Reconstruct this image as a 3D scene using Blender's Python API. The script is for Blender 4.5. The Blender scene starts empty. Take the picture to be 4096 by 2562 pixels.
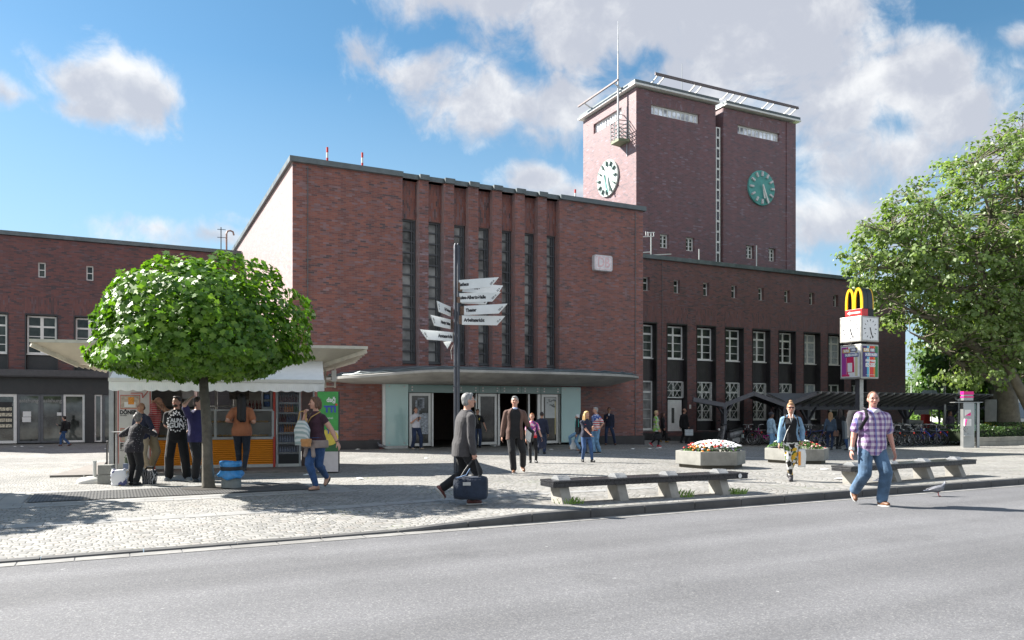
import bpy, bmesh, math, random
import numpy as np
from mathutils import Vector, Matrix, Euler
R = math.radians
rnd = random.Random(11)
SC = bpy.context.scene
COL = SC.collection

# ---------------------------------------------------------------- survey
# The site was surveyed from the photograph: a bearing (x) and an elevation (y) give a ray from the eye,
# a known plane or the ground gives the place where the thing stands.
FL, HZ, CX, EYE = 3060.0, 1643.0, 2048.0, 1.45
TH = R(26.4)                       # bearing of the station front
CT, ST = math.cos(TH), math.sin(TH)
AX, AY = 6.08, 35.5                # right front corner of the entrance hall

def sm(a, b, x):
    t = max(0.0, min(1.0, (x - a) / (b - a)))
    return t * t * (3 - 2 * t)

KX, KY, KA = 1.70, 11.45, R(27.6)   # kerb line
KC, KS = math.cos(KA), math.sin(KA)
def kerb_st(x, y):
    dx, dy = x - KX, y - KY
    return dx * KC + dy * KS, -dx * KS + dy * KC
def ground(x, y):
    """height of the square: falls a little towards the station's wings, dips to the road at the dropped kerb"""
    s, t = kerb_st(x, y)
    if x < -2: a = 0.05 + 0.13 * sm(-7, -14, x) if x < -7 else 0.05
    else: a = 0.05 + 0.25 * sm(2, 13, x)
    g = -a * sm(16, 29, y)
    g -= 0.105 * (1 - sm(-3.9, -1.3, s)) * (1 - sm(0.0, 3.2, max(t, 0)))
    return g
def gp(px, py, z=None):
    """ground point seen at bearing px, elevation py"""
    h = 0.0 if z is None else z
    for _ in range(25):
        d = (EYE - h) * FL / (py - HZ)
        x = (px - CX) / FL * d
        if z is None: h = h * .4 + ground(x, d) * .6
    return Vector((x, d, h))
def at(px, d, py=None):
    x = (px - CX) / FL * d
    return Vector((x, d, ground(x, d) if py is None else EYE + (HZ - py) / FL * d))
def sta(s, t, z=0.0):
    return Vector((AX + s * CT - t * ST, AY + s * ST + t * CT, z))
def fs(px, t):
    """place along the station front of a bearing, on the plane t metres behind the hall front"""
    u = (px - CX) / FL
    bx, by = AX - t * ST, AY + t * CT
    return (u * by - bx) / (CT - u * ST)
def fz(px, py, t):
    s = fs(px, t)
    return EYE + (HZ - py) / FL * (AY + t * CT + s * ST)
def ft(px, s):
    """place t on a side wall (s constant) of a bearing"""
    u = (px - CX) / FL
    bx, by = AX + s * CT, AY + s * ST
    return (bx - u * by) / (ST + u * CT)
def fzs(px, py, s):
    t = ft(px, s)
    return EYE + (HZ - py) / FL * (AY + t * CT + s * ST)

# ---------------------------------------------------------------- mesh builder
class MB:
    def __init__(self, off=(0, 0, 0)):
        self.v, self.f, self.m = [], [], []
        self.off = off
    def add(self, vs, fs_, m=0):
        n = len(self.v); self.v.extend(tuple(p) for p in vs)
        for f in fs_:
            self.f.append([i + n for i in f]); self.m.append(m)
        return self
    def box(self, x0, x1, y0, y1, z0, z1, m=0, mat=None):
        vs = [(x, y, z) for x in (x0, x1) for y in (y0, y1) for z in (z0, z1)]
        if mat is not None: vs = [mat @ Vector(p) for p in vs]
        return self.add(vs, [(0, 1, 3, 2), (4, 6, 7, 5), (0, 4, 5, 1), (2, 3, 7, 6), (0, 2, 6, 4), (1, 5, 7, 3)], m)
    def quad(self, a, b, c, d, m=0):
        return self.add([a, b, c, d], [(0, 1, 2, 3)], m)
    def loft(self, rings, m=0, caps=True, closed=True):
        n = len(rings[0]); vs = [p for r in rings for p in r]; fs_ = []
        for k in range(len(rings) - 1):
            for i in range(n if closed else n - 1):
                j = (i + 1) % n
                fs_.append((k * n + i, k * n + j, (k + 1) * n + j, (k + 1) * n + i))
        if caps:
            fs_.append(tuple(range(n - 1, -1, -1)))
            fs_.append(tuple((len(rings) - 1) * n + i for i in range(n)))
        return self.add(vs, fs_, m)
    def tube(self, pts, r, n=8, m=0, caps=True, flat=1.0):
        pts = [Vector(p) for p in pts]
        rs = r if isinstance(r, (list, tuple)) else [r] * len(pts)
        rings = []; up = None
        for i, p in enumerate(pts):
            d = (pts[min(i + 1, len(pts) - 1)] - pts[max(i - 1, 0)])
            if d.length < 1e-9: d = Vector((0, 0, 1))
            d.normalize()
            if up is None:
                up = Vector((1, 0, 0)) if abs(d.x) < .8 else Vector((0, 1, 0))
            a = (up - d * up.dot(d))
            if a.length < 1e-6: a = d.orthogonal()
            a.normalize(); b = d.cross(a); up = a
            rings.append([p + (a * math.cos(k * math.tau / n) + b * math.sin(k * math.tau / n) * flat) * rs[i] for k in range(n)])
        return self.loft(rings, m, caps)
    def bar(self, p0, p1, w, h=None, m=0):
        h = h or w
        p0, p1 = Vector(p0), Vector(p1); d = p1 - p0; L = d.length; d.normalize()
        x = Vector((0, 0, 1)).cross(d)
        if x.length < 1e-4: x = Vector((1, 0, 0))
        x.normalize(); y = d.cross(x)
        M = Matrix((x, y, d)).transposed().to_4x4(); M.translation = p0
        return self.box(-w / 2, w / 2, -h / 2, h / 2, 0, L, m, M)
    def prism(self, poly, a, b, ax='z', m=0):
        n = len(poly)
        def P(p, t):
            return (p[0], p[1], t) if ax == 'z' else ((p[0], t, p[1]) if ax == 'y' else (t, p[0], p[1]))
        vs = [P(p, a) for p in poly] + [P(p, b) for p in poly]
        fs_ = [tuple(range(n))[::-1], tuple(range(n, 2 * n))] + [(i, (i + 1) % n, n + (i + 1) % n, n + i) for i in range(n)]
        return self.add(vs, fs_, m)
    def ell(self, c, r, n=12, k=8, m=0, rot=None):
        c = Vector(c); r = (r, r, r) if not isinstance(r, (tuple, list)) else r
        vs = []; fs_ = []
        def P(x, y, z):
            v = Vector((x * r[0], y * r[1], z * r[2]))
            if rot is not None: v = rot @ v
            return c + v
        vs.append(P(0, 0, -1))
        for j in range(1, k):
            t = -math.pi / 2 + math.pi * j / k
            for i in range(n):
                a = math.tau * i / n
                vs.append(P(math.cos(t) * math.cos(a), math.cos(t) * math.sin(a), math.sin(t)))
        vs.append(P(0, 0, 1))
        for i in range(n):
            fs_.append((0, 1 + (i + 1) % n, 1 + i))
            for j in range(k - 2):
                a = 1 + j * n
                fs_.append((a + i, a + (i + 1) % n, a + n + (i + 1) % n, a + n + i))
            fs_.append((len(vs) - 1, 1 + (k - 2) * n + i, 1 + (k - 2) * n + (i + 1) % n))
        return self.add(vs, fs_, m)
    def lathe(self, prof, c=(0, 0, 0), n=20, m=0, caps=True):
        rings = [[(c[0] + r * math.cos(i * math.tau / n), c[1] + r * math.sin(i * math.tau / n), c[2] + z) for i in range(n)] for r, z in prof]
        return self.loft(rings, m, caps)
    def mesh(self, name):
        me = bpy.data.meshes.new(name)
        o = self.off
        me.from_pydata([(p[0] - o[0], p[1] - o[1], p[2] - o[2]) for p in self.v], [], self.f)
        if any(self.m): me.polygons.foreach_set('material_index', self.m)
        return me
    def obj(self, name, mat, parent=None, smooth=False, bevel=0, fix=True, auto=None):
        me = self.mesh(name)
        if fix:
            bm = bmesh.new(); bm.from_mesh(me)
            bmesh.ops.recalc_face_normals(bm, faces=bm.faces)
            if bevel:
                bmesh.ops.remove_doubles(bm, verts=bm.verts, dist=1e-5)
                es = [e for e in bm.edges if len(e.link_faces) == 2 and e.calc_face_angle(0) > .5]
                bmesh.ops.bevel(bm, geom=es, offset=bevel, segments=2, affect='EDGES', profile=.6)
            bm.to_mesh(me); bm.free()
        for x in (mat if isinstance(mat, (list, tuple)) else [mat]): me.materials.append(x)
        if smooth or auto:
            me.polygons.foreach_set('use_smooth', [True] * len(me.polygons))
            if auto: me.set_sharp_from_angle(angle=R(auto))
        o = bpy.data.objects.new(name, me); COL.objects.link(o)
        if parent is not None: o.parent = parent
        return o

def each(mb, name, mat, parent, **kw):
    """every separate piece of the builder becomes a part of its own"""
    n = len(mb.v); p = list(range(n))
    def f(a):
        while p[a] != a: p[a] = p[p[a]]; a = p[a]
        return a
    for q in mb.f:
        for a in q[1:]: p[f(a)] = f(q[0])
    gr = {}
    for q, m in zip(mb.f, mb.m): gr.setdefault(f(q[0]), []).append((q, m))
    for fs_ in gr.values():
        b = MB(mb.off); ix = {}
        for q, m in fs_:
            for a in q:
                if a not in ix: ix[a] = len(b.v); b.v.append(mb.v[a])
            b.f.append([ix[a] for a in q]); b.m.append(m)
        b.obj(name, mat, parent, **kw)
def tag(o, label=None, cat=None, group=None, kind=None):
    if label: o['label'] = label
    if cat: o['category'] = cat
    if group: o['group'] = group
    if kind: o['kind'] = kind
    return o
def thing(name, label, cat, loc=(0, 0, 0), rz=0.0, group=None):
    o = bpy.data.objects.new(name, None); COL.objects.link(o)
    o.empty_display_size = .2
    o.location = loc; o.rotation_euler = (0, 0, rz)
    return tag(o, label, cat, group)
def copy_tree(o, parent=None):
    c = o.copy(); COL.objects.link(c)
    if parent is not None: c.parent = parent
    for ch in list(o.children): copy_tree(ch, c)
    return c
def text(body, size, mat, parent, M, sx=1.0, ext=.002, align='CENTER', name='lettering', bold=0.0):
    cu = bpy.data.curves.new('t', 'FONT'); cu.body = body; cu.size = size; cu.extrude = ext
    cu.align_x = align; cu.align_y = 'CENTER'; cu.offset = bold; cu.resolution_u = 3
    ob = bpy.data.objects.new('t', cu); COL.objects.link(ob)
    me = bpy.data.meshes.new_from_object(ob.evaluated_get(bpy.context.evaluated_depsgraph_get()))
    bpy.data.objects.remove(ob); bpy.data.curves.remove(cu)
    me.transform(M @ Matrix.Scale(sx, 4, (1, 0, 0)))
    me.materials.clear(); me.materials.append(mat)
    o = bpy.data.objects.new(name, me); COL.objects.link(o); o.parent = parent
    return o
def face_m(loc, yaw=0.0, roll=0.0):
    """matrix for lettering standing upright, read from -y when yaw = 0"""
    return Matrix.Translation(loc) @ Matrix.Rotation(yaw, 4, 'Z') @ Matrix.Rotation(R(90), 4, 'X') @ Matrix.Rotation(roll, 4, 'Z')

# ---------------------------------------------------------------- materials
class NT:
    def __init__(self, name):
        self.mat = bpy.data.materials.new(name); self.mat.use_nodes = True
        self.t = self.mat.node_tree; self.n = self.t.nodes
        self.b = self.n['Principled BSDF']
    def new(self, typ, **kw):
        x = self.n.new(typ)
        for k, v in kw.items(): setattr(x, k, v)
        return x
    def put(self, sock, v):
        if isinstance(v, bpy.types.NodeSocket): self.t.links.new(v, sock)
        elif v is not None:
            try: sock.default_value = v
            except Exception: sock.default_value = (*v, 1)
    def math(self, op, a, b=None, c=None, clamp=False):
        x = self.new('ShaderNodeMath', operation=op, use_clamp=clamp)
        for i, q in enumerate((a, b, c)):
            if q is not None: self.put(x.inputs[i], q)
        return x.outputs[0]
    def vmath(self, op, a, b=None, s=None):
        x = self.new('ShaderNodeVectorMath', operation=op)
        self.put(x.inputs[0], a)
        if b is not None: self.put(x.inputs[1], b)
        if s is not None: self.put(x.inputs['Scale'], s)
        return x.outputs['Value'] if op in ('DOT_PRODUCT', 'LENGTH', 'DISTANCE') else x.outputs[0]
    def obj(self): return self.new('ShaderNodeTexCoord').outputs['Object']
    def geo(self): return self.new('ShaderNodeNewGeometry').outputs['Position']
    def sep(self, v):
        x = self.new('ShaderNodeSeparateXYZ'); self.put(x.inputs[0], v); return x.outputs
    def comb(self, a, b, c=0.0):
        x = self.new('ShaderNodeCombineXYZ')
        for i, q in enumerate((a, b, c)): self.put(x.inputs[i], q)
        return x.outputs[0]
    def noise(self, v, scale, detail=3, rough=.55):
        x = self.new('ShaderNodeTexNoise'); self.put(x.inputs['Vector'], v)
        x.inputs['Scale'].default_value = scale; x.inputs['Detail'].default_value = detail; x.inputs['Roughness'].default_value = rough
        return x.outputs['Fac']
    def ramp(self, fac, stops, interp='LINEAR'):
        x = self.new('ShaderNodeValToRGB'); self.put(x.inputs[0], fac); r = x.color_ramp; r.interpolation = interp
        while len(r.elements) < len(stops): r.elements.new(.5)
        for e, (p, c) in zip(r.elements, stops):
            e.position = p; e.color = (*c, 1) if len(c) == 3 else c
        return x.outputs[0]
    def mix(self, fac, a, b, blend='MIX'):
        x = self.new('ShaderNodeMix', data_type='RGBA', blend_type=blend)
        self.put(x.inputs[0], fac)
        for i, q in ((6, a), (7, b)):
            if isinstance(q, tuple) and len(q) == 3: q = (*q, 1)
            self.put(x.inputs[i], q)
        return x.outputs[2]
    def mr(self, v, a, b, c=0.0, d=1.0, smooth=False):
        x = self.new('ShaderNodeMapRange', clamp=True)
        if smooth: x.interpolation_type = 'SMOOTHSTEP'
        for i, q in enumerate((v, a, b, c, d)): self.put(x.inputs[i], q)
        return x.outputs[0]
    def bump(self, h, strength=.3, dist=.01):
        x = self.new('ShaderNodeBump'); x.inputs['Strength'].default_value = strength; x.inputs['Distance'].default_value = dist
        self.put(x.inputs['Height'], h); self.put(self.b.inputs['Normal'], x.outputs[0])
    def out(self, col=None, rough=None, metal=None, spec=None):
        if col is not None: self.put(self.b.inputs['Base Color'], (*col, 1) if isinstance(col, tuple) and len(col) == 3 else col)
        if rough is not None: self.put(self.b.inputs['Roughness'], rough)
        if metal is not None: self.put(self.b.inputs['Metallic'], metal)
        if spec is not None: self.put(self.b.inputs['Specular IOR Level'], spec)
        return self.mat

_MC = {}
def M(name, col, rough=.6, metal=0.0, var=.18, scale=6.0, bump=0.0, spec=.5, grime=0.0):
    """plain material with gentle mottling"""
    if name in _MC: return _MC[name]
    k = NT(name); p = k.obj()
    n = k.noise(p, scale, 5, .6)
    d = k.mr(n, .3, .7, 1 - var, 1 + var)
    c = k.vmath('SCALE', (*col,), s=d)
    if grime:
        g = k.noise(p, scale * .35, 6, .7)
        c = k.mix(k.mr(g, .5, .72, 0, grime), c, tuple(x * .35 for x in col))
    if bump: k.bump(k.noise(p, scale * 9, 4), bump, .01)
    k.out(c, k.mr(n, .3, .7, max(rough - .08, 0), min(rough + .08, 1)), metal, spec)
    _MC[name] = k.mat
    return k.mat
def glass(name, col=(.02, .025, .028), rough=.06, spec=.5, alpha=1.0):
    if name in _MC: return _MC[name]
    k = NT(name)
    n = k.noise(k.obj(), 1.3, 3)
    c = k.vmath('SCALE', (*col,), s=k.mr(n, .35, .65, .4, 2.6))  # brighter and darker reflection patches are put into the pane colour
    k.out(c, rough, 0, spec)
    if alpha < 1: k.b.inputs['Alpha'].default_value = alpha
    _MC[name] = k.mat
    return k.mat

def brick_mat(name, stops, mortar=(.16, .13, .12), vertical=False, w=.22, h=.068, field=None, rough=.5, spec=.45):
    k = NT(name); p = k.sep(k.obj())
    u = k.math('ADD', p[0], p[1]); v = p[2]
    if vertical: u, v = v, u
    rv = k.math('DIVIDE', v, h); row = k.math('FLOOR', rv)
    off = k.math('MULTIPLY', k.math('MODULO', row, 2.0), .5)
    uu = k.math('ADD', k.math('DIVIDE', u, w), off); col = k.math('FLOOR', uu)
    wn = k.new('ShaderNodeTexWhiteNoise', noise_dimensions='2D'); k.put(wn.inputs['Vector'], k.comb(col, row))
    fac = wn.outputs['Value']
    big = k.noise(k.obj(), .55, 4, .6)
    fac2 = k.math('ADD', fac, k.mr(big, .3, .7, -.08, .08), clamp=True)
    c = k.ramp(fac2, stops)
    if field:                                   # panels laid in darker, bluer bricks
        msk = None
        n2 = k.mr(k.noise(k.obj(), 1.7, 5, .65), .3, .7, -.55, .55)
        for (a0, a1, z0, z1) in field:
            mu = k.math('SUBTRACT', (a1 - a0) / 2, k.math('ABSOLUTE', k.math('SUBTRACT', p[0], (a0 + a1) / 2)))
            mv = k.math('SUBTRACT', (z1 - z0) / 2, k.math('ABSOLUTE', k.math('SUBTRACT', p[2], (z0 + z1) / 2)))
            m = k.mr(k.math('ADD', k.math('MINIMUM', mu, mv), n2), -.1, .25)
            msk = m if msk is None else k.math('MAXIMUM', msk, m)
        dark = k.ramp(fac2, [(0, (.055, .03, .04)), (.3, (.13, .045, .04)), (.6, (.185, .06, .05)), (.82, (.17, .105, .125)), (1, (.26, .19, .215))])
        c = k.mix(k.math('MULTIPLY', msk, .8), c, dark)
    st = k.noise(k.comb(k.math('MULTIPLY', k.math('ADD', p[0], p[1]), 1.6), k.math('MULTIPLY', p[2], .13), 0), 1.0, 5, .6)
    c = k.vmath('SCALE', c, s=k.math('MULTIPLY', k.mr(st, .3, .7, .78, 1.14), k.mr(k.noise(k.obj(), 3.0, 3), .3, .7, .9, 1.1)))
    fu = k.math('FRACT', uu); fv = k.math('FRACT', rv)
    mm = k.math('MAXIMUM', k.math('LESS_THAN', fu, .045), k.math('LESS_THAN', fv, .14))
    c = k.mix(k.math('MULTIPLY', mm, .8), c, mortar)
    k.out(c, k.mr(fac, 0, 1, rough - .12, rough + .15), 0, spec)
    k.b.inputs['Sheen Weight'].default_value = .8; k.b.inputs['Sheen Roughness'].default_value = .5; k.b.inputs['Sheen Tint'].default_value = (1, .86, .86, 1)
    k.bump(k.math('SUBTRACT', 1.0, mm), .25, .006)
    return k.mat
# ---------------------------------------------------------------- camera, light, sky
SC.render.resolution_x, SC.render.resolution_y = 1024, 640
cam = bpy.data.objects.new('camera', bpy.data.cameras.new('camera')); COL.objects.link(cam)
cam.location = (0, 0, EYE); cam.rotation_euler = (R(90), 0, 0)
cam.data.sensor_width = 36; cam.data.lens = 36 * FL / 4096; cam.data.shift_y = (HZ - 1281) / 4096
cam.data.clip_end = 5000; SC.camera = cam
SC.view_settings.view_transform = 'Standard'; SC.view_settings.look = 'None'; SC.view_settings.gamma = 1
SC.view_settings.exposure = 1.5
SC.cycles.max_bounces = 6; SC.cycles.diffuse_bounces = 3; SC.cycles.glossy_bounces = 3; SC.cycles.transparent_max_bounces = 8
SC.cycles.use_denoising = True; SC.cycles.caustics_reflective = False; SC.cycles.caustics_refractive = False
SUN_EL = R(37); SUN_AZ = R(180 - 21)           # towards the sun, from +x counter-clockwise
tosun = Vector((math.cos(SUN_AZ) * math.cos(SUN_EL), math.sin(SUN_AZ) * math.cos(SUN_EL), math.sin(SUN_EL)))
sun = bpy.data.objects.new('sun', bpy.data.lights.new('sun', 'SUN')); COL.objects.link(sun)
sun.data.energy = 5.0; sun.data.angle = R(.55); sun.data.color = (1, .955, .88)
sun.rotation_euler = tosun.to_track_quat('Z', 'Y').to_euler()
sun.location = (-30, 20, 40)

w = bpy.data.worlds.new('World'); SC.world = w; w.use_nodes = True
class WT(NT):
    def __init__(self):
        self.t = w.node_tree; self.n = self.t.nodes
k = WT()
bgn = k.n['Background']
sky = k.new('ShaderNodeTexSky', sky_type='NISHITA'); sky.sun_disc = False
sky.sun_elevation = SUN_EL; sky.sun_rotation = R(90) - SUN_AZ; sky.air_density = 1.0; sky.dust_density = .25; sky.ozone_density = 2.2; sky.altitude = 60
D = k.new('ShaderNodeTexCoord').outputs['Generated']
hsv = k.new('ShaderNodeHueSaturation'); hsv.inputs['Saturation'].default_value = 1.18; hsv.inputs['Value'].default_value = .77; hsv.inputs['Hue'].default_value = .487
k.put(hsv.inputs['Color'], sky.outputs[0])
dz = k.sep(D)[2]
skyc = hsv.outputs[0]
def nz(v, sc, det, rough=.58, dist=0.0):
    x = k.new('ShaderNodeTexNoise'); k.put(x.inputs['Vector'], v)
    x.inputs['Scale'].default_value = sc; x.inputs['Detail'].default_value = det; x.inputs['Roughness'].default_value = rough
    x.inputs['Distortion'].default_value = dist
    return x
warp = nz(D, 5.0, 4)
Dw = k.vmath('ADD', D, k.vmath('SCALE', k.vmath('SUBTRACT', warp.outputs['Color'], (.5, .5, .5)), s=.07))
fine = nz(Dw, 11, 9, .62, .3).outputs['Fac']
# banks of cumulus: bearing, elevation, half width, half height, thickness
BL = [(410, 385, 290, 160, 1.0), (340, 450, 225, 85, .8), (640, 420, 110, 90, .35), (10, 360, 110, 75, .6),
      (1950, -10, 560, 210, .95), (2500, 60, 640, 300, 1.15), (3050, 120, 640, 290, 1.15), (2600, -330, 1500, 400, 1.1),
      (1690, 300, 300, 130, .62), (1440, 180, 120, 80, .35), (1930, 400, 380, 170, .78), (2240, 420, 330, 170, .8),
      (2700, 380, 420, 260, .75), (3350, 420, 330, 200, .9), (3660, 340, 300, 190, 1.05), (3880, 420, 230, 210, .9), (3560, 190, 190, 70, .5),
      (4060, 520, 260, 260, .75), (3500, 620, 420, 180, .55), (3330, 880, 300, 150, .75), (3650, 900, 300, 120, .5), (4060, 130, 110, 45, .35), (4060, 220, 120, 40, .3),
      (2130, 720, 190, 80, .8), (2280, 760, 190, 90, .7), (860, 950, 330, 75, .5), (1050, 900, 200, 60, .3), (3300, 1120, 900, 110, .35), (3750, 760, 240, 130, .3),
      (5200, 500, 700, 500, 1.0), (-1500, 700, 800, 300, .9)]
mask = None; low = None
for (px, py, rx, ry, th) in BL:
    c = Vector(((px - CX) / FL, 1, (HZ - py) / FL)); L = c.length; c.normalize()
    d = k.vmath('MULTIPLY', k.vmath('SUBTRACT', Dw, tuple(c)), (L * FL / rx, 2.2, L * FL / ry))
    m = k.math('MULTIPLY', k.math('SUBTRACT', 1.0, k.vmath('LENGTH', d)), th)
    q = k.math('MULTIPLY', k.mr(k.sep(d)[2], -.9, .7, 1, 0), k.mr(m, -.1, .2))
    mask = m if mask is None else k.math('MAXIMUM', mask, m)
    low = q if low is None else k.math('MAXIMUM', low, q)
for (c, r_, th) in (((-.1, -.75, .65), .75, 1.0), ((-.7, -.6, .4), .5, 1.0), ((.75, -.55, .35), .55, 1.0), ((.2, -.2, .95), .45, .8)):      # unseen cloud banks added behind and above the viewer to fill the shade
    m = k.math('MULTIPLY', k.math('SUBTRACT', 1.0, k.math('DIVIDE', k.vmath('LENGTH', k.vmath('SUBTRACT', Dw, tuple(Vector(c).normalized()))), r_)), th)
    mask = k.math('MAXIMUM', mask, m)
cov = k.math('ADD', mask, k.mr(fine, .25, .75, -.5, .5))
a = k.mr(cov, -.04, .56, 0, 1, True)
a = k.math('MULTIPLY', a, .92)
body = nz(k.vmath('ADD', Dw, (.03, 0, -.05)), 13, 7, .6).outputs['Fac']
lit = k.mr(k.math('ADD', k.math('ADD', body, k.math('MULTIPLY', low, -.20)), k.math('MULTIPLY', k.mr(mask, .2, .8), -.12)), .22, .58, 0, 1, True)
cc = k.mix(lit, (3.0, 3.12, 3.5), (5.1, 5.1, 5.1))
hazec = k.mix(k.mr(dz, .0, .40, .85, 0), skyc, (2.6, 3.6, 4.5))
k.put(bgn.inputs['Color'], k.mix(a, hazec, cc))
bgn.inputs['Strength'].default_value = .073

# ---------------------------------------------------------------- ground, road, kerb
def pave_mat():
    k = NT('cobble paving'); p = k.geo(); P = k.sep(p)
    x = k.math('ADD', k.math('MULTIPLY', P[0], KC), k.math('MULTIPLY', P[1], KS))
    y = k.math('SUBTRACT', k.math('MULTIPLY', P[1], KC), k.math('MULTIPLY', P[0], KS))
    wob = k.noise(p, 1.6, 3)
    x = k.math('ADD', x, k.mr(wob, .3, .7, -.06, .06)); y = k.math('ADD', y, k.mr(k.noise(p, 1.1, 2), .3, .7, -.06, .06))
    W = 1.35
    xx = k.math('DIVIDE', x, W); colm = k.math('FLOOR', xx); xl = k.math('SUBTRACT', k.math('FRACT', xx), .5)
    v = k.math('SUBTRACT', y, k.math('MULTIPLY', k.math('MULTIPLY', xl, xl), 1.75))
    rv = k.math('DIVIDE', v, .13); row = k.math('FLOOR', rv)
    uu = k.math('ADD', k.math('MULTIPLY', xx, W / .125), k.math('MULTIPLY', k.math('MODULO', row, 2.0), .5))
    su = k.math('FLOOR', uu)
    wn = k.new('ShaderNodeTexWhiteNoise', noise_dimensions='3D'); k.put(wn.inputs['Vector'], k.comb(su, row, colm))
    eu = k.math('ABSOLUTE', k.math('SUBTRACT', k.math('FRACT', uu), .5)); ev = k.math('ABSOLUTE', k.math('SUBTRACT', k.math('FRACT', rv), .5))
    e = k.math('MAXIMUM', eu, ev)
    joint = k.mr(e, .40, .48)
    c = k.ramp(wn.outputs['Value'], [(0, (.235, .23, .222)), (.35, (.31, .303, .29)), (.75, (.36, .35, .332)), (1, (.30, .28, .26))])
    dirt = k.noise(p, .35, 6, .65)
    c = k.vmath('SCALE', c, s=k.mr(dirt, .3, .7, .68, 1.14))
    c = k.mix(k.math('MULTIPLY', joint, .85), c, (.13, .125, .10))
    moss = k.math('MULTIPLY', joint, k.mr(k.noise(p, .5, 5, .7), .56, .70))
    c = k.mix(k.math('MULTIPLY', moss, .8), c, (.12, .17, .05))
    k.bump(k.math('MULTIPLY', k.math('SUBTRACT', 1.0, k.mr(e, .36, .5)), 1.0), .5, .012)
    return k.out(c, .72, 0, .35)
def asphalt_mat():
    k = NT('asphalt'); p = k.geo()
    vo = k.new('ShaderNodeTexVoronoi'); vo.inputs['Scale'].default_value = 95; k.put(vo.inputs['Vector'], p)
    sp = k.sep(vo.outputs['Color'])[0]
    big = k.noise(p, .45, 3, .6)
    P = k.sep(p)
    y = k.math('SUBTRACT', k.math('MULTIPLY', P[1], KC), k.math('MULTIPLY', P[0], KS))
    trk = k.noise(k.comb(k.math('MULTIPLY', P[0], .05), k.math('MULTIPLY', y, 1.1), 0), 1.0, 3)
    c = k.ramp(sp, [(0, (.125, .125, .131)), (.5, (.155, .155, .163)), (.85, (.18, .18, .187)), (1, (.25, .248, .245))])
    med = k.noise(p, 26, 3, .6)
    c = k.vmath('SCALE', c, s=k.math('MULTIPLY', k.mr(big, .3, .7, .90, 1.10), k.math('MULTIPLY', k.mr(trk, .3, .7, .82, 1.14), k.mr(med, .25, .75, .92, 1.08))))
    c = k.vmath('SCALE', c, s=k.mr(k.noise(p, .8, 4, .6), .58, .72, 1.0, .84))
    spot = k.math('GREATER_THAN', k.noise(p, 5.5, 2), .77)
    c = k.mix(k.math('MULTIPLY', spot, .6), c, (.42, .42, .42))
    crack = k.new('ShaderNodeTexVoronoi', feature='DISTANCE_TO_EDGE'); crack.inputs['Scale'].default_value = .22
    k.put(crack.inputs['Vector'], k.vmath('ADD', p, k.vmath('SCALE', k.new('ShaderNodeTexNoise').outputs['Color'], s=.4)))
    k.bump(k.math('MULTIPLY', sp, k.mr(med, .2, .8, .5, 1)), .55, .012)
    return k.out(c, .8, 0, .3)
m_pave = pave_mat(); m_asph = asphalt_mat()
m_kerb = M('kerb stone', (.085, .083, .082), .75, var=.25, scale=3, bump=.2, grime=.5)
m_slab = M('paving slab', (.30, .298, .29), .7, var=.16, scale=2.5, bump=.1, grime=.25)
m_gutter = M('gutter stone', (.26, .253, .24), .75, var=.2, scale=4, grime=.3)

def k2w(s, t, z):
    return (KX + s * KC - t * KS, KY + s * KS + t * KC, z)
def sheet(mb, ss, ts, dz, gz=None):
    n = len(ts); vs = []
    for s in ss:
        for t in ts:
            x, y, _ = k2w(s, t, 0)
            vs.append((x, y, (ground(x, y) if gz is None else gz) + dz))
    fs_ = [(i * n + j, (i + 1) * n + j, (i + 1) * n + j + 1, i * n + j + 1) for i in range(len(ss) - 1) for j in range(n - 1)]
    return mb.add(vs, fs_)
ss = [-700, -300, -150] + [-80 + i * 4 for i in range(14)] + [-26 + i * .75 for i in range(90)] + [42 + i * 4 for i in range(12)] + [100, 160, 320, 900]
ts = [.17] + [.4 + i * .4 for i in range(30)] + [12.5 + i for i in range(30)] + [46, 60, 90, 160, 330, 900]
tag(sheet(MB(), ss, ts, 0).obj('ground', m_pave, smooth=True), 'pale cobbled station square laid in arcs', None, kind='structure')
road = MB(); road.quad(*[k2w(s, t, -.12) for s, t in ((-900, -900), (900, -900), (900, .02), (-900, .02))])
tag(road.obj('road', m_asph), 'grey asphalt road in front of the square', None, kind='structure')
gut = MB(); kb = MB()
s = -16.0
while s < 40:
    L = .52
    x, y, _ = k2w(s, 0, 0)
    gut.add([k2w(s + .006, -.20, -.115), k2w(s + L - .006, -.20, -.115), k2w(s + L - .006, .0, -.115), k2w(s + .006, .0, -.115)], [(0, 1, 2, 3)])
    s += L
s = -16.3
while s < 40:
    L = .98
    def kz(q):
        x, y, _ = k2w(q, .2, 0); return ground(x, y) + .006
    a0, a1 = s + .007, s + L - .007
    q = [k2w(a0, .0, -.3), k2w(a1, .0, -.3), k2w(a1, .17, -.3), k2w(a0, .17, -.3)]
    z0, z1 = kz(a0), kz(a1)
    q += [k2w(a0, .0, z0 - .02), k2w(a1, .0, z1 - .02), k2w(a1, .17, z1), k2w(a0, .17, z0), k2w(a0, .02, z0), k2w(a1, .02, z1)]
    kb.add(q, [(0, 1, 5, 4), (4, 5, 9, 8), (8, 9, 6, 7), (2, 3, 7, 6), (3, 0, 4, 8, 7), (1, 2, 6, 9, 5)])
    s += L
tag(gut.obj('gutter_strip', m_gutter), 'row of pale gutter stones along the kerb', None, kind='structure')
tag(kb.obj('kerb', m_kerb), 'stone kerb between road and square', None, kind='structure')
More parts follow.
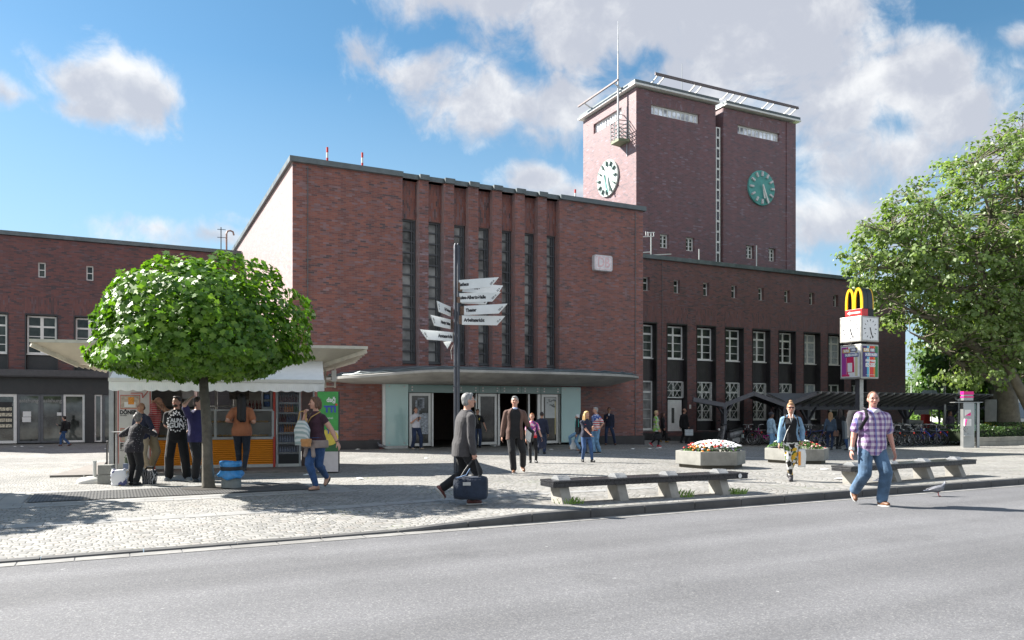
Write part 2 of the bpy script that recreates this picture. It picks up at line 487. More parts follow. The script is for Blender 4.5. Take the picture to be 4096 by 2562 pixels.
def strip(name, t0, t1, s0, s1, step=.42, dz=.004, across=False):
    mb = MB(); s = s0
    while s < s1 - .01:
        e = min(s + step, s1)
        vs = []
        for (a, b) in ((s + .006, t0), (e - .006, t0), (e - .006, t1), (s + .006, t1)):
            x, y, _ = k2w(a, b, 0); vs.append((x, y, ground(x, y) + dz))
        mb.add(vs, [(0, 1, 2, 3)]); s = e
    return tag(mb.obj(name, m_slab), kind='structure')
strip('paving_strip', 2.06, 2.34, -16, 2.2)
strip('paving_strip', 4.08, 4.40, -16, -2.9)
# slab border round the tree grate
strip('paving_strip', 4.42, 4.72, -9.15, -2.9, .5)
strip('paving_strip', 4.74, 6.3, -3.55, -2.9, .33)
strip('paving_strip', 4.74, 6.3, -9.15, -8.05, .37)
strip('paving_strip', 6.32, 6.62, -9.15, -2.9, .5)
# kiosk apron
ap = MB()
# ---------------------------------------------------------------- station: materials
HB = [(0, (0.056, 0.029, 0.033)), (0.1, (0.133, 0.04, 0.033)), (0.4, (0.203, 0.057, 0.039)), (0.72, (0.252, 0.079, 0.051)), (0.88, (0.175, 0.083, 0.088)), (1, (0.224, 0.131, 0.133))]
S_SILL, S_TOP = 0, 0
H_TOP = fz(1170, 627, 0)
LEFT = fs(1170, 0)
m_hall = brick_mat('hall brick', HB, field=[(LEFT + .9, LEFT + 6.3, 3.2, 9.5), (-3.6, -.7, 3.4, 8.6)])
m_hallv = brick_mat('hall soldier brick', HB, vertical=True)
WB = [(0, (0.037, 0.021, 0.028)), (0.15, (0.089, 0.031, 0.032)), (0.5, (0.139, 0.042, 0.038)), (0.8, (0.169, 0.054, 0.046)), (0.94, (0.112, 0.06, 0.069)), (1, (0.132, 0.077, 0.09))]
m_wing = brick_mat('wing brick', WB, mortar=(.085, .065, .06))
m_wingv = brick_mat('wing soldier brick', WB, mortar=(.085, .065, .06), vertical=True)
TB = [(0, (0.062, 0.027, 0.038)), (0.12, (0.104, 0.034, 0.041)), (0.5, (0.141, 0.046, 0.053)), (0.8, (0.166, 0.059, 0.063)), (0.93, (0.141, 0.08, 0.103)), (1, (0.208, 0.148, 0.185))]
m_tower = brick_mat('tower brick', TB, mortar=(.17, .12, .12), w=.27, h=.085)
m_towerv = brick_mat('tower soldier brick', TB, mortar=(.17, .12, .12), vertical=True, w=.27, h=.085)
m_cop = M('weathered zinc coping', (.125, .148, .155), .5, .35, var=.25, scale=2.5, grime=.4)
m_felt = M('roof felt', (.09, .09, .095), .9)
m_stone = M('dark clinker slab', (.030, .027, .029), .38, var=.35, scale=2.0, grime=.35)
m_dkframe = M('dark steel window bar', (.085, .09, .098), .5, var=.2)
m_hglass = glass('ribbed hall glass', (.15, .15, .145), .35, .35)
m_white = M('white window paint', (.78, .77, .74), .45, var=.08, grime=.18, scale=4)
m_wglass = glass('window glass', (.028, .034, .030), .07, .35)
m_curt = M('pale curtain', (.4, .43, .46), .9, var=.3, scale=9)
m_conc = M('aged concrete', (.36, .35, .325), .8, var=.22, scale=1.6, bump=.15, grime=.5)
m_green = M('pale green glass panel', (.46, .66, .64), .12, var=.06, scale=.8, spec=.6)
m_green2 = M('green glass transom', (.17, .29, .27), .15, var=.1, scale=.8, spec=.6)
m_alu = M('brushed aluminium', (.55, .55, .53), .38, .6, var=.12)
m_blk = M('black rubber', (.02, .02, .022), .6)
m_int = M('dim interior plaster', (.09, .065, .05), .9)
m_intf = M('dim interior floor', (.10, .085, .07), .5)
m_paper = M('paper notice', (.78, .78, .76), .8, var=.05)
m_letter = M('black lettering', (.02, .02, .025), .6, var=.02)
m_lwhite = M('white lettering', (.8, .8, .8), .6, var=.02)
m_orange = M('orange poster', (.85, .33, .02), .6, var=.05)
m_red = M('red paint', (.62, .045, .035), .45, var=.08)

def swall(mb, s0, s1, z0, z1, t, ops, depth, m=0, mrev=None):
    """front wall on plane t with openings (s0,s1,z0,z1[,depth]) that have real reveals"""
    mrev = m if mrev is None else mrev
    ss = sorted({s0, s1, *[v for o in ops for v in o[:2] if s0 < v < s1]})
    zs = sorted({z0, z1, *[v for o in ops for v in o[2:4] if z0 < v < z1]})
    for i in range(len(ss) - 1):
        j = 0
        while j < len(zs) - 1:
            def blocked(jj):
                a, b = (ss[i] + ss[i + 1]) / 2, (zs[jj] + zs[jj + 1]) / 2
                return any(o[0] < a < o[1] and o[2] < b < o[3] for o in ops)
            if blocked(j): j += 1; continue
            e = j
            while e + 1 < len(zs) - 1 and not blocked(e + 1): e += 1
            mb.quad((ss[i], t, zs[j]), (ss[i + 1], t, zs[j]), (ss[i + 1], t, zs[e + 1]), (ss[i], t, zs[e + 1]), m)
            j = e + 1
    for o in ops:
        a, b, c, d = max(o[0], s0), min(o[1], s1), max(o[2], z0), min(o[3], z1)
        q = t + (o[4] if len(o) > 4 else depth)
        mb.quad((a, t, c), (a, q, c), (a, q, d), (a, t, d), mrev)
        mb.quad((b, t, c), (b, q, c), (b, q, d), (b, t, d), mrev)
        mb.quad((a, t, d), (b, t, d), (b, q, d), (a, q, d), mrev)
        mb.quad((a, t, c), (b, t, c), (b, q, c), (a, q, c), mrev)
    return mb
def grid_window(root, name, off, s0, s1, z0, z1, t, vbars, hbars, fw, mf, mg, d=.07, bar=None, sill=None, gdt=.045):
    bar = bar or fw * .5
    f = MB(off)
    f.box(s0, s0 + fw, t, t + d, z0, z1).box(s1 - fw, s1, t, t + d, z0, z1)
    f.box(s0 + fw, s1 - fw, t, t + d, z0, z0 + fw).box(s0 + fw, s1 - fw, t, t + d, z1 - fw, z1)
    for v, wv in vbars: f.box(v - wv / 2, v + wv / 2, t + .004, t + d, z0 + fw, z1 - fw)
    for h, wh, in hbars: f.box(s0 + fw, s1 - fw, t + .008, t + d, h - wh / 2, h + wh / 2)
    fo = f.obj(name, mf, root)
    g = MB(off); g.box(s0 + fw * .5, s1 - fw * .5, t + gdt, t + gdt + .012, z0 + fw * .5, z1 - fw * .5)
    g.obj('pane', mg, fo)
    if sill:
        s_ = MB(off); s_.box(s0 - .03, s1 + .03, t - sill, t + .02, z0 - .05, z0 - .002)
        s_.obj('sill', mf, fo)
    return fo
def sthing(name, label, cat, s, t, z, group=None):
    p = sta(s, t, z)
    o = thing(name, label, cat, p, TH, group)
    return o, (s, t, z)

# ---------------------------------------------------------------- entrance hall
hall, off = sthing('station_hall', 'tall red brick station entrance hall with seven narrow windows and curved canopy', 'station hall', LEFT / 2, 0, 0)
bays = [(822, 930), (990, 1092), (1155, 1250), (1312, 1405), (1463, 1550), (1610, 1697), (1752, 1835)]
bays = [(fs(1100 + a / 1.612, 0), fs(1100 + b / 1.612, 0)) for a, b in bays]
zwt = fz(1100 + 865 / 1.612, 600 + 452 / 1.612, .45); zsl = fz(1100 + 865 / 1.612, 600 + 1368 / 1.612, .45)
eL, eR = fs(1537, 0), fs(2322, 0)
zE = fz(1640, 1538, 0)
BD = .45
wall = MB(off)
ops = [(a, b, zsl - .35, H_TOP - .20, BD) for a, b in bays] + [(eL, eR, -.6, zE, .3)]
swall(wall, LEFT, 0, -.6, H_TOP - .20, 0, ops, BD)
HD = 24
wall.quad((LEFT, 0, -.6), (LEFT, HD, -.6), (LEFT, HD, H_TOP - .20), (LEFT, 0, H_TOP - .20))
wall.quad((0, 0, -.6), (0, HD, -.6), (0, HD, H_TOP - .20), (0, 0, H_TOP - .20))
wall.quad((LEFT, HD, -.6), (0, HD, -.6), (0, HD, H_TOP - .20), (LEFT, HD, H_TOP - .20))
wall.obj('wall', m_hall, hall, fix=False)
pn = MB(off)
for a, b in bays: pn.box(a + .001, b - .001, BD - .12, BD + .1, zwt, H_TOP - .21)
each(pn, 'brick_panel', m_hallv, hall)
pn = MB(off)
for a, b in bays: pn.box(a + .001, b - .001, BD - .05, BD + .1, zsl - .34, zsl - .08)
each(pn, 'apron', m_hall, hall)
for a, b in bays:
    n = 13; zz = [(zsl + (zwt - zsl) * i / n, .06) for i in range(1, n)]
    grid_window(hall, 'window', off, a + .02, b - .02, zsl - .02, zwt, BD, [(b - .17, .05)], zz, .075, m_dkframe, m_hglass, d=.12, sill=.10, gdt=.08)
cp = MB(off)
zc = H_TOP - .20
cuts = [LEFT - .12] + [v for a, b in bays for v in (a, b)] + [.1]
for i in range(len(cuts) - 1):
    back = i % 2 == 1
    cp.box(cuts[i] + (0 if not back else .003), cuts[i + 1] - (0 if not back else .003), -.14 if not back else BD - .42, 1.0, zc, H_TOP)
cp.box(LEFT - .12, LEFT + .6, 1.003, HD, zc, H_TOP).box(-.6, .1, 1.003, HD, zc, H_TOP)
cp.obj('coping', m_cop, hall)
rf = MB(off); rf.box(LEFT + .05, -.05, .9, HD - .05, H_TOP - .5, H_TOP - .06); rf.obj('roof', m_felt, hall)
pl = MB(off)
for a, b in ((LEFT - .04, eL - .16), (eR + .05, .05)): pl.box(a, b, -.06, -.002, -.6, .30)
each(pl, 'plinth', m_stone, hall)
for sx in (LEFT + .55, -.45):
    lc = MB(off); lc.tube([(sx, -.03, .3), (sx, -.03, H_TOP - .3)], .013, 5)
    for i in range(12): lc.box(sx - .02, sx + .02, -.05, 0, .6 + i * .8, .64 + i * .8)
    lc.obj('lightning_conductor', m_cop, hall)
# canopy
def can_out(q, inset, n=40):
    s0, s1, pr = -14.75 + inset, -1.25 - inset, 4.0 - inset
    c, h = (s0 + s1) / 2, (s1 - s0) / 2; pts = []
    for i in range(n + 1):
        a = math.pi * i / n
        x, y = math.cos(a), math.sin(a)
        e = 2 / 2.7
        pts.append((c - h * math.copysign(abs(x) ** e, x), -pr * abs(y) ** e))
    return pts
def droop(s): return -.22 * sm(-11.2, -14.6, s)
ring = lambda ins, z, dd=1: [(s, t + .05, z + droop(s) * dd) for s, t in can_out(0, ins)]
cn = MB(off); cn.loft([ring(1.1, 2.53, .3), ring(.06, 2.80), ring(0, 2.82), ring(0, 2.90), ring(.08, 2.92), ring(1.4, 3.06, .6)])
can = cn.obj('canopy', m_conc, hall, auto=40)
fe = MB(off)
pts = [(s, t + .05, 2.955 + droop(s)) for s, t in can_out(0, .10)]
fe.tube(pts, .028, 6); fe.tube([(s + .02 * math.sin(i * 1.7), t + .2, z + .05 + .03 * math.sin(i * 2.3)) for i, (s, t, z) in enumerate(pts[1:-1])], .03, 6)
fe.obj('cable', m_cop, can)
fs_ = MB(off); fs_.loft([[(s, t + .05, 2.94 + droop(s)) for s, t in can_out(0, .22)], [(s, t + .05, 3.02 + droop(s) * .8) for s, t in can_out(0, .5)], [(s, t + .05, 3.13 + droop(s) * .6) for s, t in can_out(0, 1.6)]])
fs_.obj('roofing_felt', m_felt, can, auto=40)
# lobby
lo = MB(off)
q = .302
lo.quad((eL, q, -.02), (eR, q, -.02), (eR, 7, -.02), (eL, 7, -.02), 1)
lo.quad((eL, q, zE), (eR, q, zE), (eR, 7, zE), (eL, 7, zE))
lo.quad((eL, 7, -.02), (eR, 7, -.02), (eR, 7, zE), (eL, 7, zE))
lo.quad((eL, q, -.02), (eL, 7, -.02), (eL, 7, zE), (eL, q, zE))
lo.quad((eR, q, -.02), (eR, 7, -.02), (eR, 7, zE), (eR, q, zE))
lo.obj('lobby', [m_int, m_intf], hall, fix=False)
zd = fz(1680, 1573, 0)
fr = MB(off)
fr.box(eL - .1, eL + .02, -.10, .05, 0, zE + .01)
fr.obj('end_post', m_alu, hall)
gL1 = fs(1633, -.07); gR0 = fs(2243, 0)
def gpanel(s0, s1, z0, z1, t, m, name='glass_panel'):
    g = MB(off); g.box(s0, s1, t, t + .03, z0, z1); o = g.obj(name, m, hall, bevel=.004)
    r = MB(off)
    for s in ((s0 + .16, s1 - .16) if s1 - s0 < 1.6 else (s0 + .16, s1 - .16)):
        for z in (z0 + .1, z1 - .1): r.box(s - .03, s + .03, t - .018, t - .001, z - .03, z + .03)
    r.obj('fixing', m_alu, o)
gpanel(eL + .025, gL1, .06, zE, -.07, m_green)
bs = MB(off); bs.box(eL + .025, gL1, -.05, .2, -.1, .055); bs.obj('glass_base', m_alu, hall)
gpanel(gR0 + .01, eR - .02, .05, zE - .02, -.05, m_green)
seg = [gL1 + .01, fs(1828, 0), fs(1916, 0), fs(2002, 0), fs(2085, 0), fs(2162, 0), gR0]
for a, b in zip(seg, seg[1:]): gpanel(a + .006, b - .006, zd + .02, zE - .01, -.03, m_green2, 'glass_transom')
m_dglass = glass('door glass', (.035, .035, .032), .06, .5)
def door(a, b, name='door', glow=False):
    s0, s1 = fs(a, .12), fs(b, .12)
    d = grid_window(hall, name, off, s0, s1, .02, zd, .12, [], [], .11, m_alu, m_dglass, d=.08)
    return d, s0, s1
d1, s0, s1 = door(1637, 1724)
p = MB(off); r2 = random.Random(3)
for i in range(9):
    a = s0 + .14 + r2.random() * (s1 - s0 - .6); z = .5 + r2.random() * 1.2
    p.box(a, a + .15 + r2.random() * .18, .155, .159, z, z + .2 + r2.random() * .22)
p.box(s0 + .55, s0 + .95, .151, .154, .5, 1.35)
each(p, 'poster', M('faded poster print', (.42, .45, .5), .7, var=.6, scale=14), d1)
door(1912, 1988)
d3, s0, s1 = door(2166, 2234)
p = MB(off); p.box(s0 + .2, s0 + .2 + .62, .152, .157, 1.12, 2.02); p.obj('map_poster', m_paper, d3)
p = MB(off)
for i in range(14):
    x = s0 + .26 + r2.random() * .4; z = 1.55 + r2.random() * .35
    p.box(x, x + .06 + r2.random() * .1, .149, .151, z, z + .04)
p.obj('map_print', M('grey map ink', (.3, .31, .3), .8), d3)
p = MB(off); p.box(s1 - .17, s1 - .13, .150, .157, .4, 1.9); p.obj('light_strip', M('warm lit strip', (.9, .75, .35), .4), d3)
po = MB(off)
for a, b in ((1727, 1734), (1903, 1908), (1992, 1999), (2113, 2119), (2150, 2162), (2237, 2243)):
    po.box(fs(a, .06), fs(b, .06), .06, .2, 0, zd)
each(po, 'door_post', m_alu, hall)
# a few warm things deep in the lobby
lb = MB(off)
lb.box(-8.4, -8.25, .25, .28, 1.75, 2.05); lb.obj('notice', M('yellow notice', (.75, .45, .05), .6), hall)
# railway badge
lg, o2 = sthing('railway_badge', 'white rounded rectangular badge with faded pink letters on the brick hall', 'sign', fs(2414, -.2), -.2, fz(2414, 1053, -.2))
bw, bh = (fs(2451, -.2) - fs(2378, -.2)) / 2, 31 / FL * 34.6
def rrect(w_, h_, r, n=5):
    pts = []
    for cx_, cy_, a0 in ((w_ - r, h_ - r, 0), (-w_ + r, h_ - r, 90), (-w_ + r, -h_ + r, 180), (w_ - r, -h_ + r, 270)):
        for i in range(n + 1):
            a = R(a0 + 90 * i / n); pts.append((cx_ + r * math.cos(a), cy_ + r * math.sin(a)))
    return pts
b_ = MB(); b_.prism(rrect(bw, bh, .1), 0, .2, 'y'); b_.obj('case', M('badge case', (.5, .5, .52), .5), lg)
b_ = MB(); b_.prism(rrect(bw - .03, bh - .03, .09), -.012, -.001, 'y'); b_.obj('face', M('badge face', (.74, .70, .72), .35), lg)
m_pink = M('faded pink letter', (.72, .50, .52), .5)
text('DB', .62, m_pink, lg, face_m((0, -.016, 0)), .82, bold=.012)
fr_ = MB()
a, b = rrect(bw - .06, bh - .06, .07), rrect(bw - .085, bh - .085, .05)
for i in range(len(a)):
    j = (i + 1) % len(a)
    fr_.quad((a[i][0], -.014, a[i][1]), (a[j][0], -.014, a[j][1]), (b[j][0], -.014, b[j][1]), (b[i][0], -.014, b[i][1]))
fr_.obj('border', m_pink, lg)
# roof poles, red and white
def roof_pole(px, t, hgt, label):
    o, of = sthing('warning_pole', label, 'pole', fs(px, t), t, H_TOP - .1, 'red and white poles on the hall roof')
    for i in range(5):
        mb = MB(); mb.tube([(0, 0, hgt * i / 5), (0, 0, hgt * (i + 1) / 5 - .001)], .045, 8)
        mb.obj('band', m_red if i % 2 == 0 else m_white, o)
roof_pole(1309, 1.2, 1.05, 'red and white banded pole on the hall roof nearest the sunlit corner')
roof_pole(1449, 1.2, 1.05, 'red and white banded pole on the hall roof above the first tall window')
roof_pole(2301, 1.2, .85, 'red and white banded pole on the hall roof close to the clock tower')

# ---------------------------------------------------------------- clock tower
TD = 47.0
P1 = Vector(((2543 - CX) / FL * TD, TD, 0)); rel = P1 - Vector((AX, AY, 0))
ts0 = rel.x * CT + rel.y * ST; tt = -rel.x * ST + rel.y * CT
ts1 = fs(3181, tt); tb = ft(2333, ts0)
TZ = fz(2543, 329, tt)
tow, off = sthing('clock_tower', 'tall square brick clock tower in two blocks rising behind the station', 'tower', ts0, tt, 6)
def X4(x, y): return 2300 + x / 1.844, 280 + y / 1.844
g0, g1 = fs(X4(1037, 0)[0], tt), fs(X4(1095, 0)[0], tt)
GD = 1.0
def Z4(x, y, t=None): a, b = X4(x, y); return fz(a, b, tt if t is None else t)
sl = [(562, 918, 252, 325), (1200, 1508, 402, 470)]
slits = [(fs(X4(a, 0)[0], tt), fs(X4(b, 0)[0], tt), Z4(a, d), Z4(a, c)) for a, b, c, d in sl]
sw = [(628, 692, 1207, 1312), (820, 882, 1231, 1334), (1263, 1320, 1292, 1390), (1428, 1480, 1313, 1411)]
wins = [(fs(X4(a, 0)[0], tt), fs(X4(b, 0)[0], tt), Z4(a, d), Z4(a, c)) for a, b, c, d in sw]
wall = MB(off)
zb = 5.0
swall(wall, ts0, g0, zb, TZ - .35, tt, slits[:1] + wins[:2], .28)
swall(wall, g1, ts1, zb, TZ - .35, tt, slits[1:] + wins[2:], .28)
wall.quad((g0, tt, zb), (g0, tt + GD, zb), (g0, tt + GD, TZ - .35), (g0, tt, TZ - .35))
wall.quad((g1, tt, zb), (g1, tt + GD, zb), (g1, tt + GD, TZ - .35), (g1, tt, TZ - .35))
wall.quad((g0, tt + GD, zb), (g1, tt + GD, zb), (g1, tt + GD, TZ - .35), (g0, tt + GD, TZ - .35))
TBK = tb
# sunlit side wall with its slit
zs0, zs1 = fzs(X4(140, 0)[0], X4(0, 440)[1], ts0), fzs(X4(140, 0)[0], X4(0, 400)[1], ts0)
sa, sb = ft(X4(137, 0)[0], ts0), ft(X4(343, 0)[0], ts0)
zs1 = fzs(X4(137, 0)[0], X4(0, 403)[1], ts0); zs0 = fzs(X4(137, 0)[0], X4(0, 476)[1], ts0)
for (a, b, c, d) in ((tt, sb, zb, TZ - .35), (sa, TBK, zb, TZ - .35), (sb, sa, zb, zs0), (sb, sa, zs1, TZ - .35)):
    wall.quad((ts0, a, c), (ts0, b, c), (ts0, b, d), (ts0, a, d))
for (a, b) in ((sb, sb), (sa, sa)): wall.quad((ts0, a, zs0), (ts0 + .28, a, zs0), (ts0 + .28, a, zs1), (ts0, a, zs1))
for z in (zs0, zs1): wall.quad((ts0, sb, z), (ts0, sa, z), (ts0 + .28, sa, z), (ts0 + .28, sb, z))
wall.quad((ts1, tt, zb), (ts1, TBK, zb), (ts1, TBK, TZ - .35), (ts1, tt, TZ - .35))
wall.quad((ts0, TBK, zb), (ts1, TBK, zb), (ts1, TBK, TZ - .35), (ts0, TBK, TZ - .35))
wall.obj('wall', m_tower, tow, fix=False)
# corner lesenes and soldier courses over the slits
le = MB(off)
for a, b, z0, z1 in slits: le.box(a - .15, b + .15, tt - .012, tt + .1, z1 + .002, z1 + .42)
each(le, 'soldier_course', m_towerv, tow)
le = MB(off)
le.box(ts1 - .85, ts1 + .0, tt - .05, tt - .002, zb, TZ - .36)
le.box(ts0 - .001, ts0 + 1.0, tt - .05, tt - .002, zb, TZ - .36)
each(le, 'corner_strip', m_tower, tow)
co = MB(off)
co.box(ts0 - .28, g0 + .12, tt - .30, TBK + .25, TZ - .25, TZ - .14); co.box(g1 - .03, ts1 + .26, tt - .30, TBK + .25, TZ - .25, TZ - .14)
each(co, 'cornice', m_white, tow)
co = MB(off)
co.box(ts0 - .24, g0 + .08, tt - .26, TBK + .2, TZ - .138, TZ + .05); co.box(g1 + .01, ts1 + .22, tt - .26, TBK + .2, TZ - .138, TZ + .05)
each(co, 'roof', m_cop, tow)
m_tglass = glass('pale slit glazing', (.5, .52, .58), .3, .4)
for a, b, z0, z1 in slits:
    n = 11; grid_window(tow, 'slit_window', off, a + .01, b - .01, z0 + .01, z1 - .01, tt + .16, [(a + (b - a) * i / n, .09) for i in range(1, n)], [], .09, m_white, m_tglass)
# side slit (turned to the side face)
f = MB(off); n = 11
f.box(ts0 + .16, ts0 + .22, sb, sa, zs0, zs0 + .09).box(ts0 + .16, ts0 + .22, sb, sa, zs1 - .09, zs1)
for i in range(n + 1):
    y = sb + (sa - sb) * i / n; f.box(ts0 + .158, ts0 + .22, y - .05, y + .05, zs0 + .09, zs1 - .09)
fo = f.obj('slit_window', m_white, tow)
f = MB(off); f.box(ts0 + .2, ts0 + .21, sb, sa, zs0 + .05, zs1 - .05); f.obj('pane', m_tglass, fo)
for i, (a, b, z0, z1) in enumerate(wins):
    h = z1 - z0
    grid_window(tow, 'window', off, a + .01, b - .01, z0, z1 - .01, tt + .18, [((a + b) / 2, .10)], [(z0 + h * .36, .04), (z0 + h * .68, .04)], .085, m_white, m_wglass, sill=.1)
# stair strip in the groove
zt_, zl_ = Z4(1055, 424, tt + .12), Z4(1068, 1400, tt + .12) - 1.6
ga, gb = fs(X4(1040, 0)[0], tt + .12), fs(X4(1071, 0)[0], tt + .12)
nn = 15; hh = [(zl_ + (zt_ - zl_) * i / nn, .13) for i in range(1, nn)]
grid_window(tow, 'stair_window', off, ga, gb, zl_, zt_, tt + .12, [], hh, .07, m_white, glass('stair glass', (.03, .03, .04), .1, .3), d=.4, gdt=.06)
# clocks
m_dial = M('verdigris copper dial', (.10, .36, .33), .55, var=.16, scale=3)
m_dials = M('verdigris copper dial, pale', (.46, .58, .54), .5, var=.1, scale=3)
def clock(root, c, Rr, face, md, mmark, mhand, hm):
    """c centre, face: 'f' front (looking -t) or 's' side (looking -s)"""
    def P(x, y, z):
        return (c[0] + x, c[1] - y, c[2] + z) if face == 'f' else (c[0] - y, c[1] - x, c[2] + z)
    def pm(poly, y0, y1):
        mb = MB(off); n = len(poly)
        mb.add([P(a, y0, b) for a, b in poly] + [P(a, y1, b) for a, b in poly],
               [tuple(range(n)), tuple(range(n, 2 * n))] + [(i, (i + 1) % n, n + (i + 1) % n, n + i) for i in range(n)])
        return mb
    circ = [(Rr * math.cos(math.tau * i / 40), Rr * math.sin(math.tau * i / 40)) for i in range(40)]
    clk = pm(circ, 0, .12).obj('clock', md, root)
    def barp(ang, r0, r1, w_):
        d = (math.sin(ang), math.cos(ang)); q = (d[1], -d[0])
        return [(d[0] * r0 + q[0] * w_, d[1] * r0 + q[1] * w_), (d[0] * r1 + q[0] * w_, d[1] * r1 + q[1] * w_), (d[0] * r1 - q[0] * w_, d[1] * r1 - q[1] * w_), (d[0] * r0 - q[0] * w_, d[1] * r0 - q[1] * w_)]
    for i in range(12): pm(barp(R(30 * i), Rr * .66, Rr * .92, Rr * (.055 if face == 'f' else .036)), .121, .24).obj('hour_mark', mmark, clk)
    for ang, r1, w_, y in ((hm[0], Rr * .62, Rr * .055, .26), (hm[1], Rr * .95, Rr * .042, .31)):
        pm(barp(ang, -Rr * .16, r1, w_), y, y + .03).obj('hand', mhand, clk)
ccx, ccy = X4(1368, 875)
cs = fs(ccx, tt); cz = fz(ccx, ccy, tt); cr = 69.5 / FL * (AY + tt * CT + cs * ST)
HM = (R(163.5), R(162))
clock(tow, (cs, tt - .002, cz), cr, 'f', m_dial, M('pale clock mark', (.62, .60, .60), .5), m_white, (R(170), R(158)))
cx2 = X4(248, 0)[0]; ct2 = ft(cx2, ts0); cz2 = fzs(cx2, X4(0, 802)[1], ts0)
clock(tow, (ts0 - .002, ct2, cz2), cr, 's', M('side dial', (.55, .62, .58), .5), M('dark clock mark', (.10, .16, .15), .5), M('teal hand', (.05, .22, .20), .5), (R(170), R(158)))
# rooftop walkway rail: tube on raised brackets
rl = MB(off)
zr = TZ + .36
for a, b in ((ts0 + .9, g0 + 1.0), (g0 + 1.0, ts1 - .5)):
    rl.bar((a, tt - .75, zr), (b, tt - .75, zr), .10, .08); rl.bar((a, tt - .75, zr + .1), (b, tt - .75, zr + .1), .05)
rl.bar((ts0 - .7, tt + .9, zr), (ts0 - .7, TBK - .5, zr), .1)
ra = rl.obj('maintenance_rail', M('dark rail steel', (.16, .13, .13), .5, .3), tow)
rb = MB(off)
for f_ in (.10, .32, .52): 
    x = ts0 + f_ * (ts1 - ts0)
    for q in (-.25, .25):
        rb.bar((x + q, tt - .2, TZ + .1), (x + q, tt - .72, zr - .05), .06); rb.bar((x + q, tt - .3, TZ + .12), (x + q, tt + .3, zr - .2), .05)
for f_ in (.60, .78, .93):
    x = ts0 + f_ * (ts1 - ts0)
    for q in (-.25, .25):
        rb.bar((x + q, tt - .2, TZ + .1), (x + q, tt - .72, zr - .05), .06); rb.bar((x + q, tt - .3, TZ + .12), (x + q, tt + .3, zr - .2), .05)
for y in (tt + 1.4, TBK - 1.2): rb.bar((ts0 - .1, y, TZ + .1), (ts0 - .7, y, zr), .07)
each(rb, 'rail_bracket', m_white, ra)
# mast and its cage on the sunlit side
zcg = fzs(X4(370, 0)[0], X4(0, 535)[1], ts0); yc = ft(X4(366, 0)[0], ts0)
cg = MB(off)
pl_ = [(ts0 - .75, yc - .42), (ts0, yc - .55), (ts0, yc + .55), (ts0 - .75, yc + .42)]
cg.prism(pl_, zcg - .12, zcg + .06)
cage = cg.obj('mast_cage', M('mossy green steel', (.19, .22, .14), .6, .2, grime=.5), tow)
cr_ = MB(off)
for i in range(5):
    z = zcg + .2 + i * .24
    for a, b in zip(pl_, pl_[1:] + pl_[:1]): cr_.bar((*a, z), (*b, z), .035)
for a in pl_ + [(ts0 - .75, yc)]: cr_.bar((*a, zcg), (*a, zcg + 1.2), .04)
cr_.obj('railing', m_cop, cage)
zm = EYE + (HZ - 112) / FL * (P1.y + 1.8)
ms = MB(off); ms.tube([(ts0 - .42, yc + .1, zcg + .06), (ts0 - .42, yc + .1, TZ + 1), (ts0 - .42, yc + .1, zm)], [.08, .055, .02], 8)
ms.bar((ts0 - .42, yc + .1, TZ - 1.6), (ts0, yc + .1, TZ - 1.6), .05); ms.bar((ts0 - .03, yc - .3, TZ - 4.3), (ts0 - .03, yc - .3, TZ - 1.2), .04)
ms.obj('mast', M('galvanised steel', (.5, .51, .52), .45, .5), tow)
ae = MB(off); ae.tube([(fs(2728, tt + 2), tt + 2, TZ), (fs(2728, tt + 2), tt + 2, TZ + 3.0)], [.03, .012], 5); ae.obj('aerial', m_cop, tow)
# ---------------------------------------------------------------- east wing
WT_, WW = 5.0, 12.0                          # set-back of the east wing, depth of the building
def X6(x, y=0): return 2500 + x / 2.16, 1000 + y / 2.16
def S6(x, t=WT_): return fs(X6(x)[0], t)
def Z6(x, y, t=WT_): a, b = X6(x, y); return fz(a, b, t)
bl0 = S6(360); pitch = (S6(1543) - bl0) / 5; bwid = S6(537) - bl0
eEnd = fs(3622, WT_)
eTop = fz(2572, 1017, WT_)
zo = Z6(360, 632); zw1 = Z6(432, 665, WT_ + .4); zw0 = Z6(432, 945, WT_ + .4)
zg1 = Z6(435, 1137, WT_ + .4); zg0 = Z6(698, 1470, WT_ + .4)
zdoor = Z6(430, 1298, WT_ + .4)
RV = .50
ewing, off = sthing('station_wing', 'long dark brick office wing with deep tall window bays between hall and trees', 'building', 8, WT_, -.2)
ebays = [(bl0 + pitch * i, bl0 + pitch * i + bwid) for i in range(-1, 8)]
slz0, slz1 = Z6(444, 375), Z6(444, 258)
eslits = [((a + b) / 2 - .22, (a + b) / 2 + .22) for a, b in ebays]
BZ = .30                                     # top of the plinth inside the bays
def wing_walls(root, off, t, s0, s1, top, bays, z0b, z1b, slits, depth, WWd=WW):
    wl = MB(off)
    ops = [(a, b, z0b, z1b, RV) for a, b in bays] + [(a, b, slz0, slz1, .3) for a, b in slits]
    swall(wl, s0, s1, -.8, top - .22, t, ops, RV)
    wl.quad((s1, t, -.8), (s1, t + WWd, -.8), (s1, t + WWd, top - .22), (s1, t, top - .22))
    wl.quad((s0, t, -.8), (s0, t + WWd, -.8), (s0, t + WWd, top - .22), (s0, t, top - .22))
    wl.quad((s0, t + WWd, -.8), (s1, t + WWd, -.8), (s1, t + WWd, top - .22), (s0, t + WWd, top - .22))
    for a, b in slits: wl.quad((a, t + .3, slz0), (b, t + .3, slz0), (b, t + .3, slz1), (a, t + .3, slz1))
    wl.obj('wall', m_wing, root, fix=False)
    cp = MB(off); cp.box(s0 - .1, s1 + .1, t - .12, t + WWd + .1, top - .22, top); cp.obj('coping', m_cop, root)
wing_walls(ewing, off, WT_, -.0, eEnd, eTop, ebays, BZ, zo, eslits, RV)
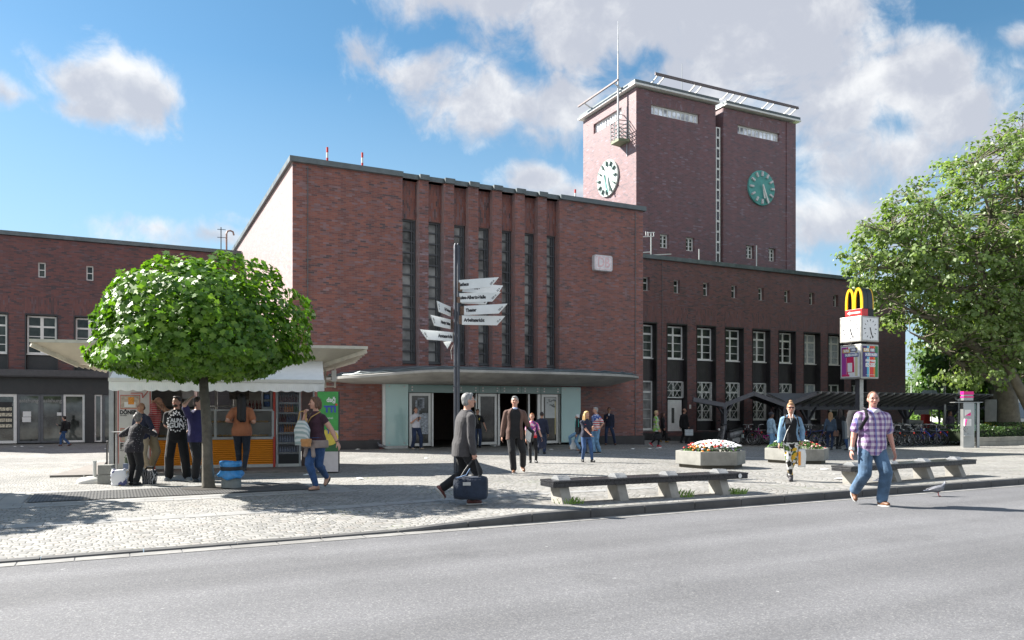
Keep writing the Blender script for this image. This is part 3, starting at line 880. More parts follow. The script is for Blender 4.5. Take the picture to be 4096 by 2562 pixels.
def lining(root, a, b, z0, z1, t, zp0, zp1):
    """dark clinker lining of one bay: jambs, head, spandrel"""
    mb = MB(off); e = .012
    mb.box(a + .001, a + .05, t - .03, t + RV - .05, z0, z1 - .001).box(b - .05, b - .001, t - .03, t + RV - .05, z0, z1 - .001)
    mb.box(a + .051, b - .051, t - .03, t + RV - .05, z1 - .07, z1 - .001)
    o = mb.obj('stone_surround', m_stone, root)
    for (c, d) in zp0:
        n = 3
        sp = MB(off)
        for i in range(n):
            for j in range(2):
                x0 = a + .055 + (b - a - .11) * i / n; x1 = a + .055 + (b - a - .11) * (i + 1) / n
                zz0 = c + (d - c) * j / 2; zz1 = c + (d - c) * (j + 1) / 2
                sp.box(x0 + .004, x1 - .004, t + .30, t + .44, zz0 + .004, zz1 - .004)
        sp.box(a + .052, b - .052, t + .305, t + .43, c, d)
        sp.obj('spandrel', m_stone, root)
def lattice(root, s0, s1, z0, z1, t):
    g = MB(off); w_ = .035
    g.box(s0, s1, t, t + .03, z0, z0 + w_).box(s0, s1, t, t + .03, z1 - w_, z1).box(s0, s0 + w_, t, t + .03, z0, z1).box(s1 - w_, s1, t, t + .03, z0, z1)
    W_, H_ = s1 - s0, z1 - z0
    nx = 3; dx = W_ / nx; dz = dx * 1.35
    def clip(x0, z0_, sx):
        pts = []
        # line from (x0,z0_) direction (sx*dx, dz)
        tmin, tmax = 0, 1e9
        k0 = (0 - z0_) / dz; k1 = (H_ - z0_) / dz
        a0, a1 = sorted((k0, k1))
        b0, b1 = sorted(((0 - x0) / (sx * dx), (W_ - x0) / (sx * dx)))
        lo_, hi_ = max(a0, b0), min(a1, b1)
        if hi_ - lo_ < .05: return None
        return (x0 + sx * dx * lo_, z0_ + dz * lo_), (x0 + sx * dx * hi_, z0_ + dz * hi_)
    m = int(H_ / dz) + nx + 3
    for i in range(-m, m):
        for sx, yy in ((1, t + .012), (-1, t + .026)):
            q = clip(i * dx + dx / 2, 0, sx)
            if q: g.bar((s0 + q[0][0], yy, z0 + q[0][1]), (s0 + q[1][0], yy, z0 + q[1][1]), .032, .012)
    return g.obj('window_grille', m_white, root)
for i, (a, b) in enumerate(ebays):
    n = i - 1
    A, B = a + .06, b - .26                 # the sash stands off-centre behind the deep jamb seen from the road
    A, B = a + .055, b - .055
    t = WT_ + .36; c_ = (A + B) / 2
    h = zw1 - zw0
    mg = m_curt if n in (5, 6) else m_wglass
    grid_window(ewing, 'upper_window', off, A, B, zw0, zw1, t, [(c_, .11)], [(zw1 - h * .27, .10), (zw0 + h * .24, .035), (zw0 + h * .48, .035)], .075, m_white, mg, sill=.12)
    hb = [(zg1 - .38, .10)]
    lz0 = zg0
    spl = [(zg1 + .02, zw0 - .06)]
    if n == 0:                                # the doorway bay
        pass
    elif n == -1:
        lz0 = BZ + .1
        hh = [(zg1 - .62, .10)] + [(lz0 + .6 + .52 * q, .03) for q in range(6)]
        grid_window(ewing, 'stair_window', off, A, B, lz0, zg1, t, [], [x for x in hh if x[0] < zg1 - .7] + hh[:1], .08, m_white, m_hglass, sill=.1)
    else:
        h2 = zg1 - lz0
        grid_window(ewing, 'lower_window', off, A, B, lz0, zg1, t, [(c_, .10)], [(zg1 - h2 * .27, .10), (lz0 + h2 * .24, .035), (lz0 + h2 * .48, .035)], .075, m_white, m_curt if n == 5 else m_wglass, sill=.12)
        spl.append((BZ + .01, lz0 - .06))
        if 1 <= n <= 4: lattice(ewing, A + .02, B - .02, lz0 + .02, zg1 - .02, t - .10)
    lining(ewing, a, b, BZ, zo, WT_, spl, None)
a, b = ebays[1]; t = WT_ + .34; A, B = a + .055, b - .055
dr = MB(off); dr.box(A, B - .06, t, t + .05, .02, zdoor)
for i in range(13):
    x = A + .04 + (B - A - .14) * i / 12; dr.box(x - .012, x + .012, t - .012, t - .001, .05, zdoor - .04)
do = dr.obj('door', m_white, ewing)
dg = MB(off); dg.box((A + B) / 2 - .12, (A + B) / 2 + .06, t - .03, t - .013, .75, zdoor - .45); dg.obj('door_light', m_wglass, do)
dg = MB(off); dg.box(A + .05, A + .09, t - .07, t - .014, .95, 1.15); dg.obj('handle', m_alu, do)
grid_window(ewing, 'fanlight', off, A, B, zdoor + .1, zg1, t, [((A + B) / 2, .06)], [((zdoor + zg1) / 2, .05)], .07, m_white, m_wglass)
lattice(ewing, A + .02, B - .02, zdoor + .12, zg1 - .02, t - .10)
st = MB(off); st.box(a + .03, b - .03, WT_ - .3, WT_ + .6, -.5, -.06).box(a + .04, b - .04, WT_ - .02, WT_ + .6, -.058, .02); each(st, 'step', m_kerb, ewing)
cu = [0.0] + [v for a, b in ebays for v in (a, b)] + [eEnd + .04]
pl = MB(off)
pl.box(max(cu[0], .1), ebays[1][0] + .03, WT_ - .07, WT_ + .1, -.7, .22); pl.box(ebays[1][1] - .03, eEnd + .05, WT_ - .07, WT_ + .1, -.7, .22)
each(pl, 'plinth', m_stone, ewing)
sc_ = MB(off)
for a, b in ebays: sc_.box(a - .05, b + .05, WT_ - .006, WT_ + .02, zo + .002, zo + .88)
each(sc_, 'soldier_course', m_wingv, ewing)
for (a, b) in eslits:
    grid_window(ewing, 'slit_window', off, a + .01, b - .01, slz0 + .01, slz1 - .01, WT_ + .2, [(a + .1, .05)], [(slz0 + .45, .04)], .04, m_white, m_wglass, sill=.18)
pb = MB(off); pb.box(ebays[1][1] + .14, ebays[1][1] + .27, WT_ - .02, WT_ - .001, 1.55, 1.78); pb.obj('house_number_plate', m_white, ewing)
lc = MB(off); lc.tube([(S6(318), WT_ - .03, .2), (S6(318), WT_ - .03, eTop - .2)], .013, 5); lc.obj('lightning_conductor', m_cop, ewing)
# small things on the wing roof
def roof_aerial(px, t, top_y, label, bars=True):
    o, f_ = sthing('roof_aerial', label, 'aerial', fs(px, t), t, eTop - .02)
    d = AY + t * CT + fs(px, t) * ST
    h = EYE + (HZ - top_y) / FL * d - eTop
    m = MB(); m.tube([(0, 0, 0), (0, 0, h)], .04, 6)
    if bars:
        for z, L, dx in ((h * .97, .45, 0), (h * .80, .9, -.3), (h * .22, 1.7, .55), (h * .30, .5, -.3)):
            m.bar((dx - L / 2, .05, z), (dx + L / 2, -.05, z + .12 * L), .045)
        for q in (-.35, -.2, .2): m.bar((q, 0, h * .86), (q, .02, h * 1.0), .03)
    m.obj('pole', m_alu, o)
roof_aerial(2604, WT_ + 1.6, 928, 'pale television aerial on the wing roof beside the hall')
roof_aerial(3026, WT_ + 1.6, 982, 'tall plain pole on the wing roof under the teal clock', False)
roof_aerial(2796, WT_ + 1.6, 996, 'short plain pole on the wing roof below the tower stair windows', False)

# ---------------------------------------------------------------- west wing with its shop front
VT = 14.5
def X5(x, y=0): return x / 2.52, 900 + y / 2.52
def X1(x, y=0): return x / 2.52, 1450 + y / 2.52
vTop = fz(2, 922, VT)
wwing, off = sthing('station_wing', 'dark brick wing with white windows above a black stone shop front', 'building', LEFT - 10, VT, -.2)
vb0 = fs(X5(250)[0], VT); vp = fs(X5(742)[0], VT) - vb0; vw = fs(X5(585)[0], VT) - vb0
vbays = [(vb0 + vp * i, vb0 + vp * i + vw) for i in range(-2, 6)]
vs0, vs1 = vb0 - vp * 3.5, LEFT - .02
def Z5(x, y, t=VT): a, b = X5(x, y); return fz(a, b, t)
zo5 = Z5(250, 890); z51 = Z5(415, 925, VT + .3); z50 = Z5(415, 1305, VT + .3); zl5 = Z5(415, 1462)
slz0, slz1 = Z5(420, 530), Z5(420, 378)
vsl = [((a + b) / 2 - .15, (a + b) / 2 + .17) for a, b in vbays]
zf1 = fz(*X1(160, 318), VT)
wl = MB(off)
ops = [(a, b, zl5 - .05, zo5, RV) for a, b in vbays] + [(a, b, slz0, slz1, .3) for a, b in vsl if b < vs1 - 1] + [(vs0 + .5, vs1 - .4, -.8, zf1 + .9, .5)]
swall(wl, vs0, vs1, -.8, vTop - .22, VT, ops, RV)
wl.quad((vs0, VT, -.8), (vs0, VT + 9, -.8), (vs0, VT + 9, vTop - .22), (vs0, VT, vTop - .22))
wl.quad((vs0, VT + 9, -.8), (vs1, VT + 9, -.8), (vs1, VT + 9, vTop - .22), (vs0, VT + 9, vTop - .22))
wl.quad((vs1, VT, -.8), (vs1, VT + 9, -.8), (vs1, VT + 9, vTop - .22), (vs1, VT, vTop - .22))
wl.obj('wall', m_wing, wwing, fix=False)
cp = MB(off); cp.box(vs0 - .1, vs1 - .02, VT - .12, VT + 9.1, vTop - .2, vTop); cp.obj('coping', m_cop, wwing)
sc_ = MB(off)
for a, b in vbays: sc_.box(a - .05, b + .05, VT - .006, VT + .02, zo5 + .002, zo5 + .8)
each(sc_, 'soldier_course', m_wingv, wwing)
for a, b in vbays:
    A, B = a + .055, b - .055; t = VT + .22; h = z51 - z50; c_ = (A + B) / 2
    grid_window(wwing, 'upper_window', off, A + .02, B - .02, z50, z51, t, [(c_, .14)], [(z51 - h * .28, .09), (z50 + h * .23, .035), (z50 + h * .46, .035)], .075, m_white, m_wglass, sill=.1)
    RV0 = RV; RV = .34
    lining(wwing, a, b, zl5, zo5, VT, [(zl5 + .01, z50 - .06)], None)
    RV = RV0
for a, b in vsl:
    if b < vs1 - 1: grid_window(wwing, 'slit_window', off, a + .01, b - .01, slz0 + .01, slz1 - .01, VT + .1, [], [((slz0 + slz1) / 2, .04)], .045, m_white, m_wglass, sill=.06)
zled = fz(*X1(160, 150), VT); zled1 = fz(*X1(160, 88), VT)
lg_ = MB(off); lg_.box(vs0, vs1 - .01, VT - .75, VT + .1, zled, zled1).box(vs0, vs1 - .01, VT - .8, VT - .7, zled + .05, zled1 + .05)
lg_.obj('ledge', m_felt, wwing)
# shop front: black stone fascia, piers, glazing
fa = MB(off)
fa.box(vs0 + .501, vs1 - .401, VT - .03, VT + .3, zf1, zled - .003)
xs = [fs(X1(q)[0], VT) for q in (0, 130, 172, 648, 690, 812, 855, 950, 1100)]
fa.obj('fascia', m_stone, wwing)
def pier(a, b, m=m_stone, t0=-.03, t1=.3, name='pier'):
    p = MB(off); p.box(a, b, VT + t0, VT + t1, -.7, zf1 - .002); p.obj(name, m, wwing)
pier(xs[6], xs[7])
pier(xs[8] + 1.2, vs1 - .402)
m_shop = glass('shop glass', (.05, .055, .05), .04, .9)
def shopwin(a, b, name, m=m_alu, fw=.07, base=.05):
    return grid_window(wwing, name, off, a, b, base - .18, zf1 - .01, VT + .06, [], [], fw, m, m_shop, d=.1)
m_dkal = M('dark anodised frame', (.12, .12, .13), .4, .4)
l0 = fs(-260, VT)
shopwin(l0, xs[2] - .02, 'shop_window', m_white, .13)
mid = (xs[2] + fs(X1(640)[0], VT)) / 2
shopwin(xs[2], mid, 'shop_door', m_dkal, .1); shopwin(mid + .01, fs(X1(640)[0], VT), 'shop_door', m_dkal, .1)
shopwin(xs[3] - .04, xs[6] - .005, 'shop_window', m_white, .10)
shopwin(xs[7] + .005, fs(X1(1028)[0], VT), 'shop_window', m_white, .07); shopwin(fs(X1(1033)[0], VT), xs[8] + 1.1, 'shop_door', m_dkal, .1)
shopwin(vs0 + .6, l0 - .1, 'shop_window', m_white, .1)
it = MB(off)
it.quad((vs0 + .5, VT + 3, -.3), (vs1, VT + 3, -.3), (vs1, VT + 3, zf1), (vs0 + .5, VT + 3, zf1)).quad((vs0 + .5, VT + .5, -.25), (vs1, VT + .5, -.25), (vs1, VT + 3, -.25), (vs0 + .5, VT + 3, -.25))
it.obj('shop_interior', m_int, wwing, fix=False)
tl = VT + .05
def wtext(s, px, py, size, mat, sx=.9, al='CENTER', bold=0):
    return text(s, size, mat, wwing, face_m(Vector((fs(px, tl), tl, fz(px, py, tl))) - Vector(off)), sx, .002, al, bold=bold)
m_gl = M('etched grey lettering', (.30, .30, .29), .6, var=.02)
wtext('asiahung', 292 / 2.52, 1450 + 388 / 2.52, .26, m_gl, bold=.006); wtext('asiahung', 530 / 2.52, 1450 + 388 / 2.52, .26, m_gl, bold=.006)
# offer board in the first window
ob = MB(off); a0, a1 = fs(-90, tl), fs(X1(122)[0], tl)
z0_, z1_ = fz(20, X1(0, 670)[1], tl), fz(20, X1(0, 400)[1], tl)
ob.box(a0, a1, tl - .004, tl + .004, z0_, z1_); obo = ob.obj('offer_board', m_blk, wwing)
wtext('Angebot', X1(60)[0], X1(0, 424)[1], .17, m_lwhite, bold=.004)
of = MB(off)
for j in range(4):
    for q in (-200, -130, -68, 28, 92):
        px = X1(q)[0]; py = X1(0, 470 + 56 * j)[1]
        s = fs(px, tl); z = fz(px, py, tl)
        of.box(s - .13, s + .11, tl - .012, tl - .006, z - .09, z + .07)
each(of, 'dish_photo', M('dish photo print', (.52, .47, .36), .6, var=.8, scale=17), obo)
nt = MB(off)
for (x, y, w_, h_) in ((272, 522, .17, .13), (268, 578, .18, .12), (598, 522, .1, .08)):
    s = fs(X1(x)[0], tl); z = fz(*X1(x, y), tl); nt.box(s - w_, s + w_, tl - .004, tl, z - h_, z + h_)
each(nt, 'door_notice', m_paper, wwing)
# aerials behind the west wing parapet
for px, ty, lab, curved in ((884, 910, 'thin television aerial on the dark wing roof next to the sunlit hall wall', False), (906, 922, 'hooked vent pipe on the dark wing roof next to the sunlit hall wall', True)):
    t = VT + 3; s = fs(px, t); d = AY + t * CT + s * ST
    o, f_ = sthing('vent_pipe' if curved else 'roof_aerial', lab, 'pipe' if curved else 'aerial', s, t, vTop - .1)
    h = EYE + (HZ - ty) / FL * d - vTop + .1
    m = MB()
    if curved: m.tube([(0, 0, 0), (0, 0, h - .2), (.05, 0, h - .05), (.2, 0, h), (.35, 0, h - .05), (.4, 0, h - .25)], .05, 6)
    else:
        m.tube([(0, 0, 0), (0, 0, h)], .03, 6)
        for z in (h * .93, h * .7, h * .25): m.bar((-.2, 0, z), (.25, 0, z + .02), .03)
    m.obj('pole', m_dkframe if not curved else M('rusty pipe', (.35, .2, .16), .6), o)
# ---------------------------------------------------------------- snack kiosk
QX, QY, QA = -9.47, 17.99, R(15.6)
QC, QS = math.cos(QA), math.sin(QA)
def kw(px, y=0.0):
    u = (px - CX) / FL; bx, by = QX - y * QS, QY + y * QC
    return (u * by - bx) / (QC - u * QS)
def kz(px, py, y=0.0):
    w_ = kw(px, y); return EYE + (HZ - py) / FL * (QY + y * QC + w_ * QS)
def Y2(x, y): return 400 + x / 2.52, 1450 + y / 2.52
def Y3(x, y): return 800 + x / 2.52, 1450 + y / 2.52
kio = thing('snack_kiosk', 'white and orange snack kiosk with striped counter, scalloped awning and flared roof', 'kiosk', (QX, QY, 0), QA)
m_kwhite = M('kiosk white panel', (.62, .61, .58), .45, var=.06)
m_korange = NT('orange roller shutter')
_z = m_korange.sep(m_korange.obj())[2]
_s = m_korange.math('FRACT', m_korange.math('DIVIDE', _z, .052))
m_korange.bump(m_korange.math('SINE', m_korange.math('MULTIPLY', _s, math.pi)), .9, .02)
m_korange = m_korange.out(m_korange.mix(m_korange.mr(_s, 0, .22, .55, 0), (.90, .29, .012), (.45, .12, .006)), .5)
m_kred = M('kiosk red trim', (.55, .05, .03), .4)
m_kgrey = M('kiosk grey trim', (.40, .41, .41), .4, .3)
m_kdark = M('kiosk dark interior', (.27, .25, .23), .8)
m_awn = M('awning cloth', (.82, .82, .81), .85, var=.05)
m_soff = M('cream soffit board', (.50, .45, .36), .75, var=.15, scale=2)
def kbox(name, a, b, y0, y1, z0, z1, mat, root=None, bevel=0):
    return MB().box(a, b, y0, y1, z0, z1).obj(name, mat, root or kio, bevel=bevel)
Wk = 3.78
flo = MB(); flo.box(-.9, 4.6, -1.25, 3.2, -.1, .045); flo.obj('floor', M('kiosk floor slab', (.20, .18, .165), .75, var=.2), kio)
zt = 2.55
MB().box(-.0, .06, .08, 3, .05, zt).box(Wk - .06, Wk, .3, 3, .05, zt).box(.06, Wk - .06, 2.94, 3, .05, 1.0).box(.06, Wk - .06, 2.94, 3, 2.1, zt).box(.06, 1.6, 2.94, 3, 1.0, 2.1).box(2.55, Wk - .06, 2.94, 3, 1.0, 2.1).obj('wall', m_kwhite, kio)
kbox('ceiling', .07, Wk - .07, .1, 2.93, zt - .06, zt - .01, m_kwhite)
kbox('post', kw(437), kw(456), -.04, .06, .05, zt, m_kgrey)
kbox('inner_post', kw(459), kw(466), .0, .06, .05, zt, m_kdark)
# menu panel
pa, pb = kw(467), kw(606)
pan = kbox('menu_panel', pa, pb, .0, .05, .05, 2.3, m_kwhite)
MB().box(pa + .02, pa + .04, -.006, -.001, .2, 2.25).box(pb - .04, pb - .02, -.006, -.001, .2, 2.25).obj('red_line', m_kred, pan)
def pan_box(name, x0, x1, y0, y1, mat, e=.003, p=None):
    return kbox(name, kw(Y2(x0, 0)[0]), kw(Y2(x1, 0)[0]), -e - .003, -e, kz(*Y2(x0, y1)), kz(*Y2(x0, y0)), mat, p or pan)
pan_box('photo_border', 205, 405, 330, 472, m_kred); pan_box('dish_photo', 210, 400, 336, 466, M('wrap photo print', (.50, .42, .33), .6, var=.35, scale=12), .007)
pan_box('dish_picture', 285, 345, 352, 425, M('food print', (.75, .30, .04), .6, var=.4, scale=40), .011); pan_box('plate_picture', 245, 360, 400, 452, m_paper, .009)
pan_box('photo_border', 205, 250, 665, 800, m_kred); pan_box('dish_photo', 210, 250, 670, 795, M('wrap photo print', (1, 1, 1)), .007)
def ktext(s_, x, y, size, sx=.8, al='LEFT', bold=.006, mat=None):
    px, py = Y2(x, y); return text(s_, size, mat or m_letter, kio, face_m(Vector((kw(px), -.006, kz(px, py)))), sx, .002, al, bold=bold)
ktext('DÖNER', 200, 506, .13); ktext('F', 202, 848, .19); ktext('mit Salat', 203, 888, .05, bold=0); ktext('mit Soße', 203, 536, .05, bold=0)
zig = MB()
for (x0, y0), (x1, y1) in (((310, 312), (425, 312)), ((425, 312), (430, 360)), ((430, 360), (485, 290)), ((455, 1030), (480, 960)), ((480, 960), (495, 985))):
    a, b = Y2(x0, y0), Y2(x1, y1)
    zig.bar((kw(a[0]), -.008, kz(*a)), (kw(b[0]), -.008, kz(*b)), .03, .012)
each(zig, 'red_bubble', m_kred, pan)
# counter
ca, cb = kw(622), kw(1092)
zc1 = kz(*Y2(700, 785)); zc2 = kz(*Y2(700, 495))
kbox('front_panel', ca, cb, .0, .06, .13, zc1, m_korange)
kbox('kick_strip', ca - .04, kw(1205), -.012, .05, .05, .125, m_kwhite)
kbox('red_trim', kw(611), ca - .003, -.02, .05, .05, zc1, m_kred); kbox('red_trim', cb + .003, kw(1102), -.02, .05, .05, 2.25, m_kred)
cnt = kbox('counter_top', kw(611), cb, -.04, .62, zc2 + .01, zc2 + .05, m_kgrey)
kbox('counter_base', kw(611), cb, -.02, .62, zc1 + .003, zc1 + .06, m_kgrey)
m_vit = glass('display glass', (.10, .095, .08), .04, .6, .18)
vt = kbox('display_glass', ca, cb, -.005, .006, zc1 + .062, zc2 + .008, m_vit)
n = 4
for i in range(n + 1):
    x = ca + (cb - ca) * i / n
    kbox('display_post', x - .03, x + .03, -.03, .03, zc1 + .06, zc2 + .01, m_kgrey)
kbox('display_back', ca, cb, .55, .6, zc1 + .06, zc2, m_kwhite)
sh = kbox('display_shelf', ca, cb, .05, .5, (zc1 + zc2) / 2 + .05, (zc1 + zc2) / 2 + .065, m_kgrey)
r3 = random.Random(5)
for zz in (zc1 + .09, (zc1 + zc2) / 2 + .09):
    fo = MB()
    x = ca + .1
    while x < cb - .1:
        fo.ell((x, .12 + r3.random() * .2, zz), (.06 + r3.random() * .02, .05, .03), 8, 5); x += .12
    fo.obj('baked_goods', M('bread rolls', (.60, .36, .14), .6, var=.5, scale=8), sh)
# back of the kiosk
kbox('back_board', .1, Wk - .1, 2.0, 2.04, .1, 1.35, m_kdark)
kbox('hatch_wall', .75, 1.4, 1.2, 1.25, .1, zt, m_kdark)
bw = MB(); bw.box(1.62, 2.53, 2.9, 2.96, 1.0, 1.05).box(1.62, 1.67, 2.9, 2.96, 1.05, 2.1).box(2.04, 2.10, 2.9, 2.96, 1.05, 2.1).box(2.48, 2.53, 2.9, 2.96, 1.05, 2.1).box(1.67, 2.48, 2.9, 2.96, 1.55, 1.59)
bwo = bw.obj('rear_window', m_white, kio)
kbox('price_card', 1.75, 2.02, 2.84, 2.85, 1.32, 1.52, m_paper); text('21', .15, m_letter, kio, face_m((1.89, 2.835, 1.42)), .9, bold=.004)
kbox('grill_hood', .6, 1.7, 1.3, 1.9, 1.75, 2.45, M('hood steel', (.5, .48, .45), .35, .5))
kbox('menu_board', 2.5, 3.0, 1.9, 1.94, 1.75, 2.2, M('menu board', (.16, .14, .11), .6, var=.7, scale=14))
# small chiller on the counter with cans
cx0, cx1 = kw(Y3(612, 0)[0]), kw(Y3(722, 0)[0])
ch = thing('can_chiller', 'small glass fronted can chiller standing on the kiosk counter', 'chiller', Vector((QX, QY, 0)) + Matrix.Rotation(QA, 3, 'Z') @ Vector(((cx0 + cx1) / 2, .3, zc2 + .05)), QA)
wc = (cx1 - cx0) / 2
MB().box(-wc, wc, .02, .4, 0, .06).box(-wc, wc, .02, .4, .62, .72).box(-wc, -wc + .04, .02, .4, .06, .62).box(wc - .04, wc, .02, .4, .06, .62).box(-wc + .04, wc - .04, .36, .4, .06, .62).obj('case', m_kgrey, ch)
cn_ = MB()
for j in range(3):
    for i in range(5): cn_.lathe([(.032, 0), (.034, .01), (.034, .11), (.028, .125)], (-wc + .09 + i * (2 * wc - .18) / 4, .12, .07 + j * .185), 8)
cn_.obj('can', M('can print', (.12, .2, .4), .3, .5, var=.8, scale=11), ch)
MB().box(-wc + .04, wc - .04, .2, .22, .05, .24).box(-wc + .04, wc - .04, .02, .3, .25, .255).box(-wc + .04, wc - .04, .02, .3, .435, .44).obj('rack', m_kgrey, ch)
# bottles beside it
def bottle(mb, x, y, z, r=.033, h=.22, m=0):
    mb.lathe([(r * .9, 0), (r, .02), (r, h * .55), (r * .4, h * .8), (r * .4, h)], (x, y, z), 8, m)
for i in range(5):
    b = MB(); bottle(b, 0, 0, 0); 
    p = Vector((QX, QY, 0)) + Matrix.Rotation(QA, 3, 'Z') @ Vector((cx0 - .36 + i * .085, .25 + .05 * (i % 2), zc2 + .051))
    o = b.obj('cola_bottle', M('dark cola bottle', (.10, .015, .012), .2), None, smooth=True)
    o.location = p; tag(o, 'small dark red capped bottle in the row on the kiosk counter', 'bottle', 'bottles on the kiosk counter')
for i, (x, lab) in enumerate(((1.35, 'low black card terminal on the kiosk counter near the tree trunk'), (1.75, 'dark till with tilted screen on the kiosk counter'))):
    o = thing('till' if i else 'card_terminal', lab, 'till', Vector((QX, QY, 0)) + Matrix.Rotation(QA, 3, 'Z') @ Vector((x, .3, zc2 + .05)), QA)
    MB().box(-.16, .16, -.1, .12, 0, .07).obj('case', m_blk, o, bevel=.01)
    if i: MB().box(-.14, .14, .02, .05, .08, .26).obj('screen', m_kdark, o)
# side panel
kbox('side_panel', kw(1206), kw(1252), .22, .28, .05, 2.3, M('brown side panel', (.10, .06, .05), .4))
kbox('side_post', kw(1252), kw(1259), .2, .28, .05, 2.3, m_kgrey)
# awning
aL, aR = kw(434, -1.1), kw(1299, -1.1)
za = kz(1290, 1529, -1.1); zv = kz(1290, 1568, -1.1)
aw = MB()
aw.box(aL, aR, -1.14, -1.06, za - .03, za + .05)
aw.obj('awning_rail', m_kwhite, kio)
aw = MB()
aw.add([(aL + .02, -1.08, za + .052), (aR - .02, -1.08, za + .052), (aR - .02, .1, za + .62), (aL + .02, .1, za + .62)] +
       [(aL + .02, -1.08, za + .042), (aR - .02, -1.08, za + .042), (aR - .02, .1, za + .60), (aL + .02, .1, za + .60)], [(0, 1, 2, 3), (7, 6, 5, 4), (0, 4, 5, 1), (1, 5, 6, 2), (2, 6, 7, 3), (3, 7, 4, 0)])
awn = aw.obj('awning', m_awn, kio)
va = MB(); n = 19 * 6; tp, bt, tq, bq = [], [], [], []
for i in range(n + 1):
    x = aL + .01 + (aR - aL - .02) * i / n
    ph = (i / n * 19) % 1
    z = zv + .02 - .035 * math.sin(math.pi * ph)
    tp.append((x, -1.12, za - .032)); bt.append((x, -1.125 - .01 * math.sin(i), z))
va.loft([tp, bt, [(x, y + .006, z) for x, y, z in bt], [(x, y + .006, z) for x, y, z in tp]], caps=False, closed=False)
va.obj('valance', m_awn, awn)
# flared roof
rz = 2.98
r0, r1 = kw(200, .95), kw(1452, .95)
y0r, y1r = -.55, 3.6
rf = MB(); rf.box(r0, r1, y0r, y1r, rz, rz + .07); rfo = rf.obj('roof', M('roof edge board', (.52, .50, .44), .6, var=.12), kio)
so = MB()
ou = [(r0 + .03, y0r + .03, rz - .002), (r1 - .03, y0r + .03, rz - .002), (r1 - .03, y1r - .03, rz - .002), (r0 + .03, y1r - .03, rz - .002)]
inn = [(-.7, .2, 2.56), (4.65, .2, 2.56), (4.65, 2.9, 2.56), (-.7, 2.9, 2.56)]
for i in range(4):
    j = (i + 1) % 4; N = 7
    A, B, C_, D_ = map(Vector, (ou[i], ou[j], inn[j], inn[i]))
    for q in range(N):
        f0, f1 = q / N, (q + 1) / N
        z = Vector((0, 0, -.012))
        so.quad(A.lerp(D_, f0), B.lerp(C_, f0), B.lerp(C_, f1) + z, A.lerp(D_, f1) + z)
        so.quad(A.lerp(D_, f1) + z, B.lerp(C_, f1) + z, B.lerp(C_, f1), A.lerp(D_, f1))
so.quad(*[Vector(q) - Vector((0, 0, .012)) for q in inn]); so.obj('soffit', m_soff, kio, fix=False)
bm_ = MB()
for f in (0, .2, .4, .6, .8, 1):
    a = Vector(ou[0]).lerp(Vector(ou[3]), f); b = Vector(inn[0]).lerp(Vector(inn[3]), f)
    bm_.bar(a - Vector((0, 0, .05)), b - Vector((0, 0, .05)), .05, .1)
    a = Vector(ou[1]).lerp(Vector(ou[2]), f); b = Vector(inn[1]).lerp(Vector(inn[2]), f)
    bm_.bar(a - Vector((0, 0, .05)), b - Vector((0, 0, .05)), .05, .1)
each(bm_, 'soffit_beam', M('cream timber', (.56, .50, .41), .7), kio)
fr = MB()
x0, x1 = kw(1262, 1), kw(1340, 1)
for x in (x0, (x0 + x1) / 2, x1): fr.box(x - .025, x + .025, .98, 1.03, 2.05, 2.7)
for z in (2.07, 2.2, 2.33): fr.box(x0, x1, .985, 1.025, z, z + .035)
fr.obj('sign_frame', M('cream timber', (1, 1, 1)), kio)
lb = kbox('light_box', kw(1326, .9), kw(1344, .9), .7, 1.1, kz(1330, 1527, .9), kz(1330, 1484, .9), m_kwhite)
# ---- drinks fridge
f0, f1 = kw(1105), kw(1204)
fw = (f1 - f0) / 2
P = lambda x, y, z: Vector((QX, QY, 0)) + Matrix.Rotation(QA, 3, 'Z') @ Vector((x, y, z))
fz0, fz1 = kz(1150, 1876), kz(1150, 1560)
H_ = fz1 - .05
fg = thing('drinks_fridge', 'tall glass door drinks fridge full of bottles built into the kiosk front', 'fridge', P((f0 + f1) / 2, 0, .05), QA)
MB().box(-fw, -fw + .05, -.02, .55, .0, H_).box(fw - .05, fw, -.02, .55, .0, H_).box(-fw + .05, fw - .05, .5, .55, 0, H_).box(-fw + .05, fw - .05, -.02, .5, H_ - .06, H_).obj('case', m_kgrey, fg)
MB().box(-fw + .05, fw - .05, -.01, .4, .04, .30).obj('grille', m_blk, fg)
MB().box(-fw + .05, fw - .05, .48, .495, .31, H_ - .06).obj('back_panel', M('fridge liner', (.22, .23, .27), .5), fg)
mats = [M('cola print', (.14, .02, .02), .3), M('orange soda', (.62, .22, .03), .25), M('water bottle', (.30, .36, .50), .2), M('green soda', (.1, .22, .06), .3), M('blue can', (.12, .14, .26), .3)]
nsh = 6
for j in range(nsh):
    z = .33 + j * (H_ - .42) / nsh
    s_ = MB().box(-fw + .05, fw - .05, .06, .47, z, z + .015).box(-fw + .05, fw - .05, .04, .06, z - .02, z + .03).obj('shelf', m_kgrey, fg)
    b = MB(); nb = 8
    for i in range(nb):
        mi = {5: 0, 4: (0 if i < 2 else 1 if i < 6 else 3), 3: (0 if i < 3 else 4), 2: (4 if i < 2 else 1), 1: 2, 0: 2}[j]
        bottle(b, -fw + .09 + i * (2 * fw - .18) / (nb - 1), .12, z + .016, .030, .21 if j else .15, mi)
        bottle(b, -fw + .09 + i * (2 * fw - .18) / (nb - 1), .25, z + .016, .030, .22 if j else .15, mi)
    b.obj('bottle', mats, s_, smooth=True)
MB().box(-fw + .03, fw - .06, -.03, -.024, .30, H_ - .04).obj('door_glass', glass('fridge door glass', (.05, .05, .06), .05, .5, .22), fg)
le = MB()
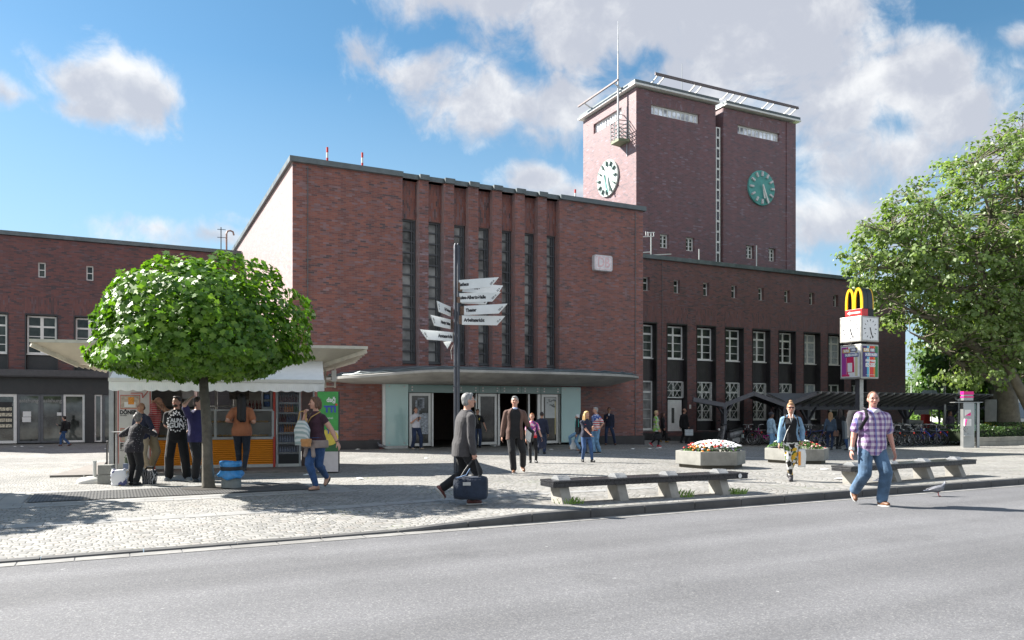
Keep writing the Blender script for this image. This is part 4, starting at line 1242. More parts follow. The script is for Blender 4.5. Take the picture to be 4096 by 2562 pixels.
for i in range(48): le.box(fw - .085, fw - .07, -.022, -.016, .34 + i * (H_ - .42) / 48, .352 + i * (H_ - .42) / 48)
le.obj('light_strip', M('white led strip', (.9, .9, .92), .3), fg)
MB().box(-fw - .0, -fw + .02, -.05, -.03, .8, 1.2).obj('handle', m_alu, fg)
# ---- printed yoghurt drink cooler
gpf = gp(1304, 1894)
cz_ = lambda py: EYE + (HZ - py) / FL * gpf.y - gpf.z
hw = 42 / FL * gpf.y
ay = thing('advert_cooler', 'slim upright cooler printed green and white beside the kiosk', 'cooler', gpf + Vector((0, .25, 0)), R(10))
ht = cz_(1566)
MB().box(-hw, hw, -.22, .25, .02, ht).obj('case', m_blk, ay, bevel=.01)
def ayb(name, a, b, z0, z1, mat, e): return MB().box(a, b, -.224 - e, -.222 - e + .001, z0, z1).obj(name, mat, ay)
print_ = ayb('printed_front', -hw + .01, hw - .01, .03, ht - .01, M('pale print', (.66, .60, .60), .35, var=.12, scale=3), 0)
ayb('green_print', -hw + .01, hw - .01, ht * .52, ht - .01, M('green print', (.06, .33, .07), .35), .004)
ayb('dark_print', -hw + .01, hw - .01, .50, .74, M('dark green print', (.03, .12, .04), .35), .004)
MB().prism([(hw * .99 * math.cos(a) * .9 + .02, .83 + .19 * math.sin(a)) for a in [math.tau * i / 24 for i in range(24)]], -.232, -.229, 'y').obj('bowl_print', M('yellow print', (.72, .55, .08), .35), ay)
text('dağ', .15, m_lwhite, ay, face_m((.07, -.232, ht - .20)), .9, bold=.004); text('TTI', .20, M('blue lettering', (.05, .08, .42), .5), ay, face_m((.05, -.232, ht - .42)), .9, bold=.012)
text('TTI', .13, M('blue lettering', (1, 1, 1)), ay, face_m((.06, -.236, .96)), .9, bold=.008); text('omalı', .07, m_lwhite, ay, face_m((.05, -.232, ht - .62)), .9)
MB().ell((.19, -.233, ht - .31), (.028, .006, .028), 10, 6).obj('red_dot', m_kred, ay)
# ---- standing shelf table, bags, blocks
tpos = P(kw(540, -.55), -.55, 0.045)
tb = thing('standing_table', 'narrow grey standing table in front of the kiosk menu panel', 'table', tpos, QA)
zt_ = EYE - (1728 - HZ) / FL * 17.4
MB().box(-.48, .44, -.17, .22, zt_ - .06, zt_ - .045).obj('top', m_kgrey, tb, bevel=.008)
MB().tube([(.36, .1, 0), (.36, .1, zt_ - .1)], .025, 8).obj('leg', m_kgrey, tb); MB().tube([(-.4, .1, 0), (-.4, .1, zt_ - .1)], .025, 8).obj('leg', m_kgrey, tb)
def mesh_thing(name, label, cat, mb, mat, loc, rz=0, **kw_):
    g = kw_.pop('group', None)
    o = mb.obj(name, mat, None, **kw_); o.location = loc; o.rotation_euler = (0, 0, rz)
    return tag(o, label, cat, g)
p = gp(412, 1938); w_ = .125
m_block = M('grey concrete block', (.24, .24, .22), .85, var=.2, bump=.2, grime=.4)
for i in range(2):
    mesh_thing('concrete_block', ('lower' if i == 0 else 'upper') + ' grey concrete block of the pair stacked by the kiosk corner', 'block', MB().box(-w_, w_, -w_, w_, 0, .185), m_block, p + Vector((0, .13, .19 * i)), R(8 + 3 * i), bevel=.01)
p = gp(337, 1937) + Vector((0, .25, 0))
um = thing('parasol_base', 'white domed parasol base with empty pole tube on the cobbles', 'parasol base', p)
MB().lathe([(.26, 0), (.265, .03), (.24, .07), (.16, .11), (.05, .13), (0.001, .132)], n=24).obj('base', M('chalky white plastic', (.62, .60, .57), .7, grime=.25), um, auto=50)
MB().tube([(.07, 0, .1), (.07, 0, .42)], .032, 10).tube([(.07, 0, .42), (.07, 0, .44)], .036, 10).obj('tube', m_alu, um)
MB().tube([(-.1, -.05, .09), (-.12, -.06, .15)], .015, 6).obj('screw', m_alu, um)
p = gp(428, 1880)
fs2 = thing('folding_stand', 'black folding pole stand leaning behind the concrete blocks', 'stand', p)
MB().tube([(0, 0, 0), (0, 0, .62), (.02, 0, .68)], .022, 8).obj('pole', m_blk, fs2); MB().tube([(0, 0, .2), (-.14, -.05, 0)], .015, 6).obj('strut', m_blk, fs2); MB().ell((.02, 0, .69), (.05, .03, .03), 8, 6).obj('clamp', m_blk, fs2)
def bag_mesh(w_, d, h, seed, neck=.6, n=18, wob=.12):
    r4 = random.Random(seed); mb = MB(); rings = []
    for q in range(9):
        f = q / 8; s_ = (1 - .15 * (1 - f)) if f < .6 else 1 - (1 - neck) * (f - .6) / .4
        rings.append([(w_ / 2 * s_ * math.copysign(abs(math.cos(a)) ** .6, math.cos(a)) * (1 + wob * (r4.random() - .5)), d / 2 * s_ * math.copysign(abs(math.sin(a)) ** .6, math.sin(a)) * (1 + wob * (r4.random() - .5)), h * f + (r4.random() - .5) * .02 * (f > .2)) for a in [math.tau * i / n for i in range(n)]])
    return mb.loft(rings)
k = NT('printed carrier bag'); pp = k.obj(); zz = k.sep(pp)
c = k.mix(k.mr(k.noise(pp, 7, 2), .58, .62), (.72, .72, .74), (.08, .09, .22)); c = k.mix(k.mr(k.noise(k.vmath('ADD', pp, (3, 1, 2)), 6, 2), .64, .66), c, (.7, .45, .05))
m_carrier = k.out(c, .45)
pbg = thing('carrier_bag', 'crumpled white plastic carrier bag on the ground by the woman in the dotted jacket', 'bag', gp(468, 1945) + Vector((0, .1, 0)), .2)
bag_mesh(.33, .2, .30, 3, .8, wob=.2).obj('body', m_carrier, pbg, smooth=True)
h_ = MB(); h_.tube([(-.12, 0, .27), (-.14, 0, .33), (-.06, .02, .30)], .016, 5).tube([(.02, 0, .27), (.1, 0, .32), (.14, 0, .27)], .018, 5); h_.obj('handle', m_carrier, pbg)
tl_ = thing('shopping_trolley_bag', 'slim grey blue wheeled shopping bag behind the dotted jacket woman', 'bag', gp(507, 1936) + Vector((0, .1, 0)), .1)
MB().box(-.085, .085, -.1, .1, .03, .40).obj('body', M('grey blue bag cloth', (.12, .15, .22), .7, var=.3), tl_, bevel=.02)
bag_mesh(.17, .16, .2, 5, .6).obj('flap', M('olive cloth', (.08, .10, .06), .8, var=.5), tl_).location = (0, 0, .40)
for x in (-.08, .08):
    MB().tube([(x - .012, 0, .035), (x + .012, 0, .035)], .035, 10).obj('wheel', m_blk, tl_)
k = NT('zebra print bag'); pp = k.obj()
wv = k.new('ShaderNodeTexWave'); wv.inputs['Scale'].default_value = 9; wv.inputs['Distortion'].default_value = 9; wv.inputs['Detail'].default_value = 2; k.put(wv.inputs['Vector'], pp)
m_zebra = k.out(k.mix(k.mr(wv.outputs['Fac'], .6, .75), (.012, .012, .014), (.45, .43, .43)), .5)
zb_ = thing('handbag', 'black and white patterned handbag on the ground at the kiosk table', 'bag', gp(586, 1938) + Vector((0, .12, 0)), -.2)
bag_mesh(.30, .2, .27, 8, .9).obj('body', m_zebra, zb_, smooth=True)
MB().tube([(-.1, 0, .25), (-.06, .02, .33), (.06, .02, .33), (.1, 0, .25)], .018, 6).obj('handle', m_blk, zb_)
# ---------------------------------------------------------------- tree grate, bins
def k_of(px, py):
    p = gp(px, py); return kerb_st(p.x, p.y)
k = NT('cast iron grate'); pp = k.geo(); P_ = k.sep(pp)
xx = k.math('ADD', k.math('MULTIPLY', P_[0], KC), k.math('MULTIPLY', P_[1], KS)); yy = k.math('SUBTRACT', k.math('MULTIPLY', P_[1], KC), k.math('MULTIPLY', P_[0], KS))
sl_ = k.mr(k.math('ABSOLUTE', k.math('SUBTRACT', k.math('FRACT', k.math('DIVIDE', xx, .05)), .5)), .2, .3)
cr2 = k.math('LESS_THAN', k.math('FRACT', k.math('DIVIDE', yy, .39)), .06)
m_grate = k.out(k.mix(k.math('MAXIMUM', sl_, cr2), (.05, .05, .05), (.135, .132, .128)), .55, .3)
gr = MB()
sheet(gr, [-8.0 + .45 * i for i in range(11)], [4.78, 5.15, 5.52, 5.9, 6.26], .012)
o = gr.obj('tree_grate', m_grate); tag(o, 'dark slotted iron tree grate around the young maple', 'tree grate')
TRK = gp(834, 1955)
hl = MB(); hl.lathe([(.46, 0), (.46, .006), (.4, .008)], (TRK.x, TRK.y, TRK.z + .012), 24); o = hl.obj('tree_pit', M('dark soil', (.035, .03, .025), .95, var=.4)); tag(o, None, None, kind='structure')
bp = gp(910, 1957) + Vector((0, .19, 0))
bn = thing('litter_bin', 'round concrete litter bin lined with a blue plastic bag by the maple trunk', 'bin', bp)
MB().lathe([(.185, 0), (.178, .05), (.178, .42)], n=24).obj('barrel', M('stained concrete bin', (.25, .27, .26), .7, grime=.6, scale=3), bn, auto=50)
r5 = random.Random(2); rings = []
for z, r_ in ((.20, .222), (.23, .245), (.28, .222), (.335, .19), (.345, .185), (.40, .186), (.41, .19), (.47, .205), (.50, .198), (.495, .17), (.40, .16)):
    rings.append([((r_ + (.02 * math.sin(3 * a + z * 20) + .015 * (r5.random() - .5)) * (z < .3 or z > .42)) * math.cos(a), (r_ + .015 * (r5.random() - .5)) * math.sin(a), z + (.022 * math.sin(2 * a + 1) + .016 * math.sin(5 * a)) * (z < .24) + .012 * math.sin(3 * a) * (z > .46)) for a in [math.tau * i / 28 for i in range(28)]])
MB().loft(rings, caps=False).obj('bag', M('blue bin liner', (.05, .27, .60), .35, var=.25, scale=9), bn, smooth=True)
MB().lathe([(.196, .335), (.20, .345), (.20, .395), (.196, .405)], n=24, caps=False).obj('strap', m_blk, bn)

# ---------------------------------------------------------------- finger post
fpx = gp(1827, 1893)
fp = thing('finger_post', 'dark steel signpost carrying white pointed direction boards', 'signpost', fpx)
FD = fpx.y
def fzz(py, d=None): return EYE + (HZ - py) / FL * (d or FD) - fpx.z
m_post = M('dark grey post paint', (.075, .08, .095), .4, .4, var=.15)
ht = fzz(975)
pm = MB()
for a in range(4):
    c_ = (.045 * math.cos(R(45 + 90 * a)), .045 * math.sin(R(45 + 90 * a)))
    pm.tube([(c_[0] * 1.1, c_[1] * 1.1, 0), (c_[0] * 1.1, c_[1] * 1.1, ht - .06), (c_[0] * .9, c_[1] * .9, ht)], [.033, .033, .012], 8)
pm.tube([(0, 0, 0), (0, 0, ht - .08)], .045, 8)
pm.obj('post', m_post, fp, auto=50)
m_board = M('white sign board', (.78, .80, .80), .4, var=.06, scale=3, grime=.12)
m_rust = M('rusty bracket', (.16, .10, .07), .7, var=.4, scale=20)
def Y9(x, y): return 1650 + x / 3.024, 950 + y / 3.024
def board(side, px0, py_t, py_b, tx, ty, bx, label, txt, dist, r, tsize=.105, mid=False, off_=.10):
    """px0: inner end; (tx,ty): long upper tip; bx: x of the lower tip; depth follows from the drawn slope"""
    x0, y0t = Y9(px0, py_t); _, y0b = Y9(px0, py_b); xt, yt = Y9(tx, ty)
    d0 = FD - (.03 if side > 0 else .0)
    zt_ = EYE + (HZ - y0t) / FL * d0; zb_ = EYE + (HZ - y0b) / FL * d0
    d1 = (zt_ - EYE) / ((HZ - yt) / FL)
    A = Vector(((x0 - CX) / FL * d0, d0, 0)); B = Vector(((xt - CX) / FL * d1, d1, 0))
    L = (B - A).length; yaw = math.atan2(B.y - A.y, B.x - A.x)
    f = (bx - px0) / (tx - px0)
    b = thing('direction_board', label, 'sign board') if False else None
    o = bpy.data.objects.new('direction_board', None); COL.objects.link(o); o.parent = fp
    bpy.data.objects.remove(o)
    loc = A - Vector((fpx.x, fpx.y, 0)); loc.z = zb_ - fpx.z
    Hh = zt_ - zb_
    if side < 0: yaw -= math.pi
    sg = side
    poly = [(0, 0), (sg * L * f, 0), (sg * L, Hh), (0, Hh)]
    mb = MB(); mb.prism(poly, -.012, .012, 'y'); 
    bo = mb.obj('direction_board', m_board, fp, bevel=.004)
    Mx = Matrix.Translation(loc) @ Matrix.Rotation(yaw, 4, 'Z')
    bo.data.transform(Mx)
    if label: bo['label'] = label
    br = MB(); br.box(-.1 if sg > 0 else .0, 0 if sg > 0 else .1, -.02, .02, .01, Hh - .01); bb = br.obj('bracket', m_rust, bo); bb.data.transform(Mx)
    if txt:
        t = text(txt, tsize, m_letter, bo, Mx @ face_m(((.05 if sg > 0 else -.03), -.0135, Hh * .5)), .78, .001, 'LEFT' if sg > 0 else 'RIGHT', bold=.006)
    if dist:
        ang = math.atan2(Hh, L * (1 - f)) if sg > 0 else -math.atan2(Hh, L * (1 - f))
        cx_ = sg * L * (1 + f) / 2 - sg * .055
        text(dist, .062, m_letter, bo, Mx @ face_m((cx_, -.0135, Hh * .5), 0, ang), .85, .001, 'CENTER', bold=.001)
    return bo
board(1, 537, 520, 635, 1044, 483, 945, 'topmost board', 'Rathaus', '500 m', 1)
board(1, 600, 545, 660, 1095, 585, 1025, None, '- Neue Mitte -', '50 m', 1, .085)
board(1, 537, 678, 790, 1068, 662, 965, None, 'Luise-Albertz-Halle', '500 m', 1)
board(1, 590, 720, 800, 920, 735, 890, None, 'Bahnhof', '60 m', 1, .08)
board(1, 625, 832, 943, 1148, 803, 1045, None, 'Theater', '700 m', 1)
board(1, 597, 945, 1058, 1120, 955, 1023, None, 'Arbeitsgericht', '75 m', 1)
board(-1, 458, 842, 957, 297, 770, 318, None, 'City Oberhausen', '500 m', 1, .085)
board(-1, 458, 995, 1110, 217, 938, 262, None, 'Polizeipräsidium', '500 m', 1, .09)
bo_am = board(-1, 490, 1150, 1262, 88, 1115, 172, 'torn lowest board', 'Amtsgericht', '100 m', 1)
bb = MB(); bb.prism([(-.32, .0), (-.22, -.16), (-.12, .02)], .05, .07, 'y'); ob_ = bb.obj('torn_sticker', m_board, fp); ob_.data.transform(Matrix.Translation((0, 0, fzz(Y9(0, 1262)[1]))))
cb_ = MB(); cb_.tube([(-.09, -.06, fzz(Y9(0, 1310)[1])), (-.13, -.08, fzz(Y9(0, 1370)[1])), (-.11, -.07, fzz(Y9(0, 1480)[1]))], .006, 4); cb_.obj('loose_tie', m_conc, fp)
bd = MB()
for py in (1470, 1550): bd.box(-.075, .075, -.075, .075, fzz(py), fzz(py) + .03)
each(bd, 'band', m_post, fp)

# ---------------------------------------------------------------- benches
m_granite = M('polished dark granite', (.032, .032, .035), .3, var=.3, scale=30, spec=.4)
m_legc = M('bench concrete leg', (.33, .315, .285), .85, var=.25, scale=4, bump=.15, grime=.35)
m_acryl = M('frosted acrylic', (.40, .41, .42), .25, var=.1); m_acryl.node_tree.nodes['Principled BSDF'].inputs['Alpha'].default_value = .6
def bench(label, legs, xl, xr, ht, dep, grp):
    """legs: pixel feet of the front of each leg; the bench runs between bearings xl and xr"""
    pts = [gp(*q) for q in legs]
    d = (pts[-1] - pts[0]); yaw = math.atan2(d.y, d.x)
    o = thing('stone_bench', label, 'bench', pts[0], yaw, grp)
    c, s = math.cos(yaw), math.sin(yaw)
    def along(px):
        u = (px - CX) / FL; return (u * pts[0].y - pts[0].x) / (c - u * s)
    x0, x1 = along(xl), along(xr)
    y0 = .02; y1 = y0 + dep
    MB().box(x0, x1, y0, y1, ht - .105, ht - .035).obj('seat', m_granite, o, bevel=.008)
    MB().box(x0 + .0, x1 - .0, y0 - .012, y1 + .012, ht - .033, ht).obj('seat_slab', m_granite, o, bevel=.006)
    for p in pts:
        a = (p - pts[0]).length; dz = p.z - pts[0].z
        mb = MB(); mb.prism([(-.03, dz - .05), (.36, dz - .05), (.40, ht - .106), (.10, ht - .106)], a - .09, a + .08, 'x')
        mb.obj('leg', m_legc, o, bevel=.008)
        pl = MB()
        wd, hd = .105, .07
        pl.add([(a - wd, y0 + .06, ht + .002), (a + wd, y0 + .06, ht + .002), (a + wd, y0 + .34, ht + .002), (a - wd, y0 + .34, ht + .002),
                (a - wd * .96, y0 + .14, ht + hd), (a + wd, y0 + .14, ht + hd * .9), (a + wd, y0 + .24, ht + hd * .9), (a - wd * .96, y0 + .24, ht + hd)],
               [(0, 1, 2, 3), (4, 5, 6, 7), (0, 1, 5, 4), (1, 2, 6, 5), (2, 3, 7, 6), (3, 0, 4, 7)])
        pl.obj('seat_divider', m_acryl, o, bevel=.004)
    return o, pts
tw = lambda x, y: (1900 + x / 2.7, 1500 + y / 2.7)
b1, bp1 = bench('long dark granite bench with frosted dividers in front of the first flower tub', [tw(1000, 1395), tw(1640, 1362), (2500 + 570 / 2.7, 1500 + 1328 / 2.7), (2500 + 1105 / 2.7, 1500 + 1292 / 2.7)], 2216, 2995, .36, .44, 'granite benches along the kerb')
t3 = lambda x, y: (3300 + x / 2.7, 1500 + y / 2.7)
b2, bp2 = bench('long dark granite bench behind the man in the purple checked shirt', [t3(400, 1186), t3(830, 1156), t3(1180, 1127), t3(1505, 1100)], 3408, 3909, .36, .44, 'granite benches along the kerb')
MB().lathe([(.04, 0), (.04, .004)], n=14).obj('sticker', m_paper, b1).matrix_local = Matrix.Translation((3.45, .005, .31)) @ Matrix.Rotation(R(90), 4, 'X')
# grass tufts at the feet
k = NT('grass blade'); m_tuft = k.out(k.mix(k.noise(k.obj(), 9), (.12, .26, .03), (.26, .38, .08)), .7)
def tuft(p, label, n=60, r=.14, h=.12, seed=1):
    q = random.Random(seed); mb = MB()
    for i in range(n):
        a, d = q.random() * math.tau, r * q.random() ** .7; x, y = d * math.cos(a) * 1.5, d * math.sin(a)
        L = h * .75 * (.5 + q.random() * .7); b = q.random() * math.tau; w_ = .006
        e = (L * .5 * math.cos(b), L * .5 * math.sin(b))
        mb.add([(x - w_, y, 0), (x + w_, y, 0), (x + e[0] * .4, y + e[1] * .4, L * .7), (x + e[0], y + e[1], L)], [(0, 1, 2), (1, 3, 2)])
    o = mb.obj('grass_tuft', m_tuft, None, fix=False); o.location = p; tag(o, label, 'grass tuft', 'weeds at the bench feet')
tuft(gp(2278, 2014), 'green grass tuft at the first leg of the nearer bench', 110, .16, .12, 1)
tuft(gp(2742, 1989), 'thin upright weed at the third leg of the nearer bench', 50, .09, .17, 2)
tuft(gp(2942, 1976), 'bushy grass tuft at the last leg of the nearer bench', 100, .13, .13, 3)
tuft(gp(3413, 1934), 'small weed at the first leg of the farther bench', 50, .09, .1, 4)

# ---------------------------------------------------------------- hexagonal flower tubs
m_tub = M('weathered tub concrete', (.27, .265, .24), .85, var=.25, scale=2.2, bump=.25, grime=.6)
m_leafy = M('bedding leaves', (.09, .19, .035), .6, var=.5, scale=14)
m_flw = M('white petals', (.80, .80, .80), .7, var=.06); m_flo = M('orange petals', (.80, .22, .01), .6); m_flr = M('red petals', (.65, .03, .02), .6); m_flp = M('pink petals', (.75, .38, .34), .6); m_fll = M('lilac petals', (.55, .5, .66), .6)
def tub(px, py, wid, label, seed, hump):
    p = gp(px, py); Rr = wid / FL * p.y / 2
    o = thing('flower_tub', label, 'flower tub', p + Vector((0, Rr * .87 - .05, 0)), 0, 'hexagonal flower tubs')
    hx = lambda r, z, a0=0: [(r * math.cos(R(60 * i) + a0), r * math.sin(R(60 * i) + a0), z) for i in range(6)]
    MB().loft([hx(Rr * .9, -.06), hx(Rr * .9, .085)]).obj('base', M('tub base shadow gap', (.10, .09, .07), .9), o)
    tb_ = MB(); tb_.loft([hx(Rr, .087), hx(Rr, .43), hx(Rr - .09, .43), hx(Rr - .10, .33)], caps=True); tb_.obj('tub', m_tub, o, bevel=.012)
    q = random.Random(seed); lv = MB(); fl = {}
    def hz(x, y):
        d = math.hypot(x - hump[0], y) / (Rr * .95)
        return .36 + hump[1] * max(0, 1 - d * d)
    for i in range(1500):
        a, d = q.random() * math.tau, (Rr - .10) * q.random() ** .5
        x, y = d * math.cos(a), d * math.sin(a)
        if max(abs(x * math.cos(R(30 + 60 * j)) + y * math.sin(R(30 + 60 * j))) for j in range(3)) > Rr * .80: continue
        z = hz(x, y) + .03 * q.random(); s = .022 + .022 * q.random(); b = q.random() * math.tau
        ux, uy = math.cos(b) * s, math.sin(b) * s; t_ = (q.random() - .5) * s * 2
        lv.add([(x - ux, y - uy, z - t_), (x + uy * .5, y - ux * .5, z + .01), (x + ux, y + uy, z + t_ + .015), (x - uy * .5, y + ux * .5, z + .01)], [(0, 1, 2, 3)])
    lv.obj('foliage', m_leafy, o, fix=False)
    MB().loft([hx(Rr - .11, .30), hx(Rr * .80, .355), hx(Rr * .45, .37)]).obj('soil', M('dark soil', (1, 1, 1)), o)
    def bloom(mat, name, n, sel, dz=.05, s0=.028):
        mb = MB(); c = 0
        for i in range(n * 8):
            if c >= n: break
            a, d = q.random() * math.tau, (Rr - .10) * q.random() ** .5
            x, y = d * math.cos(a), d * math.sin(a)
            if not sel(x, y): continue
            if max(abs(x * math.cos(R(30 + 60 * j)) + y * math.sin(R(30 + 60 * j))) for j in range(3)) > Rr * .80: continue
            s = s0 * (.8 + .5 * q.random())
            mb.ell((x, y, hz(x, y) + dz + .02 * q.random()), (s, s, s * .6), 6, 4); c += 1
        mb.obj(name, mat, o, fix=False)
    return o, bloom, Rr
t1, bl, Rr = tub(2873, 1877, 291, 'concrete flower tub heaped with white blooms and a few orange ones', 4, (.12, .26))
bl(m_flw, 'white_blooms', 560, lambda x, y: math.hypot(x - .1, y) < .68 and x > -.45, .06); bl(m_flo, 'orange_blooms', 15, lambda x, y: x < -.18 and x > -.62 and y < -.15, .07, .036)
bl(m_flr, 'red_blooms', 16, lambda x, y: (x < -.4 and abs(y) < .4) or (y < -.3 and abs(x) < .3), .09, .03); bl(m_fll, 'lilac_blooms', 12, lambda x, y: y < -.5, .03, .03)
t2, bl, Rr = tub(3227, 1857, 265, 'concrete flower tub with white and red blooms beside the woman in sunglasses', 9, (-.1, .26))
bl(m_flw, 'white_blooms', 260, lambda x, y: math.hypot(x + .1, y - .15) < .5, .06); bl(m_flp, 'pink_blooms', 26, lambda x, y: y < .2 and x > -.2, .05, .026); bl(m_flr, 'red_blooms', 16, lambda x, y: x > .25 or x < -.7, .06, .034)

# ---------------------------------------------------------------- clock and advertising pillar
cpx = gp(3437, 1807)
cp_ = thing('clock_pillar', 'pillar with yellow arches on top, square clock and colourful poster cube', 'clock pillar', cpx, TH)
CD = cpx.y
def cz3(y): return EYE + (HZ - (1100 + y / 3.025)) / FL * CD - cpx.z
hw = .53
m_cbox = M('pillar box frame', (.42, .41, .38), .4, .3)
MB().box(-.115, .115, -.115, .115, 0, cz3(1262)).obj('post', M('pillar post', (.10, .10, .11), .4, .4), cp_)
MB().box(-.115, .115, -.118, -.116, .05, cz3(1262) - .02).obj('post_trim', m_cbox, cp_)
zA0, zA1 = cz3(1262), cz3(853); zB0, zB1 = cz3(822), cz3(518)
MB().box(-.2, .2, -.2, .2, zA1, zB0).obj('neck', m_blk, cp_)
MB().box(-hw, hw, -hw, hw, zA0, zA1).obj('poster_cube', m_cbox, cp_, bevel=.02)
MB().box(-hw - .01, hw + .01, -hw - .01, hw + .01, zB0, zB1).obj('clock_cube', m_cbox, cp_, bevel=.02)
m_dialw = M('white clock dial', (.80, .80, .80), .3, var=.02)
def cube_face(side, e):
    """x along the face, y up; side 0 looks along -y, side 1 looks along -x"""
    return (lambda a, z, q=0.0: (a, -hw - e - q, z)) if side == 0 else (lambda a, z, q=0.0: (-hw - e - q, -a, z))
def fquad(side, pts, e, mat, name, parent=cp_, th=.004):
    f = cube_face(side, e); mb = MB(); n = len(pts)
    mb.add([f(*p) for p in pts] + [f(*p, th) for p in pts], [tuple(range(n)), tuple(range(n, 2 * n))] + [(i, (i + 1) % n, n + (i + 1) % n, n + i) for i in range(n)])
    return mb.obj(name, mat, parent)
rc = lambda a, b, c, d: [(a, c), (b, c), (b, d), (a, d)]
zBm = (zB0 + zB1) / 2; hb = (zB1 - zB0) / 2 - .07
for side in (0, 1):
    dl = fquad(side, rc(-hw + .07, hw - .07, zBm - hb, zBm + hb), .012, m_dialw, 'clock_dial')
    for i in range(12):
        a = R(30 * i); d = (math.sin(a), math.cos(a)); n_ = (d[1], -d[0]); w_ = .014 if i % 3 else .02
        fquad(side, [(d[0] * .30 + n_[0] * w_, zBm + d[1] * .33 + n_[1] * w_), (d[0] * .38 + n_[0] * w_, zBm + d[1] * .41 + n_[1] * w_), (d[0] * .38 - n_[0] * w_, zBm + d[1] * .41 - n_[1] * w_), (d[0] * .30 - n_[0] * w_, zBm + d[1] * .33 - n_[1] * w_)], .018, m_letter, 'hour_mark', dl)
    for ang, L, w_ in ((163.5, .26, .022), (160, .40, .015)):
        a = R(ang); d = (math.sin(a), math.cos(a)); n_ = (d[1], -d[0])
        fquad(side, [(-d[0] * .06 + n_[0] * w_, zBm - d[1] * .06 + n_[1] * w_), (d[0] * L + n_[0] * w_, zBm + d[1] * L + n_[1] * w_), (d[0] * L - n_[0] * w_, zBm + d[1] * L - n_[1] * w_), (-d[0] * .06 - n_[0] * w_, zBm - d[1] * .06 - n_[1] * w_)], .024, m_letter, 'hand', dl)
# posters
za, zb_ = zA0 + .07, zA1 - .07; ph = zb_ - za; xw = hw - .07
cols = [('violet stripe', (.05, .02, .14), -1, -.45), ('sky blue stripe', (.08, .45, .62), -.45, -.18), ('white stripe', (.7, .68, .6), -.18, -.10), ('red stripe', (.68, .03, .02), -.10, .42), ('orange stripe', (.72, .22, .02), .42, .62), ('green stripe', (.03, .20, .06), .62, 1)]
p0 = fquad(0, rc(-xw, xw, za, zb_), .010, m_dialw, 'poster')
for nm, c_, a, b in cols: fquad(0, rc(a * xw, b * xw, za + .003, zb_ - .003), .016, M(nm, c_, .4, var=.03), 'stripe', p0)
def ptxt(side, s_, a, z, size, mat, sx=.72, al='CENTER', bold=.008):
    f = cube_face(side, .026)
    return text(s_, size, mat, p0 if side == 0 else p1, face_m(f(a, z), 0 if side == 0 else -R(90)), sx, .002, al, bold=bold)
fquad(0, rc(-xw * .93, -xw * .12, zb_ - .26, zb_ - .10), .020, M('gold label', (.62, .38, .08), .5), 'word_panel', p0); fquad(0, rc(-xw * .12, xw * .62, zb_ - .26, zb_ - .10), .020, M('navy label', (.03, .04, .16), .5), 'word_panel', p0)
fquad(0, rc(-xw * .75, xw * .95, zb_ - .46, zb_ - .28), .020, M('blue label', (.07, .10, .28), .5), 'word_panel', p0)
ptxt(0, 'SUPER', -xw * .52, zb_ - .18, .155, m_lwhite, .68); ptxt(0, 'OBER', xw * .25, zb_ - .18, .155, m_lwhite, .68); ptxt(0, 'SAUBER HAUSEN', xw * .1, zb_ - .37, .155, m_lwhite, .60)
ptxt(0, 'Abfallberatung', 0, za + ph * .53, .15, m_lwhite, .70); ptxt(0, '825-3585', 0, za + ph * .38, .225, m_lwhite, .70, bold=.012); ptxt(0, 'www.super-sauber-ober-hausen.de', 0, za + .09, .05, m_lwhite, .8, bold=0)
p1 = fquad(1, rc(-xw, xw, za, zb_), .010, m_dialw, 'poster')
for nm, c_, a, b in (('magenta stripe', (.36, .05, .30), -.95, -.45), ('crimson stripe', (.60, .03, .14), -.42, -.25), ('cream stripe', (.66, .62, .38), .52, .78)): fquad(1, rc(a * xw, b * xw, za + .04, zb_ - .03), .016, M(nm, c_, .4, var=.03), 'stripe', p1)
fquad(1, rc(-xw * .85, xw * .0, zb_ - .27, zb_ - .11), .020, M('gold label', (1, 1, 1)), 'word_panel', p1); fquad(1, rc(xw * .0, xw * .7, zb_ - .24, zb_ - .08), .020, M('navy label', (1, 1, 1)), 'word_panel', p1)
fquad(1, rc(-xw * .65, xw * .9, zb_ - .46, zb_ - .29), .020, M('blue label', (1, 1, 1)), 'word_panel', p1)
ptxt(1, 'SUPER', -xw * .42, zb_ - .19, .145, m_lwhite, .68); ptxt(1, 'OBER-', xw * .35, zb_ - .16, .145, m_lwhite, .62); ptxt(1, 'SAUBER-HAUSEN', xw * .13, zb_ - .375, .14, m_lwhite, .58)
fquad(1, rc(-xw * .9, -xw * .1, za + .03, za + .12), .020, M('crimson stripe', (1, 1, 1)), 'word_panel', p1)
# a plain red vessel in place of the poster's figure
fquad(1, [(-.17, za + .2), (.2, za + .2), (.2, za + .42), (.17, za + .85), (-.14, za + .85), (-.17, za + .42)], .021, M('poster red', (.62, .02, .10), .5), 'picture', p1)
fquad(1, rc(-.13, .1, za + .22, za + .6), .027, m_dialw, 'picture', p1)
